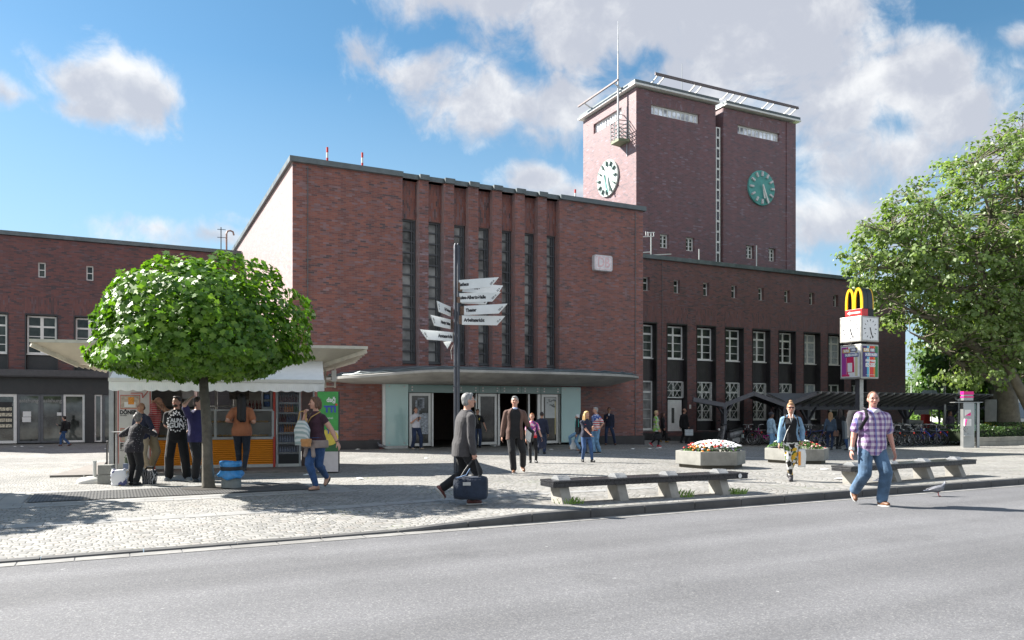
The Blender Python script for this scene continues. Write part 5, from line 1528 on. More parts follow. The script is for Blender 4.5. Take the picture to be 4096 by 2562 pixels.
# arches and arrow box
zr0, zr1 = cz3(512), cz3(425)
MB().box(-.36, .02, -.42, .42, zr0, zr1).obj('arrow_box', M('arrow box red', (.60, .03, .03), .35), cp_, bevel=.01)
MB().box(.03, .36, -.42, .42, zr0, zr1).obj('arrow_box_back', m_blk, cp_)
ab = cp_.children[-1]
zr = (zr0 + zr1) / 2
fa_ = lambda a, z, q=0: (-.362 - q, -a, z)
mb = MB(); pts = [(-.32, 0), (-.17, .085), (-.17, .035), (.34, .04), (.34, -.04), (-.17, -.035), (-.17, -.085)]
mb.add([fa_(a, zr + z) for a, z in pts] + [fa_(a, zr + z, .006) for a, z in pts], [tuple(range(7)), tuple(range(7, 14))] + [(i, (i + 1) % 7, 7 + (i + 1) % 7, 7 + i) for i in range(7)]); mb.obj('arrow', m_lwhite, cp_)
m_arch = M('arch yellow', (.85, .50, .01), .35, var=.04); m_archk = M('arch side black', (.025, .025, .03), .35)
zt_ = cz3(170); hA = zt_ - zr1
def arches(x, mat, th, wd, name):
    mb = MB()
    for c0 in (-.21, .21):
        inner, outer = [], []
        for i in range(25):
            a = math.pi * i / 24
            outer.append((c0 - .22 * math.cos(a) * 1.04, zr1 + hA * math.sin(a) ** .62 if 0 < i < 24 else zr1 - .0))
            inner.append((c0 - (.22 - wd) * math.cos(a), zr1 + (hA - wd * 1.1) * math.sin(a) ** .62 if 0 < i < 24 else zr1))
        ring = [(x, -a, z) for a, z in outer], [(x, -a, z) for a, z in inner], [(x + th, -a, z) for a, z in inner], [(x + th, -a, z) for a, z in outer]
        n = 25
        for r0_, r1_ in zip(ring, ring[1:] + ring[:1]):
            for i in range(n - 1): mb.quad(r0_[i], r0_[i + 1], r1_[i + 1], r1_[i])
    mb.obj(name, mat, cp_)
arches(-.34, m_arch, .06, .10, 'arches'); arches(-.275, m_archk, .25, .085, 'arches_side'); arches(.0, m_archk, .28, .085, 'arches_side'); arches(.29, m_arch, .05, .10, 'arches')
# ---------------------------------------------------------------- bicycle shelters
SX, SY = 15.7, 39.3
def shp(w_, q, z=0.0):           # w along the station front, q behind the roof's front edge
    return Vector((SX + w_ * CT - q * ST, SY + w_ * ST + q * CT, z))
m_shel = M('dark shelter steel', (.10, .10, .115), .5, .3, var=.2)
m_sheet = M('ribbed shelter sheet', (.18, .18, .19), .5, .4, var=.25, scale=3)
m_raft = M('grey shelter rafter', (.33, .325, .31), .6, .1, var=.3, scale=3)
ZR, ZV = 2.33, 1.74
GZ = -.30
# folded roof seen from its gable end
o = thing('bicycle_shelter', 'dark folded gable roof shelter standing over the scooter and the pink bicycle', 'bicycle shelter', shp(-7.0, 0, 0), TH)
def L_(w_, q, z): return (w_ + 7.0 + .88 * q, q, z)
fold = [(-8.1, 2.0), (-6.2, ZV), (-4.35, ZR - .02), (-2.25, ZV), (-.1, ZR + .04)]
for (a, za), (b, zb_) in zip(fold, fold[1:]):
    sh = MB()
    N = 14
    Q = 5.2
    sh.add([L_(a, 0, za), L_(b, 0, zb_), L_(b, Q, zb_), L_(a, Q, za), L_(a, 0, za + .05), L_(b, 0, zb_ + .05), L_(b, Q, zb_ + .05), L_(a, Q, za + .05)], [(3, 2, 1, 0), (4, 5, 6, 7), (0, 1, 5, 4), (1, 2, 6, 5), (2, 3, 7, 6), (3, 0, 4, 7)])
    for i in range(N):
        q = .25 + (Q - .5) * i / (N - 1)
        sh.bar(L_(a, q, za + .06), L_(b, q, zb_ + .06), .03, .03)
    so_ = sh.obj('roof_sheet', m_sheet, o)
    MB().bar(L_(a, -.03, za - .03), L_(b, -.03, zb_ - .03), .06, .2).obj('gable_beam', m_shel, so_)
    rb = MB()
    for q in (1.3, 2.6, 3.9, 5.1): rb.bar(L_(a, q, za - .06), L_(b, q, zb_ - .06), .06, .14)
    rb.obj('rafter', m_shel, so_)
for w_ in (-6.2, -2.25):
    MB().bar(L_(w_, -.05, ZV - .1), L_(w_, 5.2, ZV - .1), .16, .2).obj('valley_beam', m_shel, o)
    for q in (.9, 4.6):
        p = MB(); p.box(w_ + 7 + .88 * q - .09, w_ + 7 + .88 * q + .09, q - .09, q + .09, GZ - .1, ZV - .2)
        p.bar(L_(w_, q, ZV - .55), L_(w_ - .5, q, ZV + .02), .06).bar(L_(w_, q, ZV - .55), L_(w_ + .5, q, ZV + .02), .06)
        p.obj('post', m_shel, o)
# butterfly roof running along the wing
o = thing('bicycle_shelter', 'long dark butterfly roof shelter with many rafters over the crowded bicycle rack', 'bicycle shelter', shp(0, 0, 0), TH)
Lr = 27; Q = 1.75
for s_, nm in ((0, 'front'), (1, 'rear')):
    q0, q1 = (0, Q - .1) if s_ == 0 else (2 * Q, Q + .1)
    sh = MB(); sh.add([(0, q0, ZR + .06), (Lr, q0, ZR + .06), (Lr, q1, ZV + .06), (0, q1, ZV + .06), (0, q0, ZR + .1), (Lr, q0, ZR + .1), (Lr, q1, ZV + .1), (0, q1, ZV + .1)], [(0, 1, 2, 3), (7, 6, 5, 4), (0, 4, 5, 1), (1, 5, 6, 2), (2, 6, 7, 3), (3, 7, 4, 0)])
    ro = sh.obj('roof_sheet', m_sheet, o)
    rb = MB(); w_ = .1
    d = -.16 if s_ == 0 else .16
    while w_ < Lr:
        z0 = ZR + .04; yq = q0 + d
        rb.add([(w_ - .03, yq, z0 + .06), (w_ + .03, yq, z0 + .06), (w_ + .03, q1, ZV + .05), (w_ - .03, q1, ZV + .05), (w_ - .03, yq + (.02 if s_ == 0 else -.02), z0 - .05), (w_ + .03, yq + (.02 if s_ == 0 else -.02), z0 - .05), (w_ + .03, q1, ZV - .10), (w_ - .03, q1, ZV - .10)],
               [(0, 1, 2, 3), (7, 6, 5, 4), (0, 4, 5, 1), (1, 5, 6, 2), (2, 6, 7, 3), (3, 7, 4, 0)])
        w_ += .62
    rb.obj('rafter', m_raft, ro)
MB().box(-.1, Lr, Q - .1, Q + .1, ZV - .25, ZV + .05).obj('valley_beam', m_shel, o)
for i in range(7):
    w_ = 1.2 + i * 4.0
    p = MB(); p.box(w_ - .11, w_ + .11, Q - .11, Q + .11, GZ - .1, ZV - .255)
    for d in (-1, 1):
        p.bar((w_, Q + d * .1, ZV - .8), (w_, Q + d * .6, ZV - .1), .08); p.bar((w_ + d * .1, Q, ZV - .75), (w_ + d * .45, Q, ZV - .26), .08)
    p.obj('post', m_shel, o)

# ---------------------------------------------------------------- bicycles
m_tyre = M('tyre rubber', (.015, .015, .016), .8); m_rim = M('bare rim metal', (.5, .5, .5), .35, .8); m_sad = M('saddle leather', (.02, .02, .02), .5)
m_refl = M('orange reflector', (.8, .25, .02), .3)
def torus(mb, c, r, t, n=26, k_=6, m=0):
    rings = []
    for i in range(n):
        a = math.tau * i / n; d = (math.cos(a), math.sin(a))
        rings.append([(c[0] + t * math.sin(b), c[1] + d[0] * (r + t * math.cos(b)), c[2] + d[1] * (r + t * math.cos(b))) for b in [math.tau * j / k_ for j in range(k_)]])
    rings.append(rings[0]); return mb.loft(rings, m, caps=False)
def bicycle(label, col, stepthru=False, basket=False, group='bicycles in the crowded racks'):
    """local y forward, wheels on z = 0"""
    o = thing('bicycle', label, 'bicycle', (0, 0, 0), 0, group)
    mf = M('bike paint %s' % (col,), col, .3, .1, var=.05)
    r = .34; yr, yf = -.52, .54
    for nm, y in (('wheel', yr), ('wheel', yf)):
        w_ = torus(MB(), (0, y, r), r - .02, .020).obj(nm, m_tyre, o, smooth=True)
        s_ = torus(MB(), (0, y, r), r - .045, .011, k_=4); s_.tube([(-.05, y, r), (.05, y, r)], .022, 6)
        for i in range(12):
            a = math.tau * i / 12; s_.bar((.02 * (-1) ** i, y, r), (0, y + (r - .045) * math.cos(a), r + (r - .045) * math.sin(a)), .004)
        s_.obj('rim', m_rim, w_)
        rf_ = MB().box(-.012, .012, y - .03, y + .03, r + .17, r + .20).obj('reflector', m_refl, w_)
        mg = MB(); mg.tube([(0, y + (r + .03) * math.cos(R(a)), r + (r + .03) * math.sin(R(a))) for a in range(20 if y > 0 else 15, 186, 20)], .024, 5, flat=.5); mg.obj('mudguard', mf if y > 0 else m_sad, o)
    bb, st, hd, hb = (0, -.06, .30), (0, -.22, .80), (0, .34, .86), (0, .37, .62)
    f = MB(); f.tube([bb, st], .017, 6).tube([bb, hb], .019, 6)
    f.tube([(0, -.17, .62) if stepthru else st, (0, .36, .70) if not stepthru else hb] if not stepthru else [(0, -.14, .52), (0, .1, .46), (0, .36, .72)], .017, 6)
    for x in (-.05, .05): f.tube([(x, yr, r), (x * .5, bb[1], bb[2])], .010, 5).tube([(x, yr, r), (x * .4, st[1] + .03, st[2] - .1)], .009, 5)
    f.tube([hb, hd], .019, 6)
    for x in (-.045, .045): f.tube([(x, yf, r), (x, .40, .60), (0, .375, .64)], .012, 5)
    f.obj('frame', mf, o)
    h = MB(); h.tube([hd, (0, .335, 1.0)], .014, 6).tube([(-.30, .18, 1.02), (-.22, .26, 1.04), (-.06, .37, 1.01), (.06, .37, 1.01), (.22, .26, 1.04), (.30, .18, 1.02)], .012, 6)
    ho = h.obj('handlebar', m_rim, o)
    g_ = MB()
    for x in (-.30, .30): g_.tube([(x, .18, 1.02), (x * 1.05, .08, 1.0)], .018, 6)
    g_.obj('grip', m_tyre, ho)
    MB().ell((0, .47, .80), (.04, .05, .04), 8, 6).obj('lamp', m_rim, o)
    s_ = MB(); s_.loft([[(.07 * math.cos(a) * (1 if math.sin(a) < 0 else .5), -.24 + .14 * math.sin(a), z) for a in [math.tau * i / 12 for i in range(12)]] for z in (.93, .97)]); s_.tube([st, (0, -.24, .94)], .013, 6); s_.obj('saddle', m_sad, o, auto=50)
    c = MB(); c.bar((-.07, -.75, .74), (-.07, -.30, .74), .014).bar((.07, -.75, .74), (.07, -.30, .74), .014)
    for y in (-.74, -.6, -.45, -.31): c.bar((-.07, y, .74), (.07, y, .74), .012)
    for x in (-.07, .07): c.bar((x, yr, r), (x, -.66, .74), .012)
    c.obj('carrier', m_rim, o)
    MB().box(-.03, .03, -.80, -.77, .62, .70).obj('rear_light', m_red, o)
    k_ = MB(); k_.tube([(.06, bb[1], bb[2]), (.075, bb[1], bb[2])], .09, 14).bar((.08, bb[1], bb[2]), (.09, bb[1] + .1, bb[2] - .13), .02).bar((-.08, bb[1], bb[2]), (-.09, bb[1] - .1, bb[2] + .13), .02)
    k_.box(.09, .18, bb[1] + .06, bb[1] + .15, bb[2] - .15, bb[2] - .125).box(-.18, -.09, bb[1] - .15, bb[1] - .06, bb[2] + .12, bb[2] + .145); k_.obj('crank', m_rim, o)
    if basket:
        b = MB()
        for q in range(5):
            z = .84 + q * .055; e = .02 * q * .4
            pts = [(-.16 - e, .42, z), (.16 + e, .42, z), (.16 + e, .68 + e, z), (-.16 - e, .68 + e, z)]
            for A, B in zip(pts, pts[1:] + pts[:1]): b.bar(A, B, .008)
        for i in range(9):
            x = -.16 + .04 * i; b.bar((x, .68, .84), (x * 1.05, .69, 1.06), .008); b.bar((x, .42, .84), (x, .42, 1.06), .008)
        b.box(-.16, .16, .42, .68, .835, .845); b.obj('basket', m_sad, o)
    return o
BL_ = 'dark bicycle among the tangle parked in the rack under the long shelter'
BK2 = 'dark bicycle parked under the folded gable shelter near the scooter'
protos = [bicycle(BL_, (.02, .02, .024)), bicycle(BL_, (.05, .055, .06), True, False), bicycle(BL_, (.03, .035, .03), False, True), bicycle(BL_, (.09, .09, .10))]
used = set()
q7 = random.Random(21)
def put(pr, w_, q, yaw, label=None, group=None):
    if pr in used: b = copy_tree(pr)
    else: b = pr; used.add(pr)
    p = shp(w_, q); p.z = ground(p.x, p.y)
    b.location = p; b.rotation_euler = (0, q7.uniform(-.08, .08), TH + yaw)
    if label: b['label'] = label
    if group: b['group'] = group
    return b
def wq(px, d):
    p = Vector(((px - CX) / FL * d, d, 0)) - Vector((SX, SY, 0))
    return p.x * CT + p.y * ST, -p.x * ST + p.y * CT
w0, q0 = wq(3545, 37.6)
blue_ = bicycle('bright blue bicycle in the front row of the crowded rack, nearest the grey post', (.03, .05, .42), True, group='blue bicycles in the rack')
for row in range(4):
    for i in range(12 if row < 3 else 14):
        w_ = w0 + .46 * i + q7.uniform(-.08, .08) + row * .2
        q = q0 + row * 1.35 + q7.uniform(-.12, .12)
        yaw = (math.pi if (i + row) % 2 else 0) + q7.uniform(-.22, .22)
        if row == 0 and i in (5, 7): 
            put(blue_, w_, q, yaw, ('bright blue bicycle in the front row of the crowded rack, farther from the telephone pillar' if i == 5 else 'bright blue bicycle in the front row of the crowded rack, closer to the telephone pillar'))
        else: put(protos[q7.choice([0, 0, 1, 2, 3])], w_, q, yaw, BL_)
w1, q1 = wq(2972, 38.5)
pink = bicycle('pink framed step-through bicycle parked under the folded gable shelter', (.75, .03, .38), True, group='bicycles under the gable shelter')
for i in range(9):
    w_ = w1 + .55 * i; q = q1 + q7.uniform(-.15, .15) - .05 * i
    if i == 2: put(pink, w_, q - .3, .5, None)
    else: put(protos[q7.choice([0, 0, 1, 3])], w_, q, q7.choice([0, math.pi]) + q7.uniform(-.3, .4), BK2, 'bicycles under the gable shelter')
w2, q2 = wq(3235, 37.2)
bl2 = bicycle('dark blue bicycle standing behind the second flower tub', (.03, .045, .22), False, group='bicycles behind the flower tub')
for i in range(11):
    w_ = w2 - 1.2 + .5 * i; q = q2 + q7.uniform(-.2, .3)
    if i == 3: put(bl2, w_, q - .4, .6)
    else: put(protos[q7.choice([0, 0, 1, 2])], w_, q, q7.choice([0, math.pi]) + q7.uniform(-.3, .3), 'dark bicycle parked between the gable shelter and the clock pillar', 'bicycles behind the flower tub')
for p_ in protos:
    if p_ not in used: put(p_, w0 - .4, q0 + .5, 0, BL_)
# rack hoops
for i in range(6):
    w_ = w0 + .3 + i * .95
    p = shp(w_, q0 - .1); p.z = ground(p.x, p.y)
    hp = MB(); hp.tube([(0, -.35, 0), (0, -.35, .62), (0, -.28, .7), (0, .28, .7), (0, .35, .62), (0, .35, 0)], .024, 6)
    mesh_thing('rack_hoop', 'dark steel hoop of the bicycle rack under the long shelter', 'rack hoop', hp, m_shel, p, TH, group='rack hoops')
# ---------------------------------------------------------------- scooter
sp_ = at(2912, 37.2)
sc2 = thing('motor_scooter', 'grey and black motor scooter parked at the shelter post', 'scooter', sp_, R(118))
m_scg = M('scooter grey paint', (.16, .16, .165), .3, .3); m_scb = M('scooter black plastic', (.02, .02, .022), .35)
for y in (-.62, .62):
    w_ = torus(MB(), (0, y, .24), .17, .06, 20, 8).obj('wheel', m_tyre, sc2, smooth=True); MB().tube([(-.04, y, .24), (.04, y, .24)], .12, 12).obj('rim', m_rim, w_)
MB().loft([[(.13 * c_, y, z + .0) for c_, z in ((-1, zb_), (1, zb_), (1, zt_), (-1, zt_))] for y, zb_, zt_ in ((.30, .26, .34), (-.15, .24, .32))]).obj('floorboard', m_scb, sc2)
b = MB(); b.loft([[(w_ * math.cos(a), y + .05 * math.sin(a), z) for a in [math.tau * i / 12 for i in range(12)]] for w_, y, z in ((.16, .52, .22), (.21, .48, .40), (.20, .42, .62), (.16, .36, .85), (.10, .33, .98))]); b.obj('leg_shield', m_scg, sc2, auto=60)
b = MB(); b.loft([[(w_ * math.copysign(abs(math.cos(a)) ** .7, math.cos(a)), y, zc + h_ * math.sin(a)) for a in [math.tau * i / 14 for i in range(14)]] for y, w_, zc, h_ in ((-.05, .11, .48, .16), (-.3, .17, .52, .20), (-.6, .18, .60, .17), (-.85, .13, .68, .10), (-.95, .06, .72, .05))]); b.obj('rear_body', m_scg, sc2, auto=60)
b = MB(); b.loft([[(w_ * math.copysign(abs(math.cos(a)) ** .6, math.cos(a)), y, zc + .06 * math.sin(a)) for a in [math.tau * i / 12 for i in range(12)]] for y, w_, zc in ((.02, .11, .72), (-.3, .15, .76), (-.6, .16, .81), (-.85, .11, .84))]); b.obj('seat', m_scb, sc2, auto=60)
b = MB(); b.tube([(0, .5, .5), (0, .33, 1.02)], .03, 8).tube([(-.33, .22, 1.02), (-.15, .32, 1.04), (.15, .32, 1.04), (.33, .22, 1.02)], .016, 6); b.ell((0, .36, 1.02), (.10, .08, .07), 10, 6); b.obj('handlebar', m_scb, sc2)
for x in (-.24, .24):
    b = MB(); b.tube([(x, .27, 1.04), (x * 1.3, .28, 1.2)], .008, 5); b.ell((x * 1.35, .28, 1.24), (.06, .015, .045), 10, 6); b.obj('mirror', m_scb, sc2)
MB().box(-.05, .05, -.99, -.95, .66, .73).obj('tail_lamp', m_red, sc2); MB().box(-.07, .07, -.96, -.945, .38, .56).obj('number_plate', M('pale plate', (.65, .75, .72), .4), sc2)
MB().tube([(.14, -.2, .25), (.16, -.8, .30)], [.05, .06], 10).obj('exhaust', m_rim, sc2); MB().box(-.1, .1, -.7, -.2, .2, .4).obj('engine', M('engine alloy', (.3, .3, .3), .5, .6), sc2)
MB().ell((0, .58, .80), (.07, .04, .06), 10, 6).obj('headlight', M('lamp lens', (.7, .7, .68), .15), sc2)
# ---------------------------------------------------------------- grey waste post, telephone pillar
gpz = gp(3393, 1807)
gb_ = thing('waste_post', 'dark grey angular waste box on a thin post near the clock pillar', 'waste bin', gpz)
gm = lambda py: EYE + (HZ - py) / FL * gpz.y - gpz.z
m_gb = M('dark grey waste box', (.15, .17, .18), .5)
wb = 21 / FL * gpz.y
bx = MB(); bx.prism([(-wb * .82, gm(1757)), (wb * .82, gm(1757)), (wb, gm(1700)), (wb, gm(1690)), (.05, gm(1700)), (-wb, gm(1684))], -.14, .14, 'y'); bx.obj('box', m_gb, gb_, bevel=.01)
MB().tube([(.02, 0, 0), (.02, 0, gm(1757))], .035, 8).obj('post', m_alu, gb_)
tpp = gp(3868, 1791)
tel = thing('telephone_pillar', 'brushed steel public telephone pillar with magenta top and glass side', 'telephone', tpp, R(-6))
tm = lambda py: EYE + (HZ - py) / FL * tpp.y - tpp.z
tw_ = 19 / FL * tpp.y
m_steel = M('brushed pillar steel', (.40, .41, .41), .35, .6, var=.1, scale=2); m_mag = M('magenta plastic', (.80, .02, .25), .35)
MB().box(-tw_, tw_ - .09, -.14, .16, 0, tm(1612)).box(tw_ - .085, tw_ + .05, -.12, .14, 0, tm(1612)).obj('column', m_steel, tel)
MB().box(-tw_ * .95, tw_ * .95, -.15, .15, tm(1603), tm(1580)).obj('head', m_steel, tel); MB().box(-tw_, tw_, -.17, .17, tm(1579.5), tm(1567)).box(-tw_, tw_, -.17, .17, tm(1592), tm(1586)).obj('top_band', m_mag, tel)
MB().box(-.62, .62, -.2, .35, tm(1611.5), tm(1609)).obj('roof_plate', m_steel, tel)
x1_ = 40 / FL * tpp.y
MB().box(x1_ - .05, x1_ + .06, -.06, .1, 0, tm(1612)).obj('side_post', m_steel, tel); MB().box(tw_ + .06, x1_ - .06, .02, .035, tm(1725), tm(1614)).obj('glass', glass('side glass', (.3, .42, .42), .05, .5, .3), tel)
MB().box(-tw_ + .06, tw_ - .12, -.16, -.142, tm(1665), tm(1640)).obj('notice', m_paper, tel); MB().prism([(-tw_ + .07, tm(1664)), (tw_ - .13, tm(1664)), (tw_ - .13, tm(1650))], -.165, -.162, 'y').obj('notice_print', m_mag, tel)
ph_ = MB().box(-tw_ + .02, tw_ - .14, -.24, -.142, tm(1705), tm(1676)).obj('telephone', M('phone white', (.7, .7, .7), .4), tel); MB().tube([(-tw_ + .04, -.26, tm(1702)), (-tw_ + .04, -.29, tm(1690)), (-tw_ + .08, -.27, tm(1678))], .03, 7).obj('handset', m_mag, tel)
MB().tube([(-tw_ + .04, -.25, tm(1702)), (-tw_ - .05, -.25, tm(1718)), (-tw_ + .08, -.22, tm(1730)), (-tw_ + .16, -.2, tm(1712))], .012, 5).obj('cord', m_blk, tel); MB().box(-tw_ - .06, tw_ - .1, -.42, -.142, tm(1746), tm(1742)).obj('shelf', m_steel, tel)
# ---------------------------------------------------------------- planted bed, background
def leaf_obj(name, pts, mat, parent, seed, size, shape='plane', droop=.4, out=None):
    """many separate leaves; pts: (N,3); out: (N,3) outward directions"""
    g = np.random.default_rng(seed); n = len(pts); pts = np.asarray(pts, float)
    if shape == 'maple':
        prof = np.array([(0, -.5), (.22, -.28), (.5, -.22), (.36, .02), (.52, .26), (.2, .26), (0, .56), (-.2, .26), (-.52, .26), (-.36, .02), (-.5, -.22), (-.22, -.28)])
    elif shape == 'lobed':
        prof = np.array([(0, -.5), (.42, -.15), (.30, .1), (0, .55), (-.30, .1), (-.42, -.15)])
    else:
        prof = np.array([(0, -.5), (.32, 0), (0, .5), (-.32, 0)])
    k_ = len(prof)
    d = out if out is not None else g.normal(size=(n, 3))
    nrm = d + g.normal(size=(n, 3)) * .45; nrm[:, 2] += .35
    nrm /= np.linalg.norm(nrm, axis=1)[:, None] + 1e-9
    dn = np.zeros((n, 3)); dn[:, 2] = -droop; dn += d * (1 - droop) * .6 + g.normal(size=(n, 3)) * .35
    t = dn - nrm * (dn * nrm).sum(1)[:, None]; t /= np.linalg.norm(t, axis=1)[:, None] + 1e-9
    b = np.cross(nrm, t); s = size * g.uniform(.65, 1.25, n)
    curl = g.uniform(-.12, .25, n)
    V = pts[:, None, :] + (b[:, None, :] * prof[None, :, 0, None] + t[:, None, :] * prof[None, :, 1, None]) * s[:, None, None]
    V -= nrm[:, None, :] * ((prof[None, :, 0] ** 2 + prof[None, :, 1] ** 2) * curl[:, None] * 2)[:, :, None] * s[:, None, None]
    V = V.reshape(-1, 3)
    me = bpy.data.meshes.new(name)
    me.vertices.add(n * k_); me.vertices.foreach_set('co', V.ravel())
    me.loops.add(n * k_); me.loops.foreach_set('vertex_index', np.arange(n * k_, dtype=np.int32))
    me.polygons.add(n); me.polygons.foreach_set('loop_start', np.arange(0, n * k_, k_, dtype=np.int32))
    at_ = me.attributes.new('leaf', 'FLOAT', 'FACE'); at_.data.foreach_set('value', g.random(n).astype(np.float32))
    me.update(calc_edges=True); me.materials.append(mat)
    o = bpy.data.objects.new(name, me); COL.objects.link(o)
    if parent is not None: o.parent = parent
    return o
def leaf_mat(name, a, b, c, gloss=.42, trans=.35):
    k = NT(name)
    at_ = k.new('ShaderNodeAttribute', attribute_name='leaf').outputs['Fac']
    n = k.noise(k.obj(), 1.4, 4, .6)
    col = k.ramp(k.math('ADD', k.math('MULTIPLY', at_, .6), k.mr(n, .3, .7, 0, .4)), [(0, a), (.5, b), (1, c)])
    k.out(col, gloss, 0, .5)
    tr = k.new('ShaderNodeBsdfTranslucent'); k.put(tr.inputs['Color'], k.vmath('MULTIPLY', col, (1.5, 1.7, .6)))
    mx = k.new('ShaderNodeMixShader'); mx.inputs[0].default_value = trans
    k.t.links.new(k.b.outputs[0], mx.inputs[1]); k.t.links.new(tr.outputs[0], mx.inputs[2])
    k.t.links.new(mx.outputs[0], k.n['Material Output'].inputs['Surface'])
    return k.mat
m_bark = M('grey bark', (.13, .115, .09), .85, var=.4, scale=7, bump=.4, grime=.4)
m_plane = M('mottled plane bark', (.17, .15, .11), .8, var=.4, scale=3, bump=.3, grime=.75)
m_hedge = leaf_mat('hedge leaf', (.035, .07, .02), (.06, .12, .035), (.12, .17, .07), .3, .15)
def ph(px, d, z=0): return Vector(((px - CX) / FL * d, d, z))
# low stone wall and hedge right of the telephone
a0 = gp(3896, 1786); wl_len = 16
hw_ = thing('planter_wall', 'low pale stone wall holding the hedge bed', 'wall', a0, TH)
n = 9
for i in range(n):
    L = wl_len / n
    MB().box(i * L + .01, (i + 1) * L - .01, 0, .35, -.05, .20).box(i * L + .4, (i + 1) * L + .38, .01, .34, .21, .42).obj('stone_course', M('pale bed stone', (.36, .34, .29), .8, var=.2, scale=2, bump=.15, grime=.35), hw_)
g = np.random.default_rng(4)
N = 13000
xs_ = g.random(N) * wl_len; ys_ = g.random(N) * 2.2; f = g.random(N)
top = .92 + .14 * np.sin(xs_ * 1.7) + .08 * np.sin(xs_ * 4.1 + 1) - .25 * (xs_ < .5)
zz = .40 + (top - .4) * np.where(ys_ < .35, f, 1 - .12 * f * f)
yb = np.where(ys_ < .35, .25 + .2 * g.random(N), ys_)
hd_ = thing('hedge', 'clipped glossy evergreen hedge growing above the low stone wall', 'hedge', a0, TH)
leaf_obj('foliage', np.stack([xs_, yb, zz], 1), m_hedge, hd_, 3, .085)
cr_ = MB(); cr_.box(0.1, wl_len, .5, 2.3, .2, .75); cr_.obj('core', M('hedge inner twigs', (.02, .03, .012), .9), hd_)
# rail embankment, ramp, fence, sheds, lamps behind the shelters
k = NT('meadow grass'); m_mead = k.out(k.mix(k.noise(k.geo(), .8, 6, .7), (.10, .22, .02), (.24, .34, .07)), .9)
eb = MB(); rows = []
for (off_, z) in ((0, -.35), (5, .35), (10, 1.9), (18, 2.6), (60, 2.7)):
    rows.append([(x, 54 + x * .22 + off_, z + .15 * math.sin(x * .4 + off_)) for x in range(24, 110, 3)])
eb.loft(rows, caps=False, closed=False); tag(eb.obj('embankment', m_mead, smooth=True), 'bright grassy railway embankment behind the shelters', None, kind='structure')
gs = np.random.default_rng(8); nb = 5000
gx = gs.uniform(25, 60, nb); go = gs.uniform(0, 14, nb); gz = np.interp(go, [0, 5, 10, 18], [-.35, .35, 1.9, 2.6])
gl = leaf_obj('meadow_grass', np.stack([gx, 54 + gx * .22 + go, gz + .12], 1), m_tuft, None, 5, .38); tag(gl, 'tall meadow grass growing on the railway embankment', 'grass', kind='stuff')
rp = thing('ramp_wall', 'white concrete ramp wall sloping down behind the bicycle rack', 'wall', ph(3620, 50, -.3), R(14))
MB().prism([(0, -.1), (4.4, -.1), (4.4, .25), (2.0, 1.05), (0, 1.2)], 0, .25, 'y').obj('wall', m_white, rp)
rl_ = MB()
for x in (.2, 1.2, 2.2, 3.2): rl_.tube([(x, .12, .7), (x, .12, 2.2 - .25 * max(0, x - 1.8))], .03, 6)
rl_.tube([(.2, .12, 2.2), (1.8, .12, 2.2), (3.2, .12, 1.85)], .03, 6).tube([(.2, .12, 1.8), (1.8, .12, 1.8), (3.2, .12, 1.45)], .025, 6); rl_.obj('railing', m_alu, rp)
rx = thing('red_box', 'small red box standing beside the white ramp wall', 'box', ph(3701, 50.5, -.3), .2)
MB().box(-.22, .22, -.2, .2, .6, 1.5).obj('box', m_red, rx, bevel=.02); MB().box(-.16, .16, -.15, .15, 0, .6).obj('plinth', m_conc, rx)
sgn = thing('notice_sign', 'grey notice board on a pole on the grassy bank', 'sign', ph(3685, 53, .2)); MB().tube([(0, 0, -.3), (0, 0, 2.1)], .03, 6).obj('post', m_alu, sgn); MB().box(-.52, .52, -.05, -.03, .95, 1.8).obj('board', M('grey notice', (.45, .45, .47), .6, var=.3, scale=12), sgn)
for px, d, h, lab in ((3779, 46, 6.0, 'slender tall pale pole standing on the grass among the bicycle shelter posts'), (3833, 47, 3.5, 'thin short pale pole beside the telephone pillar')):
    o = thing('metal_pole', lab, 'pole', ph(px, d, -.3)); MB().tube([(0, 0, 0), (0, 0, h)], .07, 8).obj('shaft', m_alu, o)
shd = thing('storage_shed', 'white corrugated storage shed behind the grass bank', 'shed', ph(3845, 62, 1.0), .2)
for i in range(5): MB().box(-1.5 + i * .95, -.6 + i * .95, 0, 2, -.5, 2.1).obj('door_panel', M('shed white', (.55, .55, .55), .6, var=.15), shd)
MB().box(-1.6, 3.4, -.1, 2.1, 2.11, 2.2).obj('roof', m_felt, shd)
lp = thing('street_lamp', 'street lamp with a flat hood behind the bicycle shelter', 'lamp', ph(3757, 47, -.3)); MB().tube([(0, 0, 0), (0, 0, 4.1)], .06, 8).obj('post', m_post, lp)
MB().loft([[(-1.3, -.25, 2.55), (-.1, -.25, 2.55), (-.1, .25, 2.55), (-1.3, .25, 2.55)], [(-.9, -.1, 3.0), (-.1, -.1, 3.0), (-.1, .1, 3.0), (-.9, .1, 3.0)]]).obj('hood', M('pale lamp hood', (.45, .5, .52), .4), lp)
l2 = thing('rail_lamp', 'tall pale lamp with a bent arm far behind the brick wing end', 'lamp', ph(3645, 90, 0)); MB().tube([(0, 0, 0), (0, 0, 5.2), (-.2, 0, 5.4), (-.9, 0, 5.5)], .08, 6).obj('post', m_alu, l2); MB().box(-1.3, -.8, -.1, .1, 5.44, 5.54).obj('head', m_alu, l2)
py_ = thing('catenary_mast', 'lattice railway mast far beyond the brick wing end', 'mast', ph(3660, 170, 0))
mb = MB()
for x in (-.6, .6):
    for y in (-.6, .6): mb.bar((x, y, 0), (x * .5, y * .5, 15), .14)
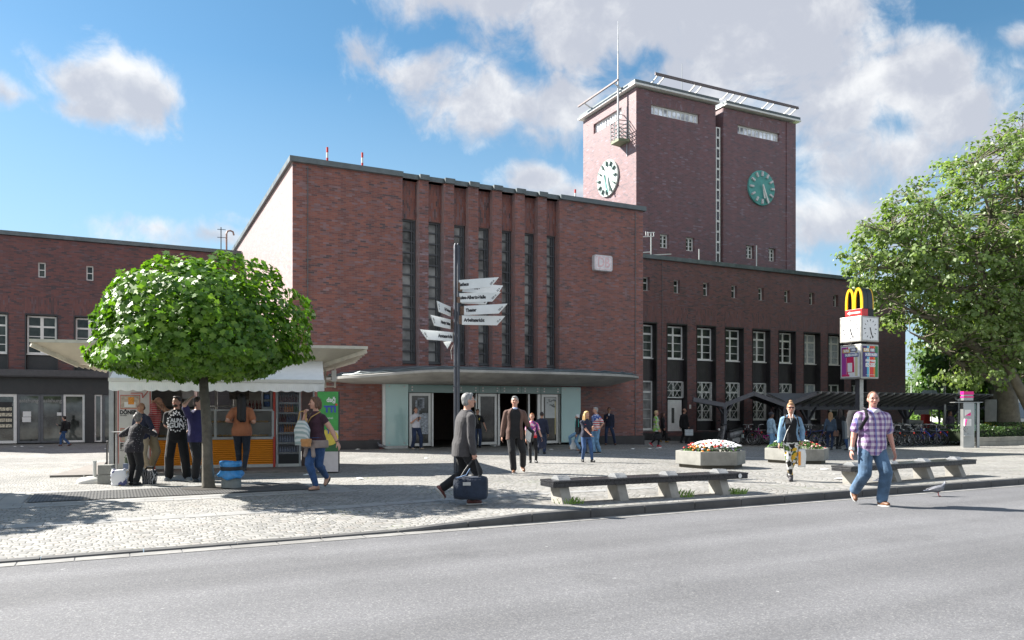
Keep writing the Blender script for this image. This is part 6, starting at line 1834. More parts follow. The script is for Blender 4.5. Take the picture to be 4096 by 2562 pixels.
for i in range(14):
    z = i * 1.07; s_ = 1 - .5 * z / 15; t_ = 1 - .5 * (z + 1.07) / 15
    for y in (-.6, .6): mb.bar((-.6 * s_, y * s_, z), (.6 * t_, y * t_, z + 1.07), .08); mb.bar((.6 * s_, y * s_, z), (-.6 * t_, y * t_, z + 1.07), .08)
mo = mb.obj('lattice', M('hazy mast steel', (.33, .36, .38), .7), py_)
mb = MB()
for z in (11, 13, 14.6): mb.bar((-14, 0, z), (5, 0, z - .3), .06)
mb.bar((-3, 0, 12), (3, 0, 12), .15); mb.obj('wire', M('hazy mast steel', (1, 1, 1)), py_)
sn = thing('round_sign', 'round white traffic sign seen above the long shelter roof', 'traffic sign', ph(3835, 45, -.3)); MB().tube([(0, 0, 0), (0, 0, 2.75)], .03, 6).obj('post', m_alu, sn); MB().tube([(0, -.05, 2.62), (0, -.035, 2.62)], .30, 20).obj('disc', m_white, sn)
# yellow and white vehicle glimpsed at the right edge
van = thing('yellow_van', 'yellow and white van glimpsed beyond the hedge', 'van', ph(4110, 44, -.3), R(20))
MB().box(-.9, 2.6, 0, 2, .35, 1.05).obj('lower_body', M('van yellow', (.75, .55, .03), .35), van, bevel=.05); MB().box(-.9, 2.6, .02, 1.98, 1.055, 2.4).obj('body', m_white, van, bevel=.06)
for i in range(3): MB().box(-.75 + i * .62, -.2 + i * .62, -.015, .01, 1.3, 2.2).obj('window', M('van window', (.18, .25, .33), .1), van)
for x in (-.3, 1.9): MB().tube([(x, .0, .33), (x, .2, .33)], .33, 16).obj('wheel', m_tyre, van)
# ---------------------------------------------------------------- litter and pigeons
q8 = random.Random(8)
lit = [(60, 1789), (88, 1788), (164, 1790), (423, 1797), (1980, 1787), (1705, 1835), (2205, 1801), (2530, 1798), (2600, 1797), (2628, 1796), (2640, 1794), (2535, 1766), (2400, 1790), (3363, 1918), (1440, 1918), (1230, 1903), (1430, 1800), (1690, 1790), (3300, 1880), (1655, 1798)]
for i, (x, y) in enumerate(lit):
    p = gp(x, y); s_ = .05 + .03 * q8.random() + (.04 if i == 13 else 0)
    mb = MB(); n_ = 7
    pts = [(s_ * (1 + .4 * q8.random()) * math.cos(math.tau * j / n_) * 1.3, s_ * math.sin(math.tau * j / n_), .004 + .02 * q8.random()) for j in range(n_)]
    mb.add(pts + [(0, 0, .045)], [(j, (j + 1) % n_, n_) for j in range(n_)])
    o = mb.obj('paper_scrap', m_paper, None); o.location = p; o.rotation_euler = (0, 0, q8.random() * 6)
    tag(o, 'small white paper scrap lying on the paving', 'litter', 'paper scraps on the square')
m_pg = M('pigeon grey', (.17, .175, .20), .6, var=.25, scale=18); m_pgd = M('pigeon neck', (.10, .11, .14), .4, var=.3, scale=20); m_pgw = M('pigeon wing', (.23, .23, .25), .6, var=.4, scale=25)
def pigeon(label, px, py, yaw, sc=1.0):
    p = gp(px, py) if py < 1960 else Vector(((px - CX) / FL * (EYE + .12) * FL / (py - HZ), (EYE + .12) * FL / (py - HZ), -.12))
    o = thing('pigeon', label, 'pigeon', p, yaw, 'pigeons'); o.scale = (sc, sc, sc)
    b = MB(); b.loft([[(x + 0 * a, r_ * math.cos(a) * .9, z + r_ * math.sin(a)) for a in [math.tau * i / 12 for i in range(12)]] for x, z, r_ in ((-.19, .115, .008), (-.15, .12, .025), (-.08, .125, .052), (0, .135, .068), (.06, .15, .062), (.10, .185, .042), (.118, .22, .030), (.125, .25, .028), (.135, .268, .020), (.14, .278, .006))])
    b.tube([(.145, 0, .255), (.175, 0, .248)], [.010, .002], 6); b.obj('body', m_pg, o, smooth=True)
    b = MB(); b.loft([[(x, r_ * math.cos(a) * .95, z + r_ * math.sin(a)) for a in [math.tau * i / 10 for i in range(10)]] for x, z, r_ in ((.085, .17, .052), (.108, .205, .039), (.122, .235, .033))], caps=False); b.obj('neck', m_pgd, o, smooth=True)
    for s_ in (-1, 1):
        b = MB(); b.loft([[(x, s_ * (.045 + w_ * .4) + .012 * math.cos(a) * s_, z + h_ * math.sin(a)) for a in [math.tau * i / 8 for i in range(8)]] for x, z, h_, w_ in ((.07, .15, .03, .04), (0, .145, .045, .06), (-.10, .135, .03, .03), (-.20, .125, .008, .0))]); b.obj('wing', m_pgw, o, smooth=True)
        l_ = MB(); l_.tube([(.0 + s_ * .015, s_ * .03, .09), (.012 + s_ * .015, s_ * .03, .012)], .007, 5)
        for q in (-.5, 0, .5): l_.tube([(.012 + s_ * .015, s_ * .03, .008), (.05 + s_ * .015, s_ * .03 + q * .035, .004)], .004, 4)
        l_.obj('leg', M('pigeon foot', (.45, .12, .12), .6), o)
    MB().loft([[(x, w_ * math.cos(a), z + .008 * math.sin(a)) for a in [math.tau * i / 8 for i in range(8)]] for x, z, w_ in ((-.14, .12, .03), (-.25, .11, .035), (-.27, .108, .03))]).obj('tail', m_pgd, o)
    return o
pigeon('grey pigeon walking on the road near the kerb', 3752, 1986, 0.05, .98)
pigeon('grey pigeon on the paving behind the legs of the man in the checked shirt', 3545, 1945, .2, 1.0)
pigeon('pigeon pecking at the foot of the green glass entrance panel', 1524, 1798, math.pi * .9, 1.0)
# ---------------------------------------------------------------- trees
def noise3(p, s, seed=0.0):
    from mathutils import noise as nz_
    return nz_.noise(Vector((p[0] * s + seed, p[1] * s - seed, p[2] * s + seed * .5)))
m_maple = leaf_mat('maple leaf', (.04, .10, .012), (.10, .205, .02), (.24, .38, .04), .5, .30)
def maple(label, base, cx_, cy_, rad, ztop, zw, zbot, seed, nleaf, size, trunk_r=.105):
    o = thing('maple_tree', label, 'tree', base, 0, 'young maples on the square')
    rr = random.Random(seed); pts, outs = [], []
    bx, by, bz = base
    lumps = []
    for i in range(34):
        a = rr.random() * math.tau; e = math.asin(rr.uniform(-.15, 1)); lumps.append((Vector((math.cos(a) * math.cos(e), math.sin(a) * math.cos(e), math.sin(e))), rr.uniform(.20, .36), rr.uniform(.06, .22)))
    while len(pts) < nleaf:
        d = Vector((rr.gauss(0, 1), rr.gauss(0, 1), rr.gauss(0, 1))); d.normalize()
        if d.z < -.75 and rr.random() < .7: continue
        f = .76
        for c, w_, h in lumps:
            q = 1 - (d - c).length / (w_ * 1.9)
            if q > 0: f = max(f, .80 + h * 1.25 * min(1, q * 1.8))
        f *= 1 + .22 * noise3(d, 1.5, seed) + .10 * noise3(d, 3.6, seed + 5)
        f *= 1 - .30 * (rr.random() ** 2.2) if rr.random() < .8 else rr.uniform(.35, .9)
        up = ztop - zw; dn_ = zw - zbot
        e = 3.2 if d.z < 0 else 2.0
        hx = math.hypot(d.x, d.y)
        k_ = (abs(hx) ** e + abs(d.z) ** e) ** (-1 / e)
        p = Vector((cx_ + d.x * k_ * rad * f, cy_ + d.y * k_ * rad * f, zw + d.z * k_ * (up if d.z > 0 else dn_) * f))
        pts.append(p - Vector(base)); v = Vector((d.x, d.y, d.z * .7)).normalized(); outs.append(v)
    leaf_obj('crown', pts, m_maple, o, seed, size, 'maple', .62, np.array(outs))
    t = MB(); h0 = zbot + .35 - bz
    t.tube([(0, 0, -.05), (0, 0, .06), (-.02, 0, .5), (-.03, .0, 1.1), (cx_ - bx + .03, cy_ - by, h0)], [trunk_r * 1.45, trunk_r * 1.12, trunk_r * .92, trunk_r * .85, trunk_r * .75], 12)
    to = t.obj('trunk', m_bark, o, smooth=True)
    b = MB()
    for i in range(11):
        a = math.tau * i / 11 + rr.random() * .5; e = rr.uniform(.25, 1.3)
        tip = Vector((cx_ - bx + rad * .8 * math.cos(a) * math.cos(e), cy_ - by + rad * .8 * math.sin(a) * math.cos(e), h0 + (ztop - zbot) * .75 * math.sin(e)))
        s_ = Vector((cx_ - bx + .03, cy_ - by, h0 - .15)); m_ = s_.lerp(tip, .5) + Vector((0, 0, .15))
        b.tube([s_, m_, tip], [trunk_r * .5, trunk_r * .28, .01], 6)
    b.obj('branch', m_bark, to, smooth=True)
    return o
mb_ = Vector(TRK)
maple('round crowned young maple with dense bright green leaves in front of the snack kiosk', mb_, -5.80, mb_.y + .05, 1.92, 4.40, 2.50, 1.86, 12, 14500, .125)
bx2 = Vector((-11.9, 12.4, ground(-11.9, 12.4)))
maple('twin maple standing outside the picture whose shade falls on the cobbles', bx2, -11.9, 12.4, 2.1, 4.4, 2.7, 1.9, 13, 3500, .24)

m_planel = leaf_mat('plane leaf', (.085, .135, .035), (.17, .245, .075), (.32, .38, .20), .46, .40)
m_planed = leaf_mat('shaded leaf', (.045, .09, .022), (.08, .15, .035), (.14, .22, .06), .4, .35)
def plane_tree(name, label, limbs, ell_, ncl, per, size, seed, mat, keep=None, cl_r=.85, group=None, shape='lobed', shell=.5, bark=None, twig=True, droop=.45):
    """limbs: list of [(x,y,z,r),...] trunk first; ell_: (centre, radii) list of foliage volumes with shares"""
    base = Vector(limbs[0][0][:3])
    o = thing(name, label, 'tree', base, 0, group)
    rr = random.Random(seed); bark = bark or m_plane
    t = MB(); t.tube([Vector(p[:3]) - base for p in limbs[0]], [p[3] for p in limbs[0]], 12); to = t.obj('trunk', bark, o, smooth=True)
    nodes = []
    for L in limbs:
        for a, b in zip(L, L[1:]):
            for f in (0, .33, .66, 1.0): nodes.append((Vector(a[:3]).lerp(Vector(b[:3]), f), a[3] + (b[3] - a[3]) * f))
    for L in limbs[1:]:
        b = MB(); b.tube([Vector(p[:3]) - base for p in L], [p[3] for p in L], 9); b.obj('limb', bark, to, smooth=True)
    tw_ = MB(); P_, O_ = [], []
    hi = [n_ for n_ in nodes if n_[0].z > base.z + 2.5] or nodes
    made = 0; tries = 0
    while made < ncl and tries < ncl * 20:
        tries += 1
        c, rad = rr.choice(ell_)
        d = Vector((rr.gauss(0, 1), rr.gauss(0, 1), rr.gauss(0, 1))).normalized()
        f = shell + (1 - shell) * rr.random() ** .6
        f *= 1 + .22 * noise3(d, 2.2, seed)
        p = Vector((c[0] + d.x * rad[0] * f, c[1] + d.y * rad[1] * f, c[2] + d.z * rad[2] * f))
        if keep and not keep(p): continue
        made += 1
        n0, r0 = min(hi, key=lambda q: (q[0] - p).length + rr.random() * 1.2)
        if twig:
            mid = n0.lerp(p, .55) + Vector((rr.uniform(-.3, .3), rr.uniform(-.3, .3), rr.uniform(0, .5)))
            tw_.tube([n0 - base, mid - base, p - base], [min(.05, r0 * .4), .022, .006], 5)
        R_ = cl_r * rr.uniform(.6, 1.25)
        for i in range(int(per * rr.uniform(.6, 1.3))):
            v = Vector((rr.gauss(0, 1), rr.gauss(0, 1), rr.gauss(0, .62)))
            v = v.normalized() * rr.random() ** .5
            P_.append(p + v * R_ - base); w_ = v + d * .5 + Vector((0, 0, .25)); O_.append(w_.normalized())
    if twig: tw_.obj('branch', bark, to, smooth=True)
    leaf_obj('crown', P_, mat, o, seed, size, shape, droop, np.array(O_))
    return o
def W(px, py, d): return ((px - CX) / FL * d, d, EYE + (HZ - py) / FL * d)
def LW(*q): return [(*W(px, py, d), r) for px, py, d, r in q]
Dp = 41.0
limbs = [LW((4040, 1800, Dp, .72), (4035, 1690, Dp, .55), (4030, 1600, Dp, .48), (4010, 1530, Dp, .45)),
         LW((4120, 1640, 39.5, .26), (4060, 1520, 39.5, .24), (3990, 1370, 39.0, .21), (3945, 1235, 38.5, .25), (3860, 1165, 38, .17), (3740, 1120, 37.5, .10), (3600, 1080, 37, .05), (3450, 1060, 36.5, .025)),
         LW((3945, 1235, 38.5, .20), (3930, 1100, 38.5, .15), (3870, 960, 38, .10), (3760, 860, 37.5, .06), (3640, 790, 37, .03)),
         LW((3990, 1370, 39, .2), (4050, 1200, 39.5, .16), (4080, 950, 39.5, .10), (4060, 700, 39.5, .05), (4090, 520, 39, .02)),
         LW((4010, 1530, Dp, .32), (3930, 1500, Dp - 1, .22), (3860, 1470, Dp - 2, .16), (3780, 1400, Dp - 3, .09), (3640, 1330, 37.5, .04)),
         LW((4010, 1530, Dp, .36), (3900, 1390, 39.5, .24), (3790, 1300, 38.5, .15), (3680, 1260, 37.5, .08), (3560, 1200, 37, .04)),
         LW((3860, 1165, 38, .10), (3740, 1000, 37, .07), (3560, 930, 36.5, .04), (3440, 900, 36, .02)),
         LW((3930, 1100, 38.5, .10), (3960, 860, 38, .07), (3900, 650, 38, .03))]
C1 = W(3960, 1010, 39.5)
def keep1(p):
    d = p.y; px = CX + p.x / d * FL; py = HZ - (p.z - EYE) / d * FL
    # open sky over the shelter and on the bay of the wing's end, ragged upper left outline
    if py > 1120 and px < 3420: return False
    low = 1190 + (px - 3360) * .62
    if px < 3760 and py > low: return False
    if py > 1560: return False
    if px > 3830 and py > 1290 and d < 41.5 and (math.sin(p.x * 91 + p.z * 57) > .45): return False
    hi_ = 1010 - (px - 3345) * 1.05 if px < 3600 else 742 - (px - 3600) * .62
    return py > hi_ and px > 3350
plane_tree('plane_tree', 'huge spreading plane tree leaning over the bicycle shelters with mottled trunk', limbs,
           [(C1, (8.2, 5.5, 7.6)), (W(4030, 1330, 39), (3.6, 2.5, 2.4)), (C1, (8.2, 5.5, 7.8)), (W(4060, 720, 40), (5.5, 4.5, 4.2)), (W(4000, 850, 39), (5.5, 4, 4.5)), (W(3760, 1100, 38), (5.4, 3.5, 3.6)), (W(3600, 1010, 37.5), (3.4, 2.5, 2.8)), (W(3870, 1350, 38.5), (4.2, 3.5, 2.8)), (W(4060, 900, 40), (5.5, 5, 7))], 1180, 34, .20, 31, m_planel, keep1, .50, 'plane trees', shell=.30)
pb_ = ph(3978, 46, -.3)
limbs = [[(*pb_, .42), (pb_.x + .1, pb_.y, 2.2, .36), (pb_.x - .2, pb_.y, 4.5, .3), (pb_.x - .8, pb_.y, 7, .2), (pb_.x - 1.6, pb_.y, 10, .08)], [(pb_.x - .2, pb_.y, 4.5, .2), (pb_.x + 2, pb_.y + 1, 8, .1)], [(pb_.x - .2, pb_.y, 4.0, .2), (pb_.x - 3, pb_.y, 6.5, .08)]]
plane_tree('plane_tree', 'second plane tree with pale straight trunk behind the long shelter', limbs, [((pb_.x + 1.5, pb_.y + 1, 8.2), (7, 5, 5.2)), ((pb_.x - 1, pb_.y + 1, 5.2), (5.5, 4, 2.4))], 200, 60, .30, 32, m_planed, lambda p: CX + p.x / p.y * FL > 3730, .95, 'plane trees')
for (px, d, h, rad, sd, lab) in ((3790, 60, 10, 3.6, 41, 'dense tree with drooping boughs beside the lamp hood behind the shelter'), (3905, 58, 8.5, 4.0, 42, 'dark bushy tree behind the telephone pillar'), (4050, 60, 12, 5.0, 43, 'tall dark tree behind the huge leaning plane'), (4230, 52, 13, 6.0, 44, 'broad tree at the picture edge behind the yellow van'),):
    b = ph(px, d, .3 if d > 55 else -.3)
    limbs = [[(*b, .35), (b.x, b.y, h * .35, .28), (b.x + .3, b.y, h * .8, .08)], [(b.x, b.y, h * .3, .15), (b.x - rad * .5, b.y, h * .5, .05)], [(b.x, b.y, h * .4, .15), (b.x + rad * .5, b.y, h * .6, .05)]]
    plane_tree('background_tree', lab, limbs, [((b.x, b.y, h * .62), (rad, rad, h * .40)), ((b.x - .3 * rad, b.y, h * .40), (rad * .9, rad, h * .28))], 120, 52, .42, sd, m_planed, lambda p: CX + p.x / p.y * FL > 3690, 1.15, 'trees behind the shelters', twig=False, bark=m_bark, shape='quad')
m_far = leaf_mat('distant leaf', (.10, .15, .06), (.15, .21, .10), (.2, .26, .14), .6, .3)
for i, (px, d, h, rad) in enumerate(((3640, 120, 4.6, 3.5), (3690, 130, 5.4, 4.0), (3585, 140, 5, 5), (3760, 125, 8, 5), (3860, 130, 9, 6))):
    b = ph(px, d, 1.5)
    plane_tree('distant_tree', 'pale green distant tree seen past the end of the brick wing', [[(*b, .3), (b.x, b.y, h * .7, .1)]], [((b.x, b.y, h * .6 + 1.0), (rad, rad, h * .45))], 45, 45, .6, 60 + i, m_far, None, 1.3, 'distant trees', twig=False, bark=m_bark, shape='quad')
# dark understorey shrubs behind the bicycles and hedge
for i, (px, d, h) in enumerate(((3935, 47, 2.2), (4000, 49, 2.0), (4075, 47, 1.6))):
    b = ph(px, d, -.3)
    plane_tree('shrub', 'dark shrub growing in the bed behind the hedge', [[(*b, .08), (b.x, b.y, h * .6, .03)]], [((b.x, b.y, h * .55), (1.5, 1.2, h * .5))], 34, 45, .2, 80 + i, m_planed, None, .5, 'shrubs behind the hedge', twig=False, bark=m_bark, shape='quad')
# ---------------------------------------------------------------- people
def remesh(mb, name, mat, parent, vox, smooth=3, dec=None):
    me = mb.mesh(name + '_src'); o = bpy.data.objects.new('tmp', me); COL.objects.link(o)
    bm = bmesh.new(); bm.from_mesh(me); bmesh.ops.recalc_face_normals(bm, faces=bm.faces); bm.to_mesh(me); bm.free()
    m = o.modifiers.new('r', 'REMESH'); m.mode = 'VOXEL'; m.voxel_size = vox; m.use_smooth_shade = True
    if smooth: s = o.modifiers.new('s', 'SMOOTH'); s.factor = .5; s.iterations = smooth
    me2 = bpy.data.meshes.new_from_object(o.evaluated_get(bpy.context.evaluated_depsgraph_get()))
    bpy.data.objects.remove(o); bpy.data.meshes.remove(me)
    me2.name = name; me2.materials.clear(); me2.materials.append(mat)
    me2.polygons.foreach_set('use_smooth', [True] * len(me2.polygons))
    r = bpy.data.objects.new(name, me2); COL.objects.link(r); r.parent = parent
    return r
def capsule(mb, p0, r0, p1, r1, n=10):
    p0, p1 = Vector(p0), Vector(p1)
    d = (p1 - p0)
    if d.length < 1e-5: d = Vector((0, 0, 1e-4))
    u = d.normalized()
    pts = [p0 - u * r0 * .96, p0 - u * r0 * .7, p0 - u * r0 * .3, p0, p1, p1 + u * r1 * .3, p1 + u * r1 * .7, p1 + u * r1 * .96]
    mb.tube(pts, [r0 * .26, r0 * .71, r0 * .95, r0, r1, r1 * .95, r1 * .71, r1 * .26], n)
def ik(a, c, l1, l2, pole):
    a, c, pole = Vector(a), Vector(c), Vector(pole)
    d = c - a; L = d.length; m = (l1 + l2) * .995
    if L > m: d *= m / L; c = a + d; L = m
    u = d.normalized(); x = (l1 * l1 - l2 * l2 + L * L) / (2 * L); h = math.sqrt(max(0, l1 * l1 - x * x))
    p = pole - u * pole.dot(u); p.normalize()
    return a + u * x + p * h, c
def cloth(name, col, rough=.8, var=.2, pat=None, wr=.5, scale=5):
    if name in _MC: return _MC[name]
    k = NT(name); p = k.obj()
    c = (*col,)
    if pat: c = pat(k, p, c)
    n = k.noise(p, scale, 4, .6)
    c = k.vmath('SCALE', c, s=k.mr(n, .3, .7, 1 - var, 1 + var))
    k.out(c, rough, 0, .25)
    k.b.inputs['Sheen Weight'].default_value = .15
    ws = k.vmath('MULTIPLY', p, (1, 1, .55))
    w1 = k.noise(ws, 9, 3, .5); 
    k.bump(k.math('ADD', w1, k.math('MULTIPLY', k.noise(p, 26, 2), .25)), wr, .04)
    _MC[name] = k.mat
    return k.mat
def hair_mat(col):
    k = NT('hair %s' % (col,)); p = k.obj()
    n = k.noise(k.vmath('MULTIPLY', p, (60, 60, 12)), 1, 3)
    k.out(k.vmath('SCALE', col, s=k.mr(n, .3, .7, .6, 1.35)), .5, 0, .4); k.bump(n, .6, .02)
    return k.mat
_sk = {}
def skin_mat(col):
    if col in _sk: return _sk[col]
    k = NT('skin'); p = k.obj()
    n = k.noise(p, 7, 4)
    k.out(k.mix(k.mr(n, .3, .7, 0, .35), col, (col[0] * .95, col[1] * .72, col[2] * .68)), .5, 0, .35)
    k.b.inputs['Subsurface Weight'].default_value = .12; k.b.inputs['Subsurface Radius'].default_value = (.012, .005, .003)
    _sk[col] = k.mat
    return k.mat
FAIR, TAN, DARK = (.52, .30, .22), (.40, .22, .145), (.13, .07, .045)
m_eye = M('eye', (.03, .022, .02), .2); m_lip = M('lip', (.34, .12, .10), .5)
MALE = [(-.13, .10, .085), (-.06, .160, .112), (.02, .165, .115), (.12, .150, .106), (.24, .160, .115), (.35, .182, .122), (.43, .178, .110), (.485, .135, .088), (.525, .085, .07), (.55, .062, .062)]
FEM = [(-.13, .10, .09), (-.05, .170, .122), (.03, .162, .112), (.14, .130, .096), (.24, .140, .104), (.34, .156, .122), (.42, .152, .100), (.48, .112, .078), (.52, .072, .062), (.55, .052, .054)]
class Person: pass
def person(label, foot, hpy, heading, pel=None, LF=None, RF=None, LH=None, RH=None, lean=0, side=0, twist=0, head=(0, 0), sex='m', fat=0.0, skin=FAIR, hair=('short', (.05, .03, .02)),
           top=None, bottom=None, shoes=None, vox=.011, face=True, corr=1.0, group=None, over=None, gripL=.35, gripR=.35, pz=.925, bend=None, poleL=None, poleR=None, z0=None, d=None, sc=None):
    px, py = foot
    base = gp(px, py, z0) if d is None else at(px, d)
    if z0 is not None: base.z = z0
    mpp = base.y / FL
    s = sc or (py - hpy) * mpp / 1.77 * corr
    o = thing('person', label, 'person', base, R(heading) - math.pi / 2, group); o.scale = (s, s, s)
    ch, sh_ = math.cos(-(R(heading) - math.pi / 2)), math.sin(-(R(heading) - math.pi / 2))
    def loc(dx, dy, z):
        dx, dy = dx / s, dy / s
        return Vector((dx * ch - dy * sh_, dx * sh_ + dy * ch, z / s))
    def pxl(x, y, dy=0.0): return loc((x - px) * mpp * (1 + dy / base.y), dy, (py - y) * mpp * (1 + dy / base.y))
    J = Person(); J.o = o; J.s = s
    P = Vector((0, 0, pz))
    if pel is not None: v = loc((pel[0] - px) * mpp, pel[1], 0); P.x, P.y = v.x, v.y
    tl = R(lean); ts_ = R(side)
    up = Vector((math.sin(ts_), math.sin(tl), math.cos(tl) * math.cos(ts_))).normalized()
    rt0 = Vector((1, 0, 0)); rt1 = Matrix.Rotation(R(twist), 3, 'Z') @ rt0; rt1 = (rt1 - up * rt1.dot(up)).normalized()
    fw1 = up.cross(rt1).normalized()
    W_ = .185 if sex == 'm' else .160
    W_ *= 1 + .12 * fat
    S = P + up * .475
    shd = {-1: S - rt1 * W_ - up * .028, 1: S + rt1 * W_ - up * .028}
    hip = {k_: P + Vector((.092 * k_, 0, -.03)) for k_ in (-1, 1)}
    sec = MALE if sex == 'm' else FEM
    def torso(mb, h0, h1, g, flare=0.0, n=20, open_=None, fatk=1.0):
        hs = sorted({h0, h1, *[q[0] for q in sec if h0 < q[0] < h1]})
        if h0 < -.13: hs = sorted({*hs, *np.linspace(h0, -.13, 4)[:-1]})
        rings = []
        for h in hs:
            hh = max(h, -.06 if h0 < -.05 else -.13)
            rx = np.interp(hh, [q[0] for q in sec], [q[1] for q in sec]); ry = np.interp(hh, [q[0] for q in sec], [q[2] for q in sec])
            b = math.exp(-((hh - .08) / .17) ** 2) * fat * fatk
            rx = rx * (1 + .32 * b) + g + flare * max(0, .1 - h); ry = ry * (1 + .45 * b) + g + flare * max(0, .1 - h)
            f = sm(-.05, .4, h); r_ = rt0.lerp(rt1, f).normalized(); u_ = Vector((0, 0, 1)).lerp(up, sm(-.1, .15, h)).normalized()
            r_ = (r_ - u_ * r_.dot(u_)).normalized(); fw = u_.cross(r_)
            bust = .018 * math.exp(-((h - .34) / .06) ** 2) if sex == 'f' else 0
            c = P + up * h if h > 0 else P + Vector((0, 0, h))
            c = c + fw * (.035 * b + bust)
            e = 2 / 2.35
            ang = [math.tau * i / n for i in range(n)] if not open_ else [math.pi / 2 + open_ + (math.tau - 2 * open_) * i / (n - 1) for i in range(n)]
            rings.append([c + r_ * rx * math.copysign(abs(math.cos(a)) ** e, math.cos(a)) + fw * ry * math.copysign(abs(math.sin(a)) ** e, math.sin(a)) for a in ang])
        if open_:
            inn = [[p + (P + up * h - p) * .10 for p in rg] for rg, h in zip(rings, hs)]
            mb.loft([a + b[::-1] for a, b in zip(rings, inn)])
        else: mb.loft(rings)
    # legs
    leg = {}
    for k_, F_ in ((-1, LF), (1, RF)):
        if F_ is None: F_ = (px + (0 if True else 0), 0, 0, 0); default = True
        else: default = False
        x, dy, lift, pit = F_[:4]
        t = loc((x - px) * mpp, dy, 0)
        if default: t = Vector((.10 * k_, 0, 0)) + Vector((P.x, P.y, 0))
        t.z = lift / s + .085
        kn, an = ik(hip[k_], t, .43, .42, Vector((.12 * k_, 1, .1)))
        yaw = F_[4] if len(F_) > 4 else 12
        pt = R(pit)
        fd = Matrix.Rotation(-R(yaw) * k_, 3, 'Z') @ Vector((0, math.cos(pt), math.sin(pt)))
        leg[k_] = (hip[k_], kn, an, fd)
    arm = {}
    for k_, H_, pole in ((-1, LH, poleL), (1, RH, poleR)):
        if H_ is None: t = shd[k_] + Vector((.07 * k_, .06, -.54))
        elif isinstance(H_, Vector): t = H_
        else: t = pxl(*H_)
        po = Vector(pole) if pole else (Vector((.45 * k_, -1, -.15)))
        el, wr = ik(shd[k_] - up * .015, t, .285, .25, po)
        arm[k_] = (shd[k_] - up * .015, el, wr)
    J.arm, J.leg, J.P, J.S, J.up, J.fw, J.rt = arm, leg, P, S, up, fw1, rt1
    J.torso = torso; J.pxl = pxl
    # head
    N = P + up * .53
    hy, hp = R(head[0]), R(head[1])
    hd = (Vector((0, 0, 1)) * .65 + up * .35).normalized()
    Rh = Matrix.Rotation(hy, 3, 'Z') @ Matrix.Rotation(-hp, 3, 'X')
    HC = N + hd * .075 + Rh @ Vector((0, .02, .095)); J.HC, J.Rh = HC, Rh
    def hp_(x, y, z): return HC + Rh @ Vector((x, y, z))
    J.hp = hp_
    b = MB()
    torso(b, -.13, .55, 0)
    capsule(b, N - up * .03, .056 if sex == 'm' else .048, HC + Rh @ Vector((0, -.012, -.05)), .054 if sex == 'm' else .046)
    b.ell(HC, (.074, .093, .105), 16, 12, rot=Rh); b.ell(hp_(0, .028, -.062), (.054, .062, .058), 14, 10, rot=Rh); b.ell(hp_(0, .062, -.095), (.028, .024, .022), 10, 8, rot=Rh)
    capsule(b, hp_(0, .092, -.005), .010, hp_(0, .112, -.034), .0145, 8)
    for k_ in (-1, 1):
        b.ell(hp_(.076 * k_, -.005, -.018), (.012, .022, .034), 8, 6, rot=Rh); b.ell(hp_(.030 * k_, .078, .012), (.026, .016, .010), 8, 6, rot=Rh)
        b.ell(hp_(.036 * k_, .060, -.035), (.026, .024, .024), 8, 6, rot=Rh)
    for k_ in (-1, 1):
        h, kn, an, fd = leg[k_]
        f_ = 1 + .25 * fat
        capsule(b, h, .082 * f_, kn, .056 * f_); capsule(b, kn, .054 * f_, an, .037); c = kn.lerp(an, .3); b.ell(c + Vector((0, -.012, 0)), .056 * f_, 10, 8)
        dn = Vector((0, 0, -1)); dn = (dn - fd * dn.dot(fd)).normalized()
        capsule(b, an + dn * .040 - fd * .035, .030, an + dn * .055 + fd * .105, .024)
        sh, el, wr = arm[k_]
        b.ell(sh, (.053, .053, .053), 10, 8); capsule(b, N - up * .035 + rt1 * .04 * k_, .042, sh + up * .012, .040); capsule(b, sh, .050 * f_, el, .040 * f_); capsule(b, el, .039 * f_, wr, .026)
        b.ell(el.lerp(wr, .25), .041 * f_, 8, 6)
        # hand: palm, four fingers of different lengths, thumb
        d_ = (wr - el).normalized(); grip = gripL if k_ < 0 else gripR
        th = (fw1 - d_ * fw1.dot(d_))
        if th.length < .3: th = up - d_ * up.dot(d_)
        th.normalize(); pn = d_.cross(th) * (1 if k_ < 0 else -1)
        if pn.dot(-rt1 * k_) < 0 and abs(d_.z) > .5: pn = -pn
        RM = Matrix((th, pn, d_)).transposed()
        b.ell(wr + d_ * .048, (.040, .017, .055), 10, 8, rot=RM)
        for i, (off, L, rr_) in enumerate(((.029, .070, .0092), (.010, .080, .0095), (-.010, .075, .0092), (-.028, .058, .008))):
            q0 = wr + d_ * .088 + th * off
            a1 = grip * 1.2 + .05 * i; a2 = grip * 2.2 + .08 * i
            q1 = q0 + (d_ * math.cos(a1) + pn * math.sin(a1)) * L * .5; q2 = q1 + (d_ * math.cos(a2) + pn * math.sin(a2)) * L * .5
            capsule(b, q0, rr_, q1, rr_ * .95, 6); capsule(b, q1, rr_ * .95, q2, rr_ * .8, 6)
        q0 = wr + d_ * .030 + th * .030; q1 = q0 + (d_ * .7 + th * .6 + pn * .35 * grip * 2).normalized() * .04; q2 = q1 + (d_ * .9 + th * .15 + pn * grip).normalized() * .032
        capsule(b, q0, .0125, q1, .011, 6); capsule(b, q1, .011, q2, .009, 6)
        J.__dict__['hand' + ('L' if k_ < 0 else 'R')] = wr + d_ * .085 + pn * .02
    remesh(b, 'body', skin_mat(skin), o, min(vox, .010), 2)
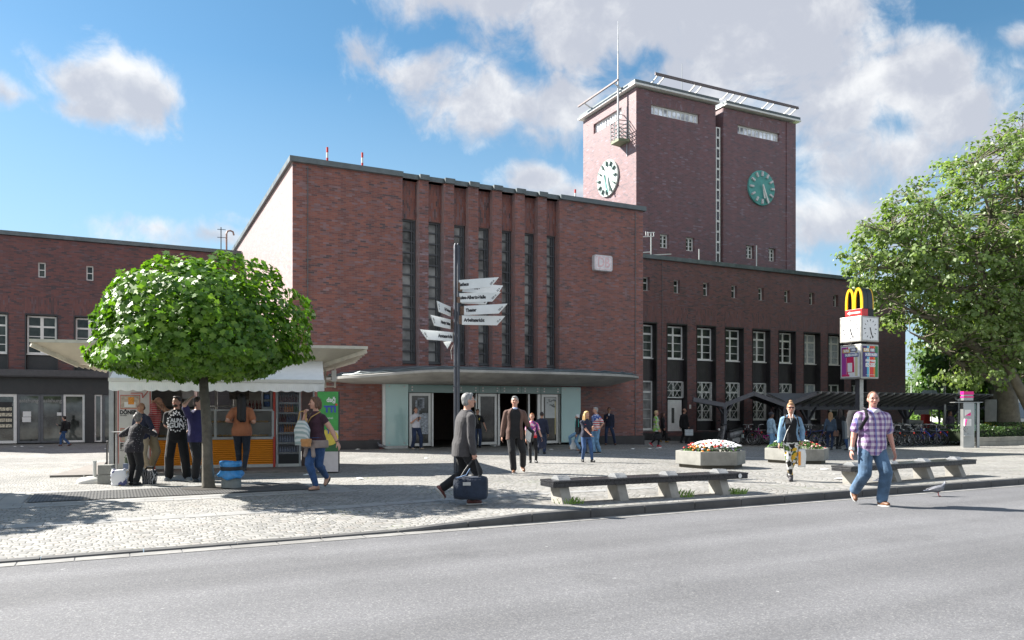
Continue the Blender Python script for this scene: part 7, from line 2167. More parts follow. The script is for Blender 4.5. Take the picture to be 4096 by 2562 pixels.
    # face
    if face:
        for k_ in (-1, 1):
            e = MB(); e.ell(hp_(.031 * k_, .0905, -.002), (.0135, .007, .0065), 8, 6, rot=Rh); e.obj('eye', m_eye, o, smooth=True)
        e = MB()
        for k_ in (-1, 1): e.ell(hp_(.031 * k_, .094, .018), (.020, .006, .0045), 8, 5, rot=Rh)
        e.obj('eyebrow', hair_mat(hair[1]) if hair[0] != 'none' else m_eye, o)
        e = MB(); e.ell(hp_(0, .0945, -.067), (.023, .008, .007), 10, 6, rot=Rh); e.obj('mouth', m_lip, o, smooth=True)
    # hair
    st, hc = hair[0], hair[1]
    if st != 'none':
        hm = hair_mat(hc); h = MB()
        if st in ('short', 'grey', 'long', 'bob', 'bun', 'pony', 'curly'):
            h.ell(hp_(0, -.016, .024), (.083, .094, .096), 16, 12, rot=Rh); h.ell(hp_(0, -.03, -.02), (.078, .074, .08), 14, 10, rot=Rh)
            if st != 'short' or True: h.ell(hp_(0, .045, .085), (.060, .040, .028), 12, 8, rot=Rh)
        if st == 'buzz':
            h.ell(hp_(0, -.012, .014), (.0805, .091, .099), 16, 12, rot=Rh)
        if st == 'bald': h.ell(hp_(0, -.028, -.012), (.0795, .074, .066), 16, 12, rot=Rh)
        if st == 'bob':
            for k_ in (-1, 1): capsule(h, hp_(.062 * k_, -.01, .03), .034, hp_(.072 * k_, -.015, -.08), .032)
            capsule(h, hp_(0, -.07, .0), .055, hp_(0, -.075, -.085), .05)
        if st == 'long':
            for k_ in (-1, 1): capsule(h, hp_(.060 * k_, .0, .03), .036, hp_(.078 * k_, -.0, -.20), .035)
            capsule(h, hp_(0, -.06, .0), .066, hp_(0, -.095, -.32), .055); capsule(h, hp_(.05, -.06, -.05), .05, hp_(.06, -.085, -.30), .04); capsule(h, hp_(-.05, -.06, -.05), .05, hp_(-.06, -.085, -.30), .04)
        if st == 'bun': h.ell(hp_(0, -.03, .135), (.042, .042, .036), 10, 8)
        if st == 'curly':
            q = random.Random(3)
            for i in range(40):
                a, e_ = q.random() * math.tau, q.uniform(-.2, 1.5); h.ell(hp_(.082 * math.cos(a) * math.cos(e_), -.02 + .095 * math.sin(a) * math.cos(e_), .03 + .09 * math.sin(e_)), .026, 6, 5)
        if st == 'cap':
            h.ell(hp_(0, -.03, -.02), (.080, .075, .08), 14, 10, rot=Rh)
            c = MB(); c.ell(hp_(0, -.008, .035), (.088, .104, .085), 16, 10, rot=Rh); c.ell(hp_(0, .115, .035), (.062, .065, .010), 12, 6, rot=Rh); c.obj('cap', cloth('cap cloth', (.03, .03, .035)), o, smooth=True)
        remesh(h, 'hair', hm, o, .009, 2)
    # clothes
    def limb_sleeve(mb, k_, f, g):
        sh, el, wr = arm[k_]
        mb.ell(sh, .050 + g * .8, 12, 8); capsule(mb, N - up * .045 + rt1 * .045 * k_, .042 + g * .6, sh + up * .010, .042 + g * .7, 12); g = g * .8
        L1 = min(1, f / .5)
        e = sh.lerp(el, L1); capsule(mb, sh, .053 + g, e, (.046 if f < .5 else .043) + g + (.008 if f < .5 else 0), 12)
        if f > .5:
            w_ = el.lerp(wr, (f - .5) / .5 * .96); capsule(mb, el, .043 + g, w_, .032 + g, 12)
    def legs_cover(mb, f, g, loose=0.0):
        for k_ in (-1, 1):
            h, kn, an, fd = leg[k_]; fa = 1 + .25 * fat
            capsule(mb, h, .086 * fa + g, kn, .060 * fa + g + loose * .5, 12)
            if f > .5:
                e = kn.lerp(an, min(1.0, (f - .5) / .5)); capsule(mb, kn, .058 * fa + g + loose * .5, e, .041 + g + loose, 12); mb.ell(kn.lerp(an, .3) + Vector((0, -.01, 0)), .056 * fa + g, 10, 8)
    if bottom:
        kind, mat_ = bottom[0], bottom[1]
        g = bottom[2] if len(bottom) > 2 else .010; lo_ = bottom[3] if len(bottom) > 3 else .012
        t = MB(); torso(t, -.13, .07, g)
        if kind == 'skirt':
            c = P + Vector((0, 0, -.06)); mb_r = []
            for z, r_ in ((0, .185), (-.2, .2), (-.36, .215)): mb_r.append([c + Vector((r_ * math.cos(a), r_ * .75 * math.sin(a), z)) for a in [math.tau * i / 18 for i in range(18)]])
            t.loft(mb_r)
        else: legs_cover(t, .97 if kind != 'crop' else .8, g, lo_)
        remesh(t, 'trousers' if kind != 'skirt' else 'skirt', mat_, o, vox, 3)
    if top:
        kind, mat_ = top[0], top[1]
        g = top[2] if len(top) > 2 else .014
        f = {'tee': .34, 'tank': .10, 'cap': .16, 'long': 1.0, 'jacket': 1.0, 'polo': .36, 'roll': .62}[kind]
        hem = top[3] if len(top) > 3 else {'jacket': -.16, 'long': -.07}.get(kind, -.075)
        t = MB(); torso(t, hem, .545 if kind not in ('tank',) else .47, g, flare=.06 if kind == 'jacket' else .02)
        for k_ in (-1, 1): limb_sleeve(t, k_, f, g)
        remesh(t, 'top' if kind != 'jacket' else 'jacket', mat_, o, vox, 3)
    if over:                         # open jacket over the top
        mat_, g, hem = over[0], over[1], over[2]
        t = MB(); torso(t, hem, .545, g, flare=.08, n=26, open_=R(over[3] if len(over) > 3 else 26))
        for k_ in (-1, 1): limb_sleeve(t, k_, over[4] if len(over) > 4 else 1.0, g)
        remesh(t, 'jacket', mat_, o, vox, 2)
    if shoes:
        for k_ in (-1, 1):
            h, kn, an, fd = leg[k_]; t = MB()
            dn = Vector((0, 0, -1)); dn = (dn - fd * dn.dot(fd)).normalized()
            c0 = an + dn * .040 - fd * .045; c1 = an + dn * .055 + fd * .125
            capsule(t, c0, .040, c1, .034, 12); capsule(t, an + dn * .02 - fd * .02, .046, an + dn * .045 + fd * .06, .042, 12); 
            if len(shoes) > 1: capsule(t, an + (kn - an).normalized() * shoes[1], .052, an, .048, 12)
            sh_o = remesh(t, 'shoe', shoes[0], o, .009, 2)
            so = MB(); sd = fd.cross(dn)
            so.loft([[c0 - fd * .03 + dn * .042 + (fd * (x * .125 + .115) + sd * y * .046 * (1 - .25 * x)) + dn * z for x, y in [(math.cos(a), math.sin(a)) for a in [math.tau * i / 14 for i in range(14)]]] for z in (-.012, .006)])
            so.obj('sole', shoes[2] if len(shoes) > 2 else m_blk, sh_o)
    J.M = Matrix.Translation(base) @ Matrix.Rotation(R(heading) - math.pi / 2, 4, 'Z') @ Matrix.Scale(s, 4)
    J.base, J.mpp = base, mpp
    return J
def hang(J, name, label, cat, which='R', dz=0.0):
    p = J.M @ (J.handR if which == 'R' else J.handL)
    return thing(name, label, cat, p)
def wl_(px0, *f): return f
black = cloth('black cloth', (.016, .016, .018)); blackT = cloth('black jersey', (.013, .013, .015), .85)
jeans = cloth('blue denim', (.038, .085, .20), .85, .35, scale=8); jeansl = cloth('light denim', (.16, .30, .46), .85, .4, scale=7); jeansd = cloth('dark denim', (.025, .04, .085), .85, .3)
navy = cloth('navy cloth', (.018, .022, .045)); greyw = cloth('charcoal wool', (.055, .052, .055), .85, .25)
brownj = cloth('brown cord', (.13, .075, .06), .85, .25); shoeb = M('brown leather', (.16, .07, .045), .4); shoek = M('black leather', (.02, .02, .022), .35); shoew = M('pale trainer', (.48, .48, .48), .5)
sole_w = M('pale sole', (.55, .54, .52), .7)
GREY = (.27, .27, .265)
# 1 walking man with the navy holdall
J = person('grey haired man in a charcoal jacket striding along the kerb with a navy holdall', (1888, 2016), 1556, 20, pel=(1848, 0), lean=9, twist=6, head=(-4, -4),
           RF=(1888, -.06, 0, 2), LF=(1766, .10, .15, -50), RH=(1900, 1838, -.20), LH=(1846, 1835, .26), hair=('grey', GREY), vox=.009, gripR=.8, fat=.25, pz=.90,
           top=('jacket', greyw, .026, -.17), bottom=('trousers', black, .014, .016), shoes=(M('oxblood leather', (.14, .05, .045), .35), .03, sole_w), corr=1.0)
col_ = MB(); col_.ell(J.P + J.up * .535, (.075, .075, .03), 14, 6); col_.obj('shirt_collar', cloth('blue grey shirt', (.10, .13, .22)), J.o, smooth=True)
gl = MB()
for k_ in (-1, 1): gl.tube([J.hp(.078 * k_, -.0, .0), J.hp(.066 * k_, .085, .002)], .003, 5); 
gl.tube([J.hp(.012 * math.cos(a) * 1.9 + .031, .104, -.003 + .017 * math.sin(a)) for a in [math.tau * i / 12 for i in range(13)]], .0025, 4); gl.obj('glasses', m_alu, J.o)
bgp = J.M @ J.handR
hb = thing('holdall', 'navy cloth holdall carried by the striding grey haired man', 'bag', (bgp.x - .05, bgp.y - .03, bgp.z - .62), R(-4))
k_c = cloth('navy holdall cloth', (.017, .027, .05), .7, .35, wr=.8)
b = MB(); q = random.Random(4); rings = []
for y, w_, h_ in ((-.255, .10, .13), (-.24, .135, .16), (-.12, .15, .175), (.03, .15, .17), (.17, .145, .178), (.24, .13, .165), (.258, .10, .14)):
    rings.append([(y, w_ * math.copysign(abs(math.cos(a)) ** .55, math.cos(a)) * (1 + .08 * q.random()), .17 + h_ * math.copysign(abs(math.sin(a)) ** .55, math.sin(a)) * (1 + .08 * q.random())) for a in [math.tau * i / 18 for i in range(18)]])
b.loft(rings); b.obj('body', k_c, hb, smooth=True)
for y in (-.1, .1):
    MB().tube([(-.15, y, .32), (-.08, y * .7, .44), (.02, y * .3, .585), (.07, y * .2, .605), (.10, y * .5, .5), (.15, y, .32)], .015, 6, flat=.5).obj('handle', m_blk, hb)
MB().box(-.10, .02, -.158, -.152, .22, .27).obj('tag', m_kgrey, hb); MB().tube([(-.2, -.14, .33), (-.05, -.16, .38), (-.0, -.1, .47)], .022, 6, flat=.4).obj('shoulder_strap', cloth('blue strap', (.08, .14, .25)), hb)
# 2 woman in plum top
k_p = cloth('plum knit', (.050, .022, .034), .85, .3)
J = person('woman in a plum top and blue jeans with a cardigan tied round her waist', (1268, 1962), 1578, -116, pel=(1262, .05), twist=-8, head=(-40, 0), sex='f', fat=.75, skin=(.56, .33, .25), hair=('bob', (.12, .06, .035)), vox=.009,
           RF=(1266, -.03, 0, 4), LF=(1284, .42, .12, -40), LH=(1362, 1792, .0), RH=(1232, 1652, -.20), poleR=(.6, -.5, -1), top=('cap', k_p, .012, -.06), bottom=('trousers', jeans, .010, .004), shoes=(M('tan flats', (.45, .26, .18), .5),), gripR=.7, pz=.915)
cd = MB(); J.torso(cd, -.13, .01, .034, flare=.1); 
for k_ in (-1, 1): capsule(cd, J.P + Vector((.05 * k_, .17, -.03)), .035, J.P + Vector((.10 * k_, .19, -.27)), .04)
remesh(cd, 'tied_cardigan', cloth('taupe cardigan', (.27, .22, .20), .9), J.o, .010, 3)
sb = MB(); pts = [J.hp(-.02, -.09, -.16)] ; 
pts = [J.S + J.rt * .10 + J.up * .07, J.S + J.rt * .02 + J.fw * .15 - J.up * .05, J.P + J.up * .22 - J.rt * .16 + J.fw * .17, J.P + J.up * .1 - J.rt * .22 + J.fw * .06]
pts = [J.S - J.rt * .11 + J.up * .06, J.S - J.rt * .04 + J.fw * .155 - J.up * .04, J.P + J.up * .25 + J.rt * .07 + J.fw * .20, J.P + J.up * .10 + J.rt * .19 + J.fw * .14]
sb.tube(pts, .017, 6, flat=.4); sb.obj('bag_strap', cloth('mustard strap', (.45, .29, .10)), J.o)
wp = J.M @ (J.P + J.rt * .27 + J.fw * .06 + Vector((0, 0, -.05)))
tb = thing('shoulder_bag', 'striped pale shoulder bag at the hip of the woman in plum', 'bag', ((1208 - CX) / FL * 13.7, 13.7, EYE - (1782 - HZ) / FL * 13.7), R(60))
k = NT('striped pale cloth'); pp = k.sep(k.obj()); st_ = k.math('FRACT', k.math('MULTIPLY', k.math('ADD', pp[0], k.math('MULTIPLY', pp[2], .8)), 14)); m_strp = k.out(k.mix(k.mr(st_, .4, .6), (.55, .58, .57), (.28, .36, .36)), .8)
bo = bag_mesh(.13, .36, .44, 12, .5, wob=.15).obj('body', m_strp, tb, smooth=True); bag_mesh(.14, .2, .14, 5, 1).obj('base', cloth('orange leather patch', (.5, .25, .10)), tb, smooth=True).location = (0, -.1, -.02)
MB().tube([(0, -.1, .42), (.05, -.05, .62), (.03, .08, .60), (0, .1, .42)], .013, 5).obj('strap', cloth('mustard strap', (1, 1, 1)), tb)
br = MB(); w0_, w1_ = J.arm[-1][1], J.arm[-1][2]; c = w0_.lerp(w1_, .93); d = (w1_ - w0_).normalized(); br.tube([c - d * .008, c + d * .008], .033, 12); br.obj('watch', shoek, J.o)
# 3 man in brown jacket
J = person('grey haired man in an open brown jacket carrying a folder under his arm', (2060, 1893), 1580, -84, pel=(2058, 0), head=(-8, -8), hair=('grey', (.29, .285, .275)), vox=.010, fat=.2, side=-1,
           RF=(2055, -.06, 0, 3), LF=(2092, .22, .07, -28), RH=(2005, 1762, .02), LH=(2122, 1738, -.10), gripL=.7, top=('long', black, .014, -.06), bottom=('trousers', black, .014, .018), over=(brownj, .022, -.17, 34), shoes=(M('chestnut leather', (.24, .11, .055), .4), .02, sole_w))
MB().ell(J.P + J.up * .53 + J.fw * .03, (.07, .065, .032), 14, 6).obj('shirt_collar', cloth('pale blue shirt', (.42, .50, .72)), J.o, smooth=True)
f = hang(J, 'document_folder', 'black leather folder with white papers under the arm of the brown jacket man', 'folder', 'L'); f.rotation_euler = (R(5), R(24), R(-58))
MB().box(-.16, .10, -.035, .02, -.04, .22).obj('cover', M('black leather case', (.02, .02, .022), .4), f, bevel=.012); MB().box(-.15, .07, -.052, -.037, -.07, .16).obj('papers', m_paper, f)
# 4 man in white shirt with phone
wsh = cloth('white shirt', (.66, .65, .70), .8, .08)
J = person('man in a white short sleeved shirt looking at his phone beside the green glass', (1664, 1790), 1617, -52, d=29.5, head=(8, -30), hair=('short', (.05, .03, .025)), fat=.2, LF=(1684, .0, 0, 0), RF=(1650, -.05, 0, 0), LH=(1679, 1668, -.20), RH=(1666, 1668, -.24), gripL=.7, gripR=.7,
           top=('polo', wsh, .016, -.04), bottom=('trousers', jeansd, .012, .02), shoes=(M('sand suede', (.42, .34, .25), .8),))
p = J.M @ ((J.handL + J.handR) / 2); o = MB().box(-.035, .035, -.006, .006, -.07, .07).obj('phone', m_blk, None, bevel=.003); o.location = p; o.rotation_euler = (R(-40), 0, 0); tag(o, 'black phone in the hands of the white shirted man', 'phone')
MB().tube([(J.P + Vector((.172 * math.cos(a), .125 * math.sin(a), .02))) for a in [math.tau * i / 20 for i in range(21)]], .014, 5).obj('belt', shoek, J.o)
# 5 man with headphones in the doorway
J = person('young man in a black T-shirt wearing white headphones in the station doorway', (1910, 1792), 1634, -78, hair=('short', (.03, .02, .02)), RH=(1903, 1722, -.05), LH=(1944, 1716, -.05), top=('tee', blackT, .018), bottom=('trousers', jeansd, .010, .014), shoes=(shoek,), head=(10, -8))
h = MB(); h.tube([J.hp(.088 * math.cos(a), 0, .02 + .098 * math.sin(a)) for a in [math.pi * i / 12 for i in range(13)]], .011, 6); 
for k_ in (-1, 1): h.ell(J.hp(.088 * k_, 0, -.01), (.018, .034, .036), 10, 8)
h.obj('headphones', m_white, J.o); h = MB(); h.tube([J.hp(.085, .03, -.05), J.S + J.fw * .14 + J.rt * .05, J.P + J.up * .15 + J.fw * .14], .004, 4); h.obj('cable', m_white, J.o)
text('S', .12, M('yellow print', (.6, .45, .05), .6), J.o, face_m(J.P + J.up * .36 + J.fw * .158 - J.rt * .06, math.pi), 1, bold=.004)
# orange notice stand
sp2 = gp(1980, 1784)
o = thing('notice_stand', 'steel stand with an orange notice and an ashtray drum by the entrance', 'stand', sp2, R(6)); zf_ = lambda py: EYE + (HZ - py) / FL * sp2.y - sp2.z
w_ = 18 / FL * sp2.y
fr = MB()
for x in (-w_, w_): fr.box(x - .02, x + .02, -.02, .02, 0, zf_(1629))
fr.box(-w_, w_, -.02, .02, 0, .04).box(-w_, w_, -.02, .02, zf_(1629) - .03, zf_(1629)); fr.obj('frame', m_alu, o)
MB().box(-w_ + .022, w_ - .022, -.018, .0, zf_(1678), zf_(1629) - .035).obj('notice', m_orange, o)
t_ = MB(); z_ = zf_(1645)
t_.box(-.10, -.095, -.022, -.019, z_ - .04, z_ + .06).box(-.095, -.02, -.022, -.019, z_ - .04, z_ - .035).box(-.095, -.02, -.022, -.019, z_ + .055, z_ + .06).box(-.025, -.02, -.022, -.019, z_ - .04, z_ + .06)
for i in range(6): t_.box(-.10, .02 + .07 * ((i * 7) % 3) / 2, -.022, -.019, z_ - .10 - i * .045, z_ - .092 - i * .045)
t_.obj('print', M('notice ink', (.25, .08, .0), .6), o)
MB().lathe([(.11, 0), (.12, .03), (.12, .24), (.10, .25)], (0, -.08, zf_(1719)), 16).obj('ashtray', m_alu, o)
# 6 woman in pink print top
def pinkpat(k, p, c):
    n = k.noise(p, 7, 3); z = k.sep(p)[2]
    r = k.ramp(n, [(0, (.05, .04, .16)), (.42, (.16, .06, .28)), (.47, (.75, .10, .28)), (.55, (.72, .45, .55)), (.62, (.75, .62, .68)), (1, (.8, .3, .45))])
    return k.mix(k.mr(z, 1.06, .93), r, (.60, .02, .02))
pk = cloth('pink print', (1, 1, 1), .7, .05, pinkpat)
J = person('woman in a pink patterned top with a dark jacket over her arm', (2128, 1852), 1650, -86, sex='f', hair=('short', (.42, .17, .07)), head=(-6, -4), RF=(2122, -.05, 0, 2), LF=(2144, .04, 0, 2), RH=(2103, 1766, .0), LH=(2170, 1762, -.15), top=('tee', pk, .012, -.05), bottom=('trousers', black, .004, .004), shoes=(shoek, .03))
jk = MB(); pj = J.handL
for i in range(5): capsule(jk, pj + Vector((.03 * (i - 2), -.02, .06)), .045, pj + Vector((.05 * (i - 2), .02, -.22 - .04 * (i % 2))), .05)
jo = thing('folded_jacket', 'dark jacket hanging over the arm of the woman in the pink top', 'jacket', J.base, J.o.rotation_euler.z); jo.scale = J.o.scale; remesh(jk, 'body', navy, jo, .012, 3)
MB().tube([J.S - J.rt * .10 + J.up * .06, J.S - J.rt * .12 + J.fw * .13 - J.up * .06, J.P + J.up * .15 - J.rt * .19 + J.fw * .06], .013, 5).obj('bag_strap', shoek, J.o)
# 7 man in dark jacket seen from behind
person('man in a dark jacket seen from behind walking into the station', (2167, 1816), 1645, 74, hair=('buzz', (.03, .02, .018)), skin=TAN, RF=(2176, -.05, 0, 0), LF=(2152, .15, .03, 5), top=('jacket', navy, .02, -.09), bottom=('trousers', jeansd, .012, .014), shoes=(shoek,), face=False)
# 8 blonde woman
J = person('blonde woman in a navy polo shirt and jeans walking past the entrance', (2344, 1849), 1641, -72, sex='f', fat=.3, hair=('long', (.50, .32, .13)), head=(24, 4), RF=(2330, -.02, 0, 3), LF=(2366, -.16, 0, 10), RH=(2358, 1737, -.22), LH=(2368, 1712, -.20), top=('polo', navy, .014, -.08), bottom=('trousers', jeans, .006, .004), shoes=(shoek, .10), poleL=(-.5, -1, -.6))
MB().box(.06, .10, .135, .142, 1.27, 1.285).obj('badge', m_red, J.o)
# 9 man in star-spangled T-shirt
def flag(k, p, c):
    s = k.sep(p); z = s[2]; u = k.math('ADD', s[0], 0.0)
    stp = k.math('LESS_THAN', k.math('FRACT', k.math('DIVIDE', z, .085)), .5)
    st = k.mix(stp, (.68, .66, .67), (.55, .10, .11))
    vo = k.new('ShaderNodeTexVoronoi'); vo.inputs['Scale'].default_value = 15; k.put(vo.inputs['Vector'], p)
    bl_ = k.mix(k.math('LESS_THAN', vo.outputs['Distance'], .34), (.07, .12, .34), (.72, .72, .75))
    return k.mix(k.math('GREATER_THAN', k.math('ADD', z, k.math('MULTIPLY', u, .5)), 1.19), st, bl_)
fl_ = cloth('stars and stripes jersey', (1, 1, 1), .75, .06, flag)
J = person('man in a stars and stripes T-shirt and jeans standing near the entrance', (2384, 1815), 1626, -150, hair=('grey', (.30, .29, .28)), head=(-10, 0), RF=(2376, -.08, 0, 0), LF=(2398, .06, 0, 0), RH=(2386, 1712, -.15), LH=(2396, 1716, -.12), top=('tee', fl_, .018, -.08), bottom=('trousers', jeansl, .014, .022), shoes=(shoek, .0, sole_w), fat=.15)
# 10 woman with backpack
J = person('dark haired woman with a black backpack standing behind the blonde woman', (2330, 1817), 1643, 32, sex='f', hair=('long', (.06, .03, .02)), head=(10, 0), face=False, RF=(2322, -.02, 0, 0), LF=(2344, .0, 0, 0), top=('tee', blackT, .012), bottom=('trousers', jeansd, .006, .004), shoes=(shoek, 0, sole_w))
bk = thing('backpack', 'black backpack with turquoise trim worn by the dark haired woman', 'backpack', J.M @ (J.P + J.up * .12 - J.fw * .17), J.o.rotation_euler.z)
bag_mesh(.27, .17, .36, 8, .85).obj('body', black, bk, smooth=True); MB().box(-.1, -.085, -.1, -.09, .05, .3).box(.085, .1, -.1, -.09, .05, .3).obj('trim', M('turquoise trim', (.05, .45, .40), .6), bk)
# 11 white haired walker mostly hidden
J = person('white haired walker in pale jeans striding behind the blonde woman', (2292, 1805), 1652, 178, hair=('grey', (.6, .6, .6)), RF=(2320, -.05, .0, 10), LF=(2284, .15, .14, -46), pel=(2312, .05), top=('jacket', greyw, .02, -.1), bottom=('trousers', jeansl, .010, .012), shoes=(M('tan flats', (1, 1, 1)),), face=False, pz=.88)
wb_ = thing('white_bag', 'white carrier bag at the knees of the walker behind the blonde woman', 'bag', J.M @ Vector((.2, .0, .06)), .3); bag_mesh(.26, .14, .36, 22, .8).obj('body', m_paper, wb_, smooth=True)
# 12 man by the wall
J = person('man in a navy jacket and jeans smoking by the brick wall', (2436, 1773), 1621, -98, hair=('short', (.035, .022, .018)), skin=TAN, d=34.0, head=(6, -22), RF=(2424, .0, 0, 0), LF=(2460, -.02, 0, 0), pel=(2436, 0), RH=(2424, 1668, -.26), LH=(2453, 1702, -.06), gripR=.7, top=('jacket', navy, .016, -.06), bottom=('trousers', jeansd, .010, .012), shoes=(shoeb,))
MB().ell(J.P + J.up * .46 + J.fw * .09, (.045, .035, .08), 10, 8).obj('shirt_front', wsh, J.o, smooth=True)
# 13 woman in floral jacket
def floral(k, p, c):
    n = k.noise(p, 9, 2); n2 = k.noise(k.vmath('ADD', p, (5, 2, 1)), 7, 2)
    r = k.ramp(n, [(0, (.05, .20, .03)), (.42, (.14, .42, .05)), (.5, (.42, .58, .16)), (.56, (.55, .30, .32)), (.64, (.20, .34, .45)), (1, (.6, .6, .5))])
    return k.mix(k.mr(n2, .58, .62), r, (.45, .5, .48))
J = person('woman with cropped blonde hair in a green floral jacket and red trainers', (2632, 1789), 1640, -12, sex='f', hair=('grey', (.55, .40, .22)), head=(4, 0), RF=(2632, -.05, 0, 4), LF=(2606, .12, .08, -35), pel=(2624, 0), RH=(2633, 1738, -.18), LH=(2642, 1730, .12), top=('jacket', cloth('floral print', (1, 1, 1), .75, .05, floral), .02, -.19), bottom=('trousers', black, .004, .0), shoes=(M('red trainers', (.45, .02, .04), .6), 0, sole_w), gripR=.7)
hbg = hang(J, 'handbag', 'large dark handbag swinging from the hand of the floral jacket woman', 'bag', 'R'); hbg.location.z -= .36; hbg.location.x -= .06; bag_mesh(.38, .16, .24, 4, .75).obj('body', black, hbg, smooth=True); MB().tube([(-.1, 0, .22), (-.04, 0, .36), (.06, 0, .36), (.12, 0, .22)], .01, 5).obj('handle', m_blk, hbg)
MB().tube([J.hp(.05, .092, 0), J.hp(-.05, .092, 0)], .014, 6).obj('sunglasses', m_blk, J.o)
# 14 dark companion
person('dark dressed walker with mustard shoes beside the floral jacket woman', (2664, 1771), 1648, -5, hair=('long', (.06, .03, .025)), sex='f', RF=(2664, -.05, 0, 6), LF=(2642, .1, .06, -30), pel=(2650, 0), top=('jacket', black, .014, -.1), bottom=('trousers', black, .006, .004), shoes=(M('mustard suede', (.35, .20, .05), .7),), face=False)
# 15 man with silver case
J = person('man in a black suit holding a silver briefcase by the white door', (2742, 1774), 1632, 28, hair=('bald', (.08, .05, .035)), head=(-24, 0), RF=(2744, -.06, 0, 2), LF=(2726, .12, .03, -15), pel=(2736, 0), RH=(2754, 1712, -.10), LH=(2722, 1712, .1), top=('jacket', black, .022, -.17), bottom=('trousers', black, .012, .014), shoes=(shoek,), gripR=.8)
cs_ = hang(J, 'briefcase', 'silver hard briefcase in the hand of the black suited man', 'briefcase', 'R'); MB().box(-.22, .22, -.07, .07, -.40, -.06).obj('shell', M('silver case', (.52, .53, .55), .35, .5), cs_, bevel=.03); MB().tube([(-.06, 0, -.06), (-.05, 0, -.0), (.05, 0, 0), (.06, 0, -.06)], .012, 6).obj('handle', m_blk, cs_)
MB().box(-.22, .22, -.073, -.071, -.24, -.225).obj('seam', m_kgrey, cs_)
# 16 man in pale denim jacket and cap
J = person('man in a bleached denim jacket and dark cap walking past the flower tub', (3066, 1818), 1646, 8, hair=('cap', (.02, .015, .015)), skin=DARK, head=(-4, -4), RF=(3068, -.08, 0, 2), LF=(3112, .12, .04, 6), pel=(3084, 0), RH=(3098, 1735, -.25), LH=(3108, 1728, .1), top=('jacket', cloth('bleached denim', (.30, .42, .50), .85, .5, scale=6), .02, -.06), bottom=('trousers', jeansl, .016, .02), shoes=(shoek, 0, sole_w), fat=.1)
MB().tube([(J.P + Vector((.178 * math.cos(a), .13 * math.sin(a), -.05))) for a in [math.tau * i / 20 for i in range(21)]], .018, 5).obj('orange_hem', cloth('orange jersey', (.65, .16, .05)), J.o)
# 17 woman in sunglasses
def camo(k, p, c):
    n = k.noise(p, 6.5, 1); n2 = k.noise(k.vmath('ADD', p, (4, 1, 7)), 6.0, 1)
    r = k.ramp(n, [(0, (.02, .02, .018)), (.44, (.02, .02, .018)), (.45, (.62, .62, .60)), (.55, (.66, .66, .64)), (.56, (.07, .12, .025)), (1, (.06, .10, .02))], 'CONSTANT')
    return k.mix(k.math('GREATER_THAN', n2, .57), r, (.60, .36, .03))
J = person('woman in sunglasses, denim jacket and patterned leggings walking from the flower tubs', (3163, 1925), 1605, -106, sex='f', fat=-.1, hair=('bun', (.38, .22, .11)), head=(2, 0), vox=.009, RF=(3160, -.06, 0, 4), LF=(3172, .20, .08, -30), pel=(3163, 0), RH=(3114, 1778, -.02), LH=(3207, 1764, -.04), top=('tank', blackT, .012, -.07), bottom=('trousers', cloth('patterned leggings', (1, 1, 1), .7, .03, camo, .2), .006, .0), over=(cloth('faded denim jacket', (.17, .29, .42), .85, .3, scale=9), .022, -.03, 44, .95), shoes=(M('grey ankle boot', (.06, .055, .06), .6), .05), gripL=.7)
g_ = MB()
for k_ in (-1, 1): g_.ell(J.hp(.032 * k_, .100, -.002), (.027, .008, .020), 12, 8); g_.tube([J.hp(.058 * k_, .09, .004), J.hp(.082 * k_, 0, .004)], .004, 4)
g_.tube([J.hp(-.01, .104, .002), J.hp(.01, .104, .002)], .004, 4); g_.obj('sunglasses', M('brown lens', (.05, .015, .012), .12), J.o)
e_ = MB(); nk = J.S + J.fw * .13 + J.up * .0
e_.tube([J.hp(-.075, .01, -.03), J.S + J.fw * .10 + J.up * .05 - J.rt * .03, nk - J.up * .12, J.P + J.up * .18 + J.rt * .09 + J.fw * .14, J.P + J.rt * .16 + J.fw * .12 - J.up * .04], .005, 4); e_.tube([J.hp(.075, .01, -.03), J.S + J.fw * .10 + J.up * .05 + J.rt * .03, nk - J.up * .10], .005, 4); e_.obj('earphone_cable', m_white, J.o)
for k_ in (-1, 1): MB().tube([J.S + J.rt * .12 * k_ + J.up * .065, J.S + J.rt * .125 * k_ + J.fw * .15, J.P + J.up * .28 + J.rt * .17 * k_ + J.fw * .12], .017, 6, flat=.5).obj('backpack_strap', black, J.o)
cb_ = hang(J, 'shopping_bag', 'white and orange paper carrier in the hand of the woman in sunglasses', 'bag', 'L'); cb_.location.z -= .46
bag_mesh(.17, .14, .36, 31, .8).obj('body', m_paper, cb_, smooth=True); MB().box(-.088, -.045, -.075, -.06, .04, .32).obj('orange_print', m_orange, cb_); MB().tube([(-.04, 0, .34), (0, 0, .46), (.04, 0, .34)], .006, 4).obj('handle', m_paper, cb_)
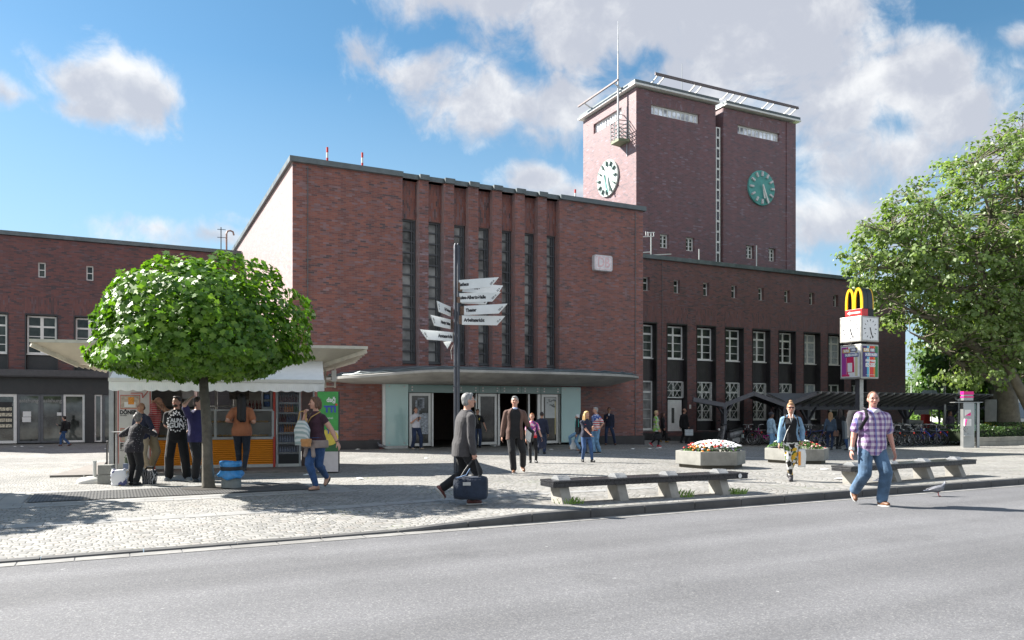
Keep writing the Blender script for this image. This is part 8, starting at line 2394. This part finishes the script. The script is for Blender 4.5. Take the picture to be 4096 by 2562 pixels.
# 18-20 three people from behind near the bin
J = person('long haired woman in a dark denim jacket seen from behind by the second flower tub', (3322, 1800), 1646, 66, sex='f', hair=('long', (.33, .19, .09)), face=False, RF=(3326, 0, 0, 0), LF=(3314, .1, .02, 0), RH=(3342, 1735, -.1), LH=(3293, 1742, .0), top=('jacket', cloth('dark denim jacket', (.05, .075, .11), .85, .3), .02, -.06), bottom=('trousers', jeansd, .008, .006), shoes=(shoek,))
MB().ell(J.S + J.up * .04, (.10, .09, .04), 12, 6).obj('collar', wsh, J.o, smooth=True)
hb2 = hang(J, 'shoulder_bag', 'brown leather bag at the side of the long haired woman', 'bag', 'R'); hb2.location.z -= .12; bag_mesh(.26, .12, .26, 6, .9).obj('body', M('brown bag leather', (.22, .12, .085), .5), hb2, smooth=True)
person('dark haired woman in a black jacket walking near the grey waste box', (3360, 1797), 1632, 50, sex='f', hair=('long', (.03, .02, .018)), face=False, RF=(3358, 0, 0, 0), LF=(3352, .12, .03, -15), top=('jacket', black, .018, -.06), bottom=('trousers', black, .006, .004), shoes=(shoek,), skin=TAN)
person('short haired person in a pale blue top and jeans behind the grey waste box', (3398, 1802), 1640, 172, hair=('short', (.05, .03, .02)), skin=TAN, RF=(3392, 0, 0, 0), LF=(3404, .12, 0, 0), top=('long', cloth('pale blue top', (.36, .46, .60)), .016, -.07), bottom=('trousers', jeans, .010, .012), shoes=(shoek,))
# 21 man in checked shirt
def plaid(k, p, c):
    s = k.sep(p); u = k.math('ADD', s[0], k.math('MULTIPLY', s[1], .6)); 
    a = k.math('LESS_THAN', k.math('FRACT', k.math('DIVIDE', u, .085)), .5); b_ = k.math('LESS_THAN', k.math('FRACT', k.math('DIVIDE', s[2], .085)), .5)
    t = k.math('MULTIPLY', k.math('ADD', a, b_), .5)
    r = k.ramp(t, [(0, (.60, .54, .60)), (.5, (.34, .25, .40)), (1, (.16, .08, .21))])
    fa = k.math('LESS_THAN', k.math('FRACT', k.math('DIVIDE', u, .17)), .12)
    return k.mix(k.math('MULTIPLY', fa, .6), r, (.12, .18, .45))
J = person('big man in a purple checked shirt and jeans stepping onto the road', (3520, 2022), 1550, -88, pel=(3492, .05), twist=-4, side=-2, head=(-14, 0), fat=.35, hair=('buzz', (.16, .085, .05)), skin=(.60, .33, .26), vox=.009,
           LF=(3518, -.08, 0, 3), RF=(3442, .22, .13, -42), RH=(3402, 1820, .0), LH=(3592, 1826, .10), top=('polo', cloth('purple check', (1, 1, 1), .8, .05, plaid, .6), .028, -.15), bottom=('trousers', cloth('washed denim', (.075, .135, .22), .85, .5, scale=5), .018, .022), shoes=(M('tan boot leather', (.17, .075, .035), .5), .03, sole_w), pz=.90, z0=-.12)
for k_ in (1,): MB().tube([J.S + J.rt * .13 * k_ + J.up * .085 - J.fw * .05, J.S + J.rt * .14 * k_ + J.up * .06 + J.fw * .08, J.S + J.rt * .15 * k_ + J.fw * .165 - J.up * .06, J.P + J.up * .24 + J.rt * .215 * k_ + J.fw * .10, J.P + J.up * .20 + J.rt * .20 * k_ - J.fw * .05], .026, 6, flat=.4).obj('backpack_strap', black, J.o)
col_ = MB(); col_.ell(J.S + J.up * .065 + J.fw * .02, (.085, .075, .028), 14, 6); col_.obj('shirt_collar', cloth('purple check', (1, 1, 1)), J.o, smooth=True)
MB().ell(J.S + J.up * .035 + J.fw * .11, (.045, .02, .03), 10, 6).obj('undershirt', wsh, J.o, smooth=True)
bk = thing('backpack', 'black backpack slung on one shoulder of the checked shirt man', 'backpack', J.M @ (J.P + J.up * .10 - J.fw * .25 + J.rt * .12), J.o.rotation_euler.z)
bag_mesh(.32, .22, .46, 18, .8).obj('body', black, bk, smooth=True); MB().tube([(-.12, .08, .42), (-.12, .12, .2), (-.12, .08, .03)], .02, 5).obj('strap', m_blk, bk)
c0, c1 = J.arm[1][1], J.arm[1][2]; c = c0.lerp(c1, .92); d = (c1 - c0).normalized(); MB().tube([c - d * .02, c + d * .02], .040, 12).obj('watch', m_alu, J.o)
# ---- kiosk customers
def dots(k, p, c):
    vo = k.new('ShaderNodeTexVoronoi'); vo.inputs['Scale'].default_value = 24; vo.inputs['Randomness'].default_value = .1; k.put(vo.inputs['Vector'], p)
    return k.mix(k.math('LESS_THAN', vo.outputs['Distance'], .17), (.028, .025, .03), (.42, .40, .42))
J = person('grey haired woman in a black dotted jacket leaning on the kiosk table', (540, 1941), 1655, 84, pel=(536, -.02), lean=20, sex='f', fat=.65, hair=('curly', (.17, .16, .155)), face=False, head=(0, -8), RF=(548, -.04, 0, 0), LF=(518, .05, 0, 0), LH=(490, 1742, .32), RH=(585, 1735, .32), vox=.010, top=('jacket', cloth('dotted jacket cloth', (1, 1, 1), .8, .08, dots), .022, -.14), bottom=('trousers', black, .012, .02), shoes=(shoek,), corr=1.04)
person('man in a navy jacket facing the dotted jacket woman across the kiosk table', (575, 1906), 1614, -112, fat=.1, hair=('bald', (.06, .05, .045)), skin=TAN, head=(-6, -12), lean=4, RF=(560, .0, 0, 0), LF=(590, .05, 0, 0), pel=(566, .05), RH=(538, 1735, -.25), LH=(595, 1735, -.25), top=('jacket', navy, .018, -.08), bottom=('trousers', cloth('beige chinos', (.36, .29, .20)), .012, .018), shoes=(shoek,), d=17.45)
def stripes(k, p, c):
    return k.mix(k.math('LESS_THAN', k.math('FRACT', k.math('DIVIDE', k.sep(p)[2], .042)), .22), (.34, .025, .03), (.55, .40, .38))
person('man in a red striped polo shirt leaning his elbows on the kiosk counter', (606, 1893), 1594, 20, lean=14, fat=.5, hair=('bald', (.07, .05, .04)), skin=TAN, head=(-2, 2), pel=(598, .05), RF=(600, .0, 0, 0), LF=(588, .15, 0, 0), RH=(646, 1637, .05), LH=(640, 1640, .3), top=('polo', cloth('red striped jersey', (1, 1, 1), .8, .08, stripes), .018, -.10), bottom=('trousers', cloth('khaki cotton', (.25, .20, .13)), .014, .02), shoes=(shoek,), d=17.75, corr=1.05)
J = person('bearded man in a black T-shirt with a white crest print standing at the kiosk', (708, 1923), 1580, -70, fat=.1, hair=('short', (.035, .022, .016)), head=(-28, -6), RF=(678, -.02, 0, 0, 30), LF=(746, .02, 0, 0, 25), pel=(708, 0), RH=(690, 1732, .20), LH=(735, 1730, .20), poleL=(-1, -.3, 0), poleR=(1, -.3, 0), vox=.009, top=('tee', blackT, .020, -.09), bottom=('trousers', black, .016, .03), shoes=(M('grey trainer', (.36, .37, .38), .5), 0, sole_w))
bd = MB(); bd.ell(J.hp(0, .045, -.082), (.052, .052, .040), 12, 8, rot=J.Rh); remesh(bd, 'beard', hair_mat((.05, .03, .02)), J.o, .009, 2)
ctr = J.P + J.up * .27 + J.fw * .155
for i, (t_, z, sz) in enumerate((('ALPA', .045, .105), ('GUN', -.055, .135))): text(t_, sz, m_lwhite, J.o, face_m(ctr + J.up * z + J.fw * .004, math.pi), .95, .002, bold=.006)
cr_ = MB(); q = random.Random(9)
for i in range(26):
    a = math.tau * i / 26; r_ = .165 + .02 * (i % 2)
    cr_.ell(ctr + Vector((-.95 * r_ * math.cos(a), -.012 - .03 * abs(math.cos(a)), r_ * math.sin(a) * .98)) , (.017, .012, .017), 6, 4)
for sx in (-.05, 0, .05): cr_.ell(ctr + Vector((sx, -.008, .20 + (.02 if sx == 0 else 0))), (.018, .010, .026), 6, 4)
cr_.obj('crest_print', m_lwhite, J.o)
MB().ell(J.P + Vector((.14, .10, -.16)), (.022, .012, .022), 10, 6).obj('badge', m_paper, J.o)
person('man in a violet blue T-shirt with one hand on his head behind the maple trunk', (790, 1926), 1582, -38, fat=.5, hair=('short', (.05, .035, .03)), head=(30, 0), pel=(790, 0), RF=(785, -.05, 0, 0), LF=(808, .1, 0, 0), RH=(772, 1592, -.12), LH=(815, 1745, .1), poleR=(1, .6, .2), skin=(.58, .36, .28), vox=.010, top=('tee', cloth('violet blue jersey', (.032, .028, .10)), .024, -.12), bottom=('trousers', black, .014, .02), shoes=(shoek,))
J = person('woman with long black hair in a rust coloured top ordering at the kiosk counter', (968, 1891), 1569, 104, sex='f', fat=.5, hair=('long', (.012, .010, .010)), face=False, head=(6, -4), RF=(978, -.02, 0, 0), LF=(952, .1, 0, 0), pel=(966, .02), RH=(990, 1690, .18), LH=(928, 1690, .05), vox=.009, top=('tee', cloth('rust viscose', (.34, .13, .065), .8, .15), .030, -.12), bottom=('trousers', cloth('dark washed denim', (.03, .038, .055), .85, .3), .006, .002), shoes=(shoek, 0, sole_w))
hl_ = MB(); capsule(hl_, J.hp(0, -.075, .0), .075, J.P + J.up * .24 - J.fw * .15, .062); capsule(hl_, J.hp(.05, -.07, -.05), .05, J.P + J.up * .22 + J.rt * .06 - J.fw * .14, .045); capsule(hl_, J.hp(-.05, -.07, -.05), .05, J.P + J.up * .26 - J.rt * .05 - J.fw * .14, .045); remesh(hl_, 'hair', hair_mat((.012, .010, .011)), J.o, .011, 3)
# ---- distant walkers
J = person('walker in a black jacket and blue jeans passing the dark shop doors', (262, 1785), 1659, 178, hair=('short', (.03, .02, .018)), RF=(246, -.05, 0, 8), LF=(276, .05, .02, -20), pel=(258, 0), RH=(240, 1701, -.1), top=('jacket', black, .018, -.05), bottom=('trousers', jeans, .010, .010), shoes=(shoeb,), pz=.88)
bk = thing('shoulder_bag', 'dark bag on the back of the walker by the shop doors', 'bag', J.M @ (J.P + J.up * .05 - J.fw * .2), J.o.rotation_euler.z); bag_mesh(.2, .2, .34, 15, .8).obj('body', black, bk, smooth=True)
J = person('woman with long hair and a scarf standing beyond the crowded bicycle rack', (3800, 1752), 1665, -95, sex='f', hair=('long', (.25, .14, .08)), d=45, sc=.98, top=('jacket', cloth('violet grey coat', (.10, .08, .11)), .02, -.15), bottom=('trousers', jeansd), shoes=(shoek,))
w.cycles.sampling_method = 'MANUAL'; w.cycles.sample_map_resolution = 256
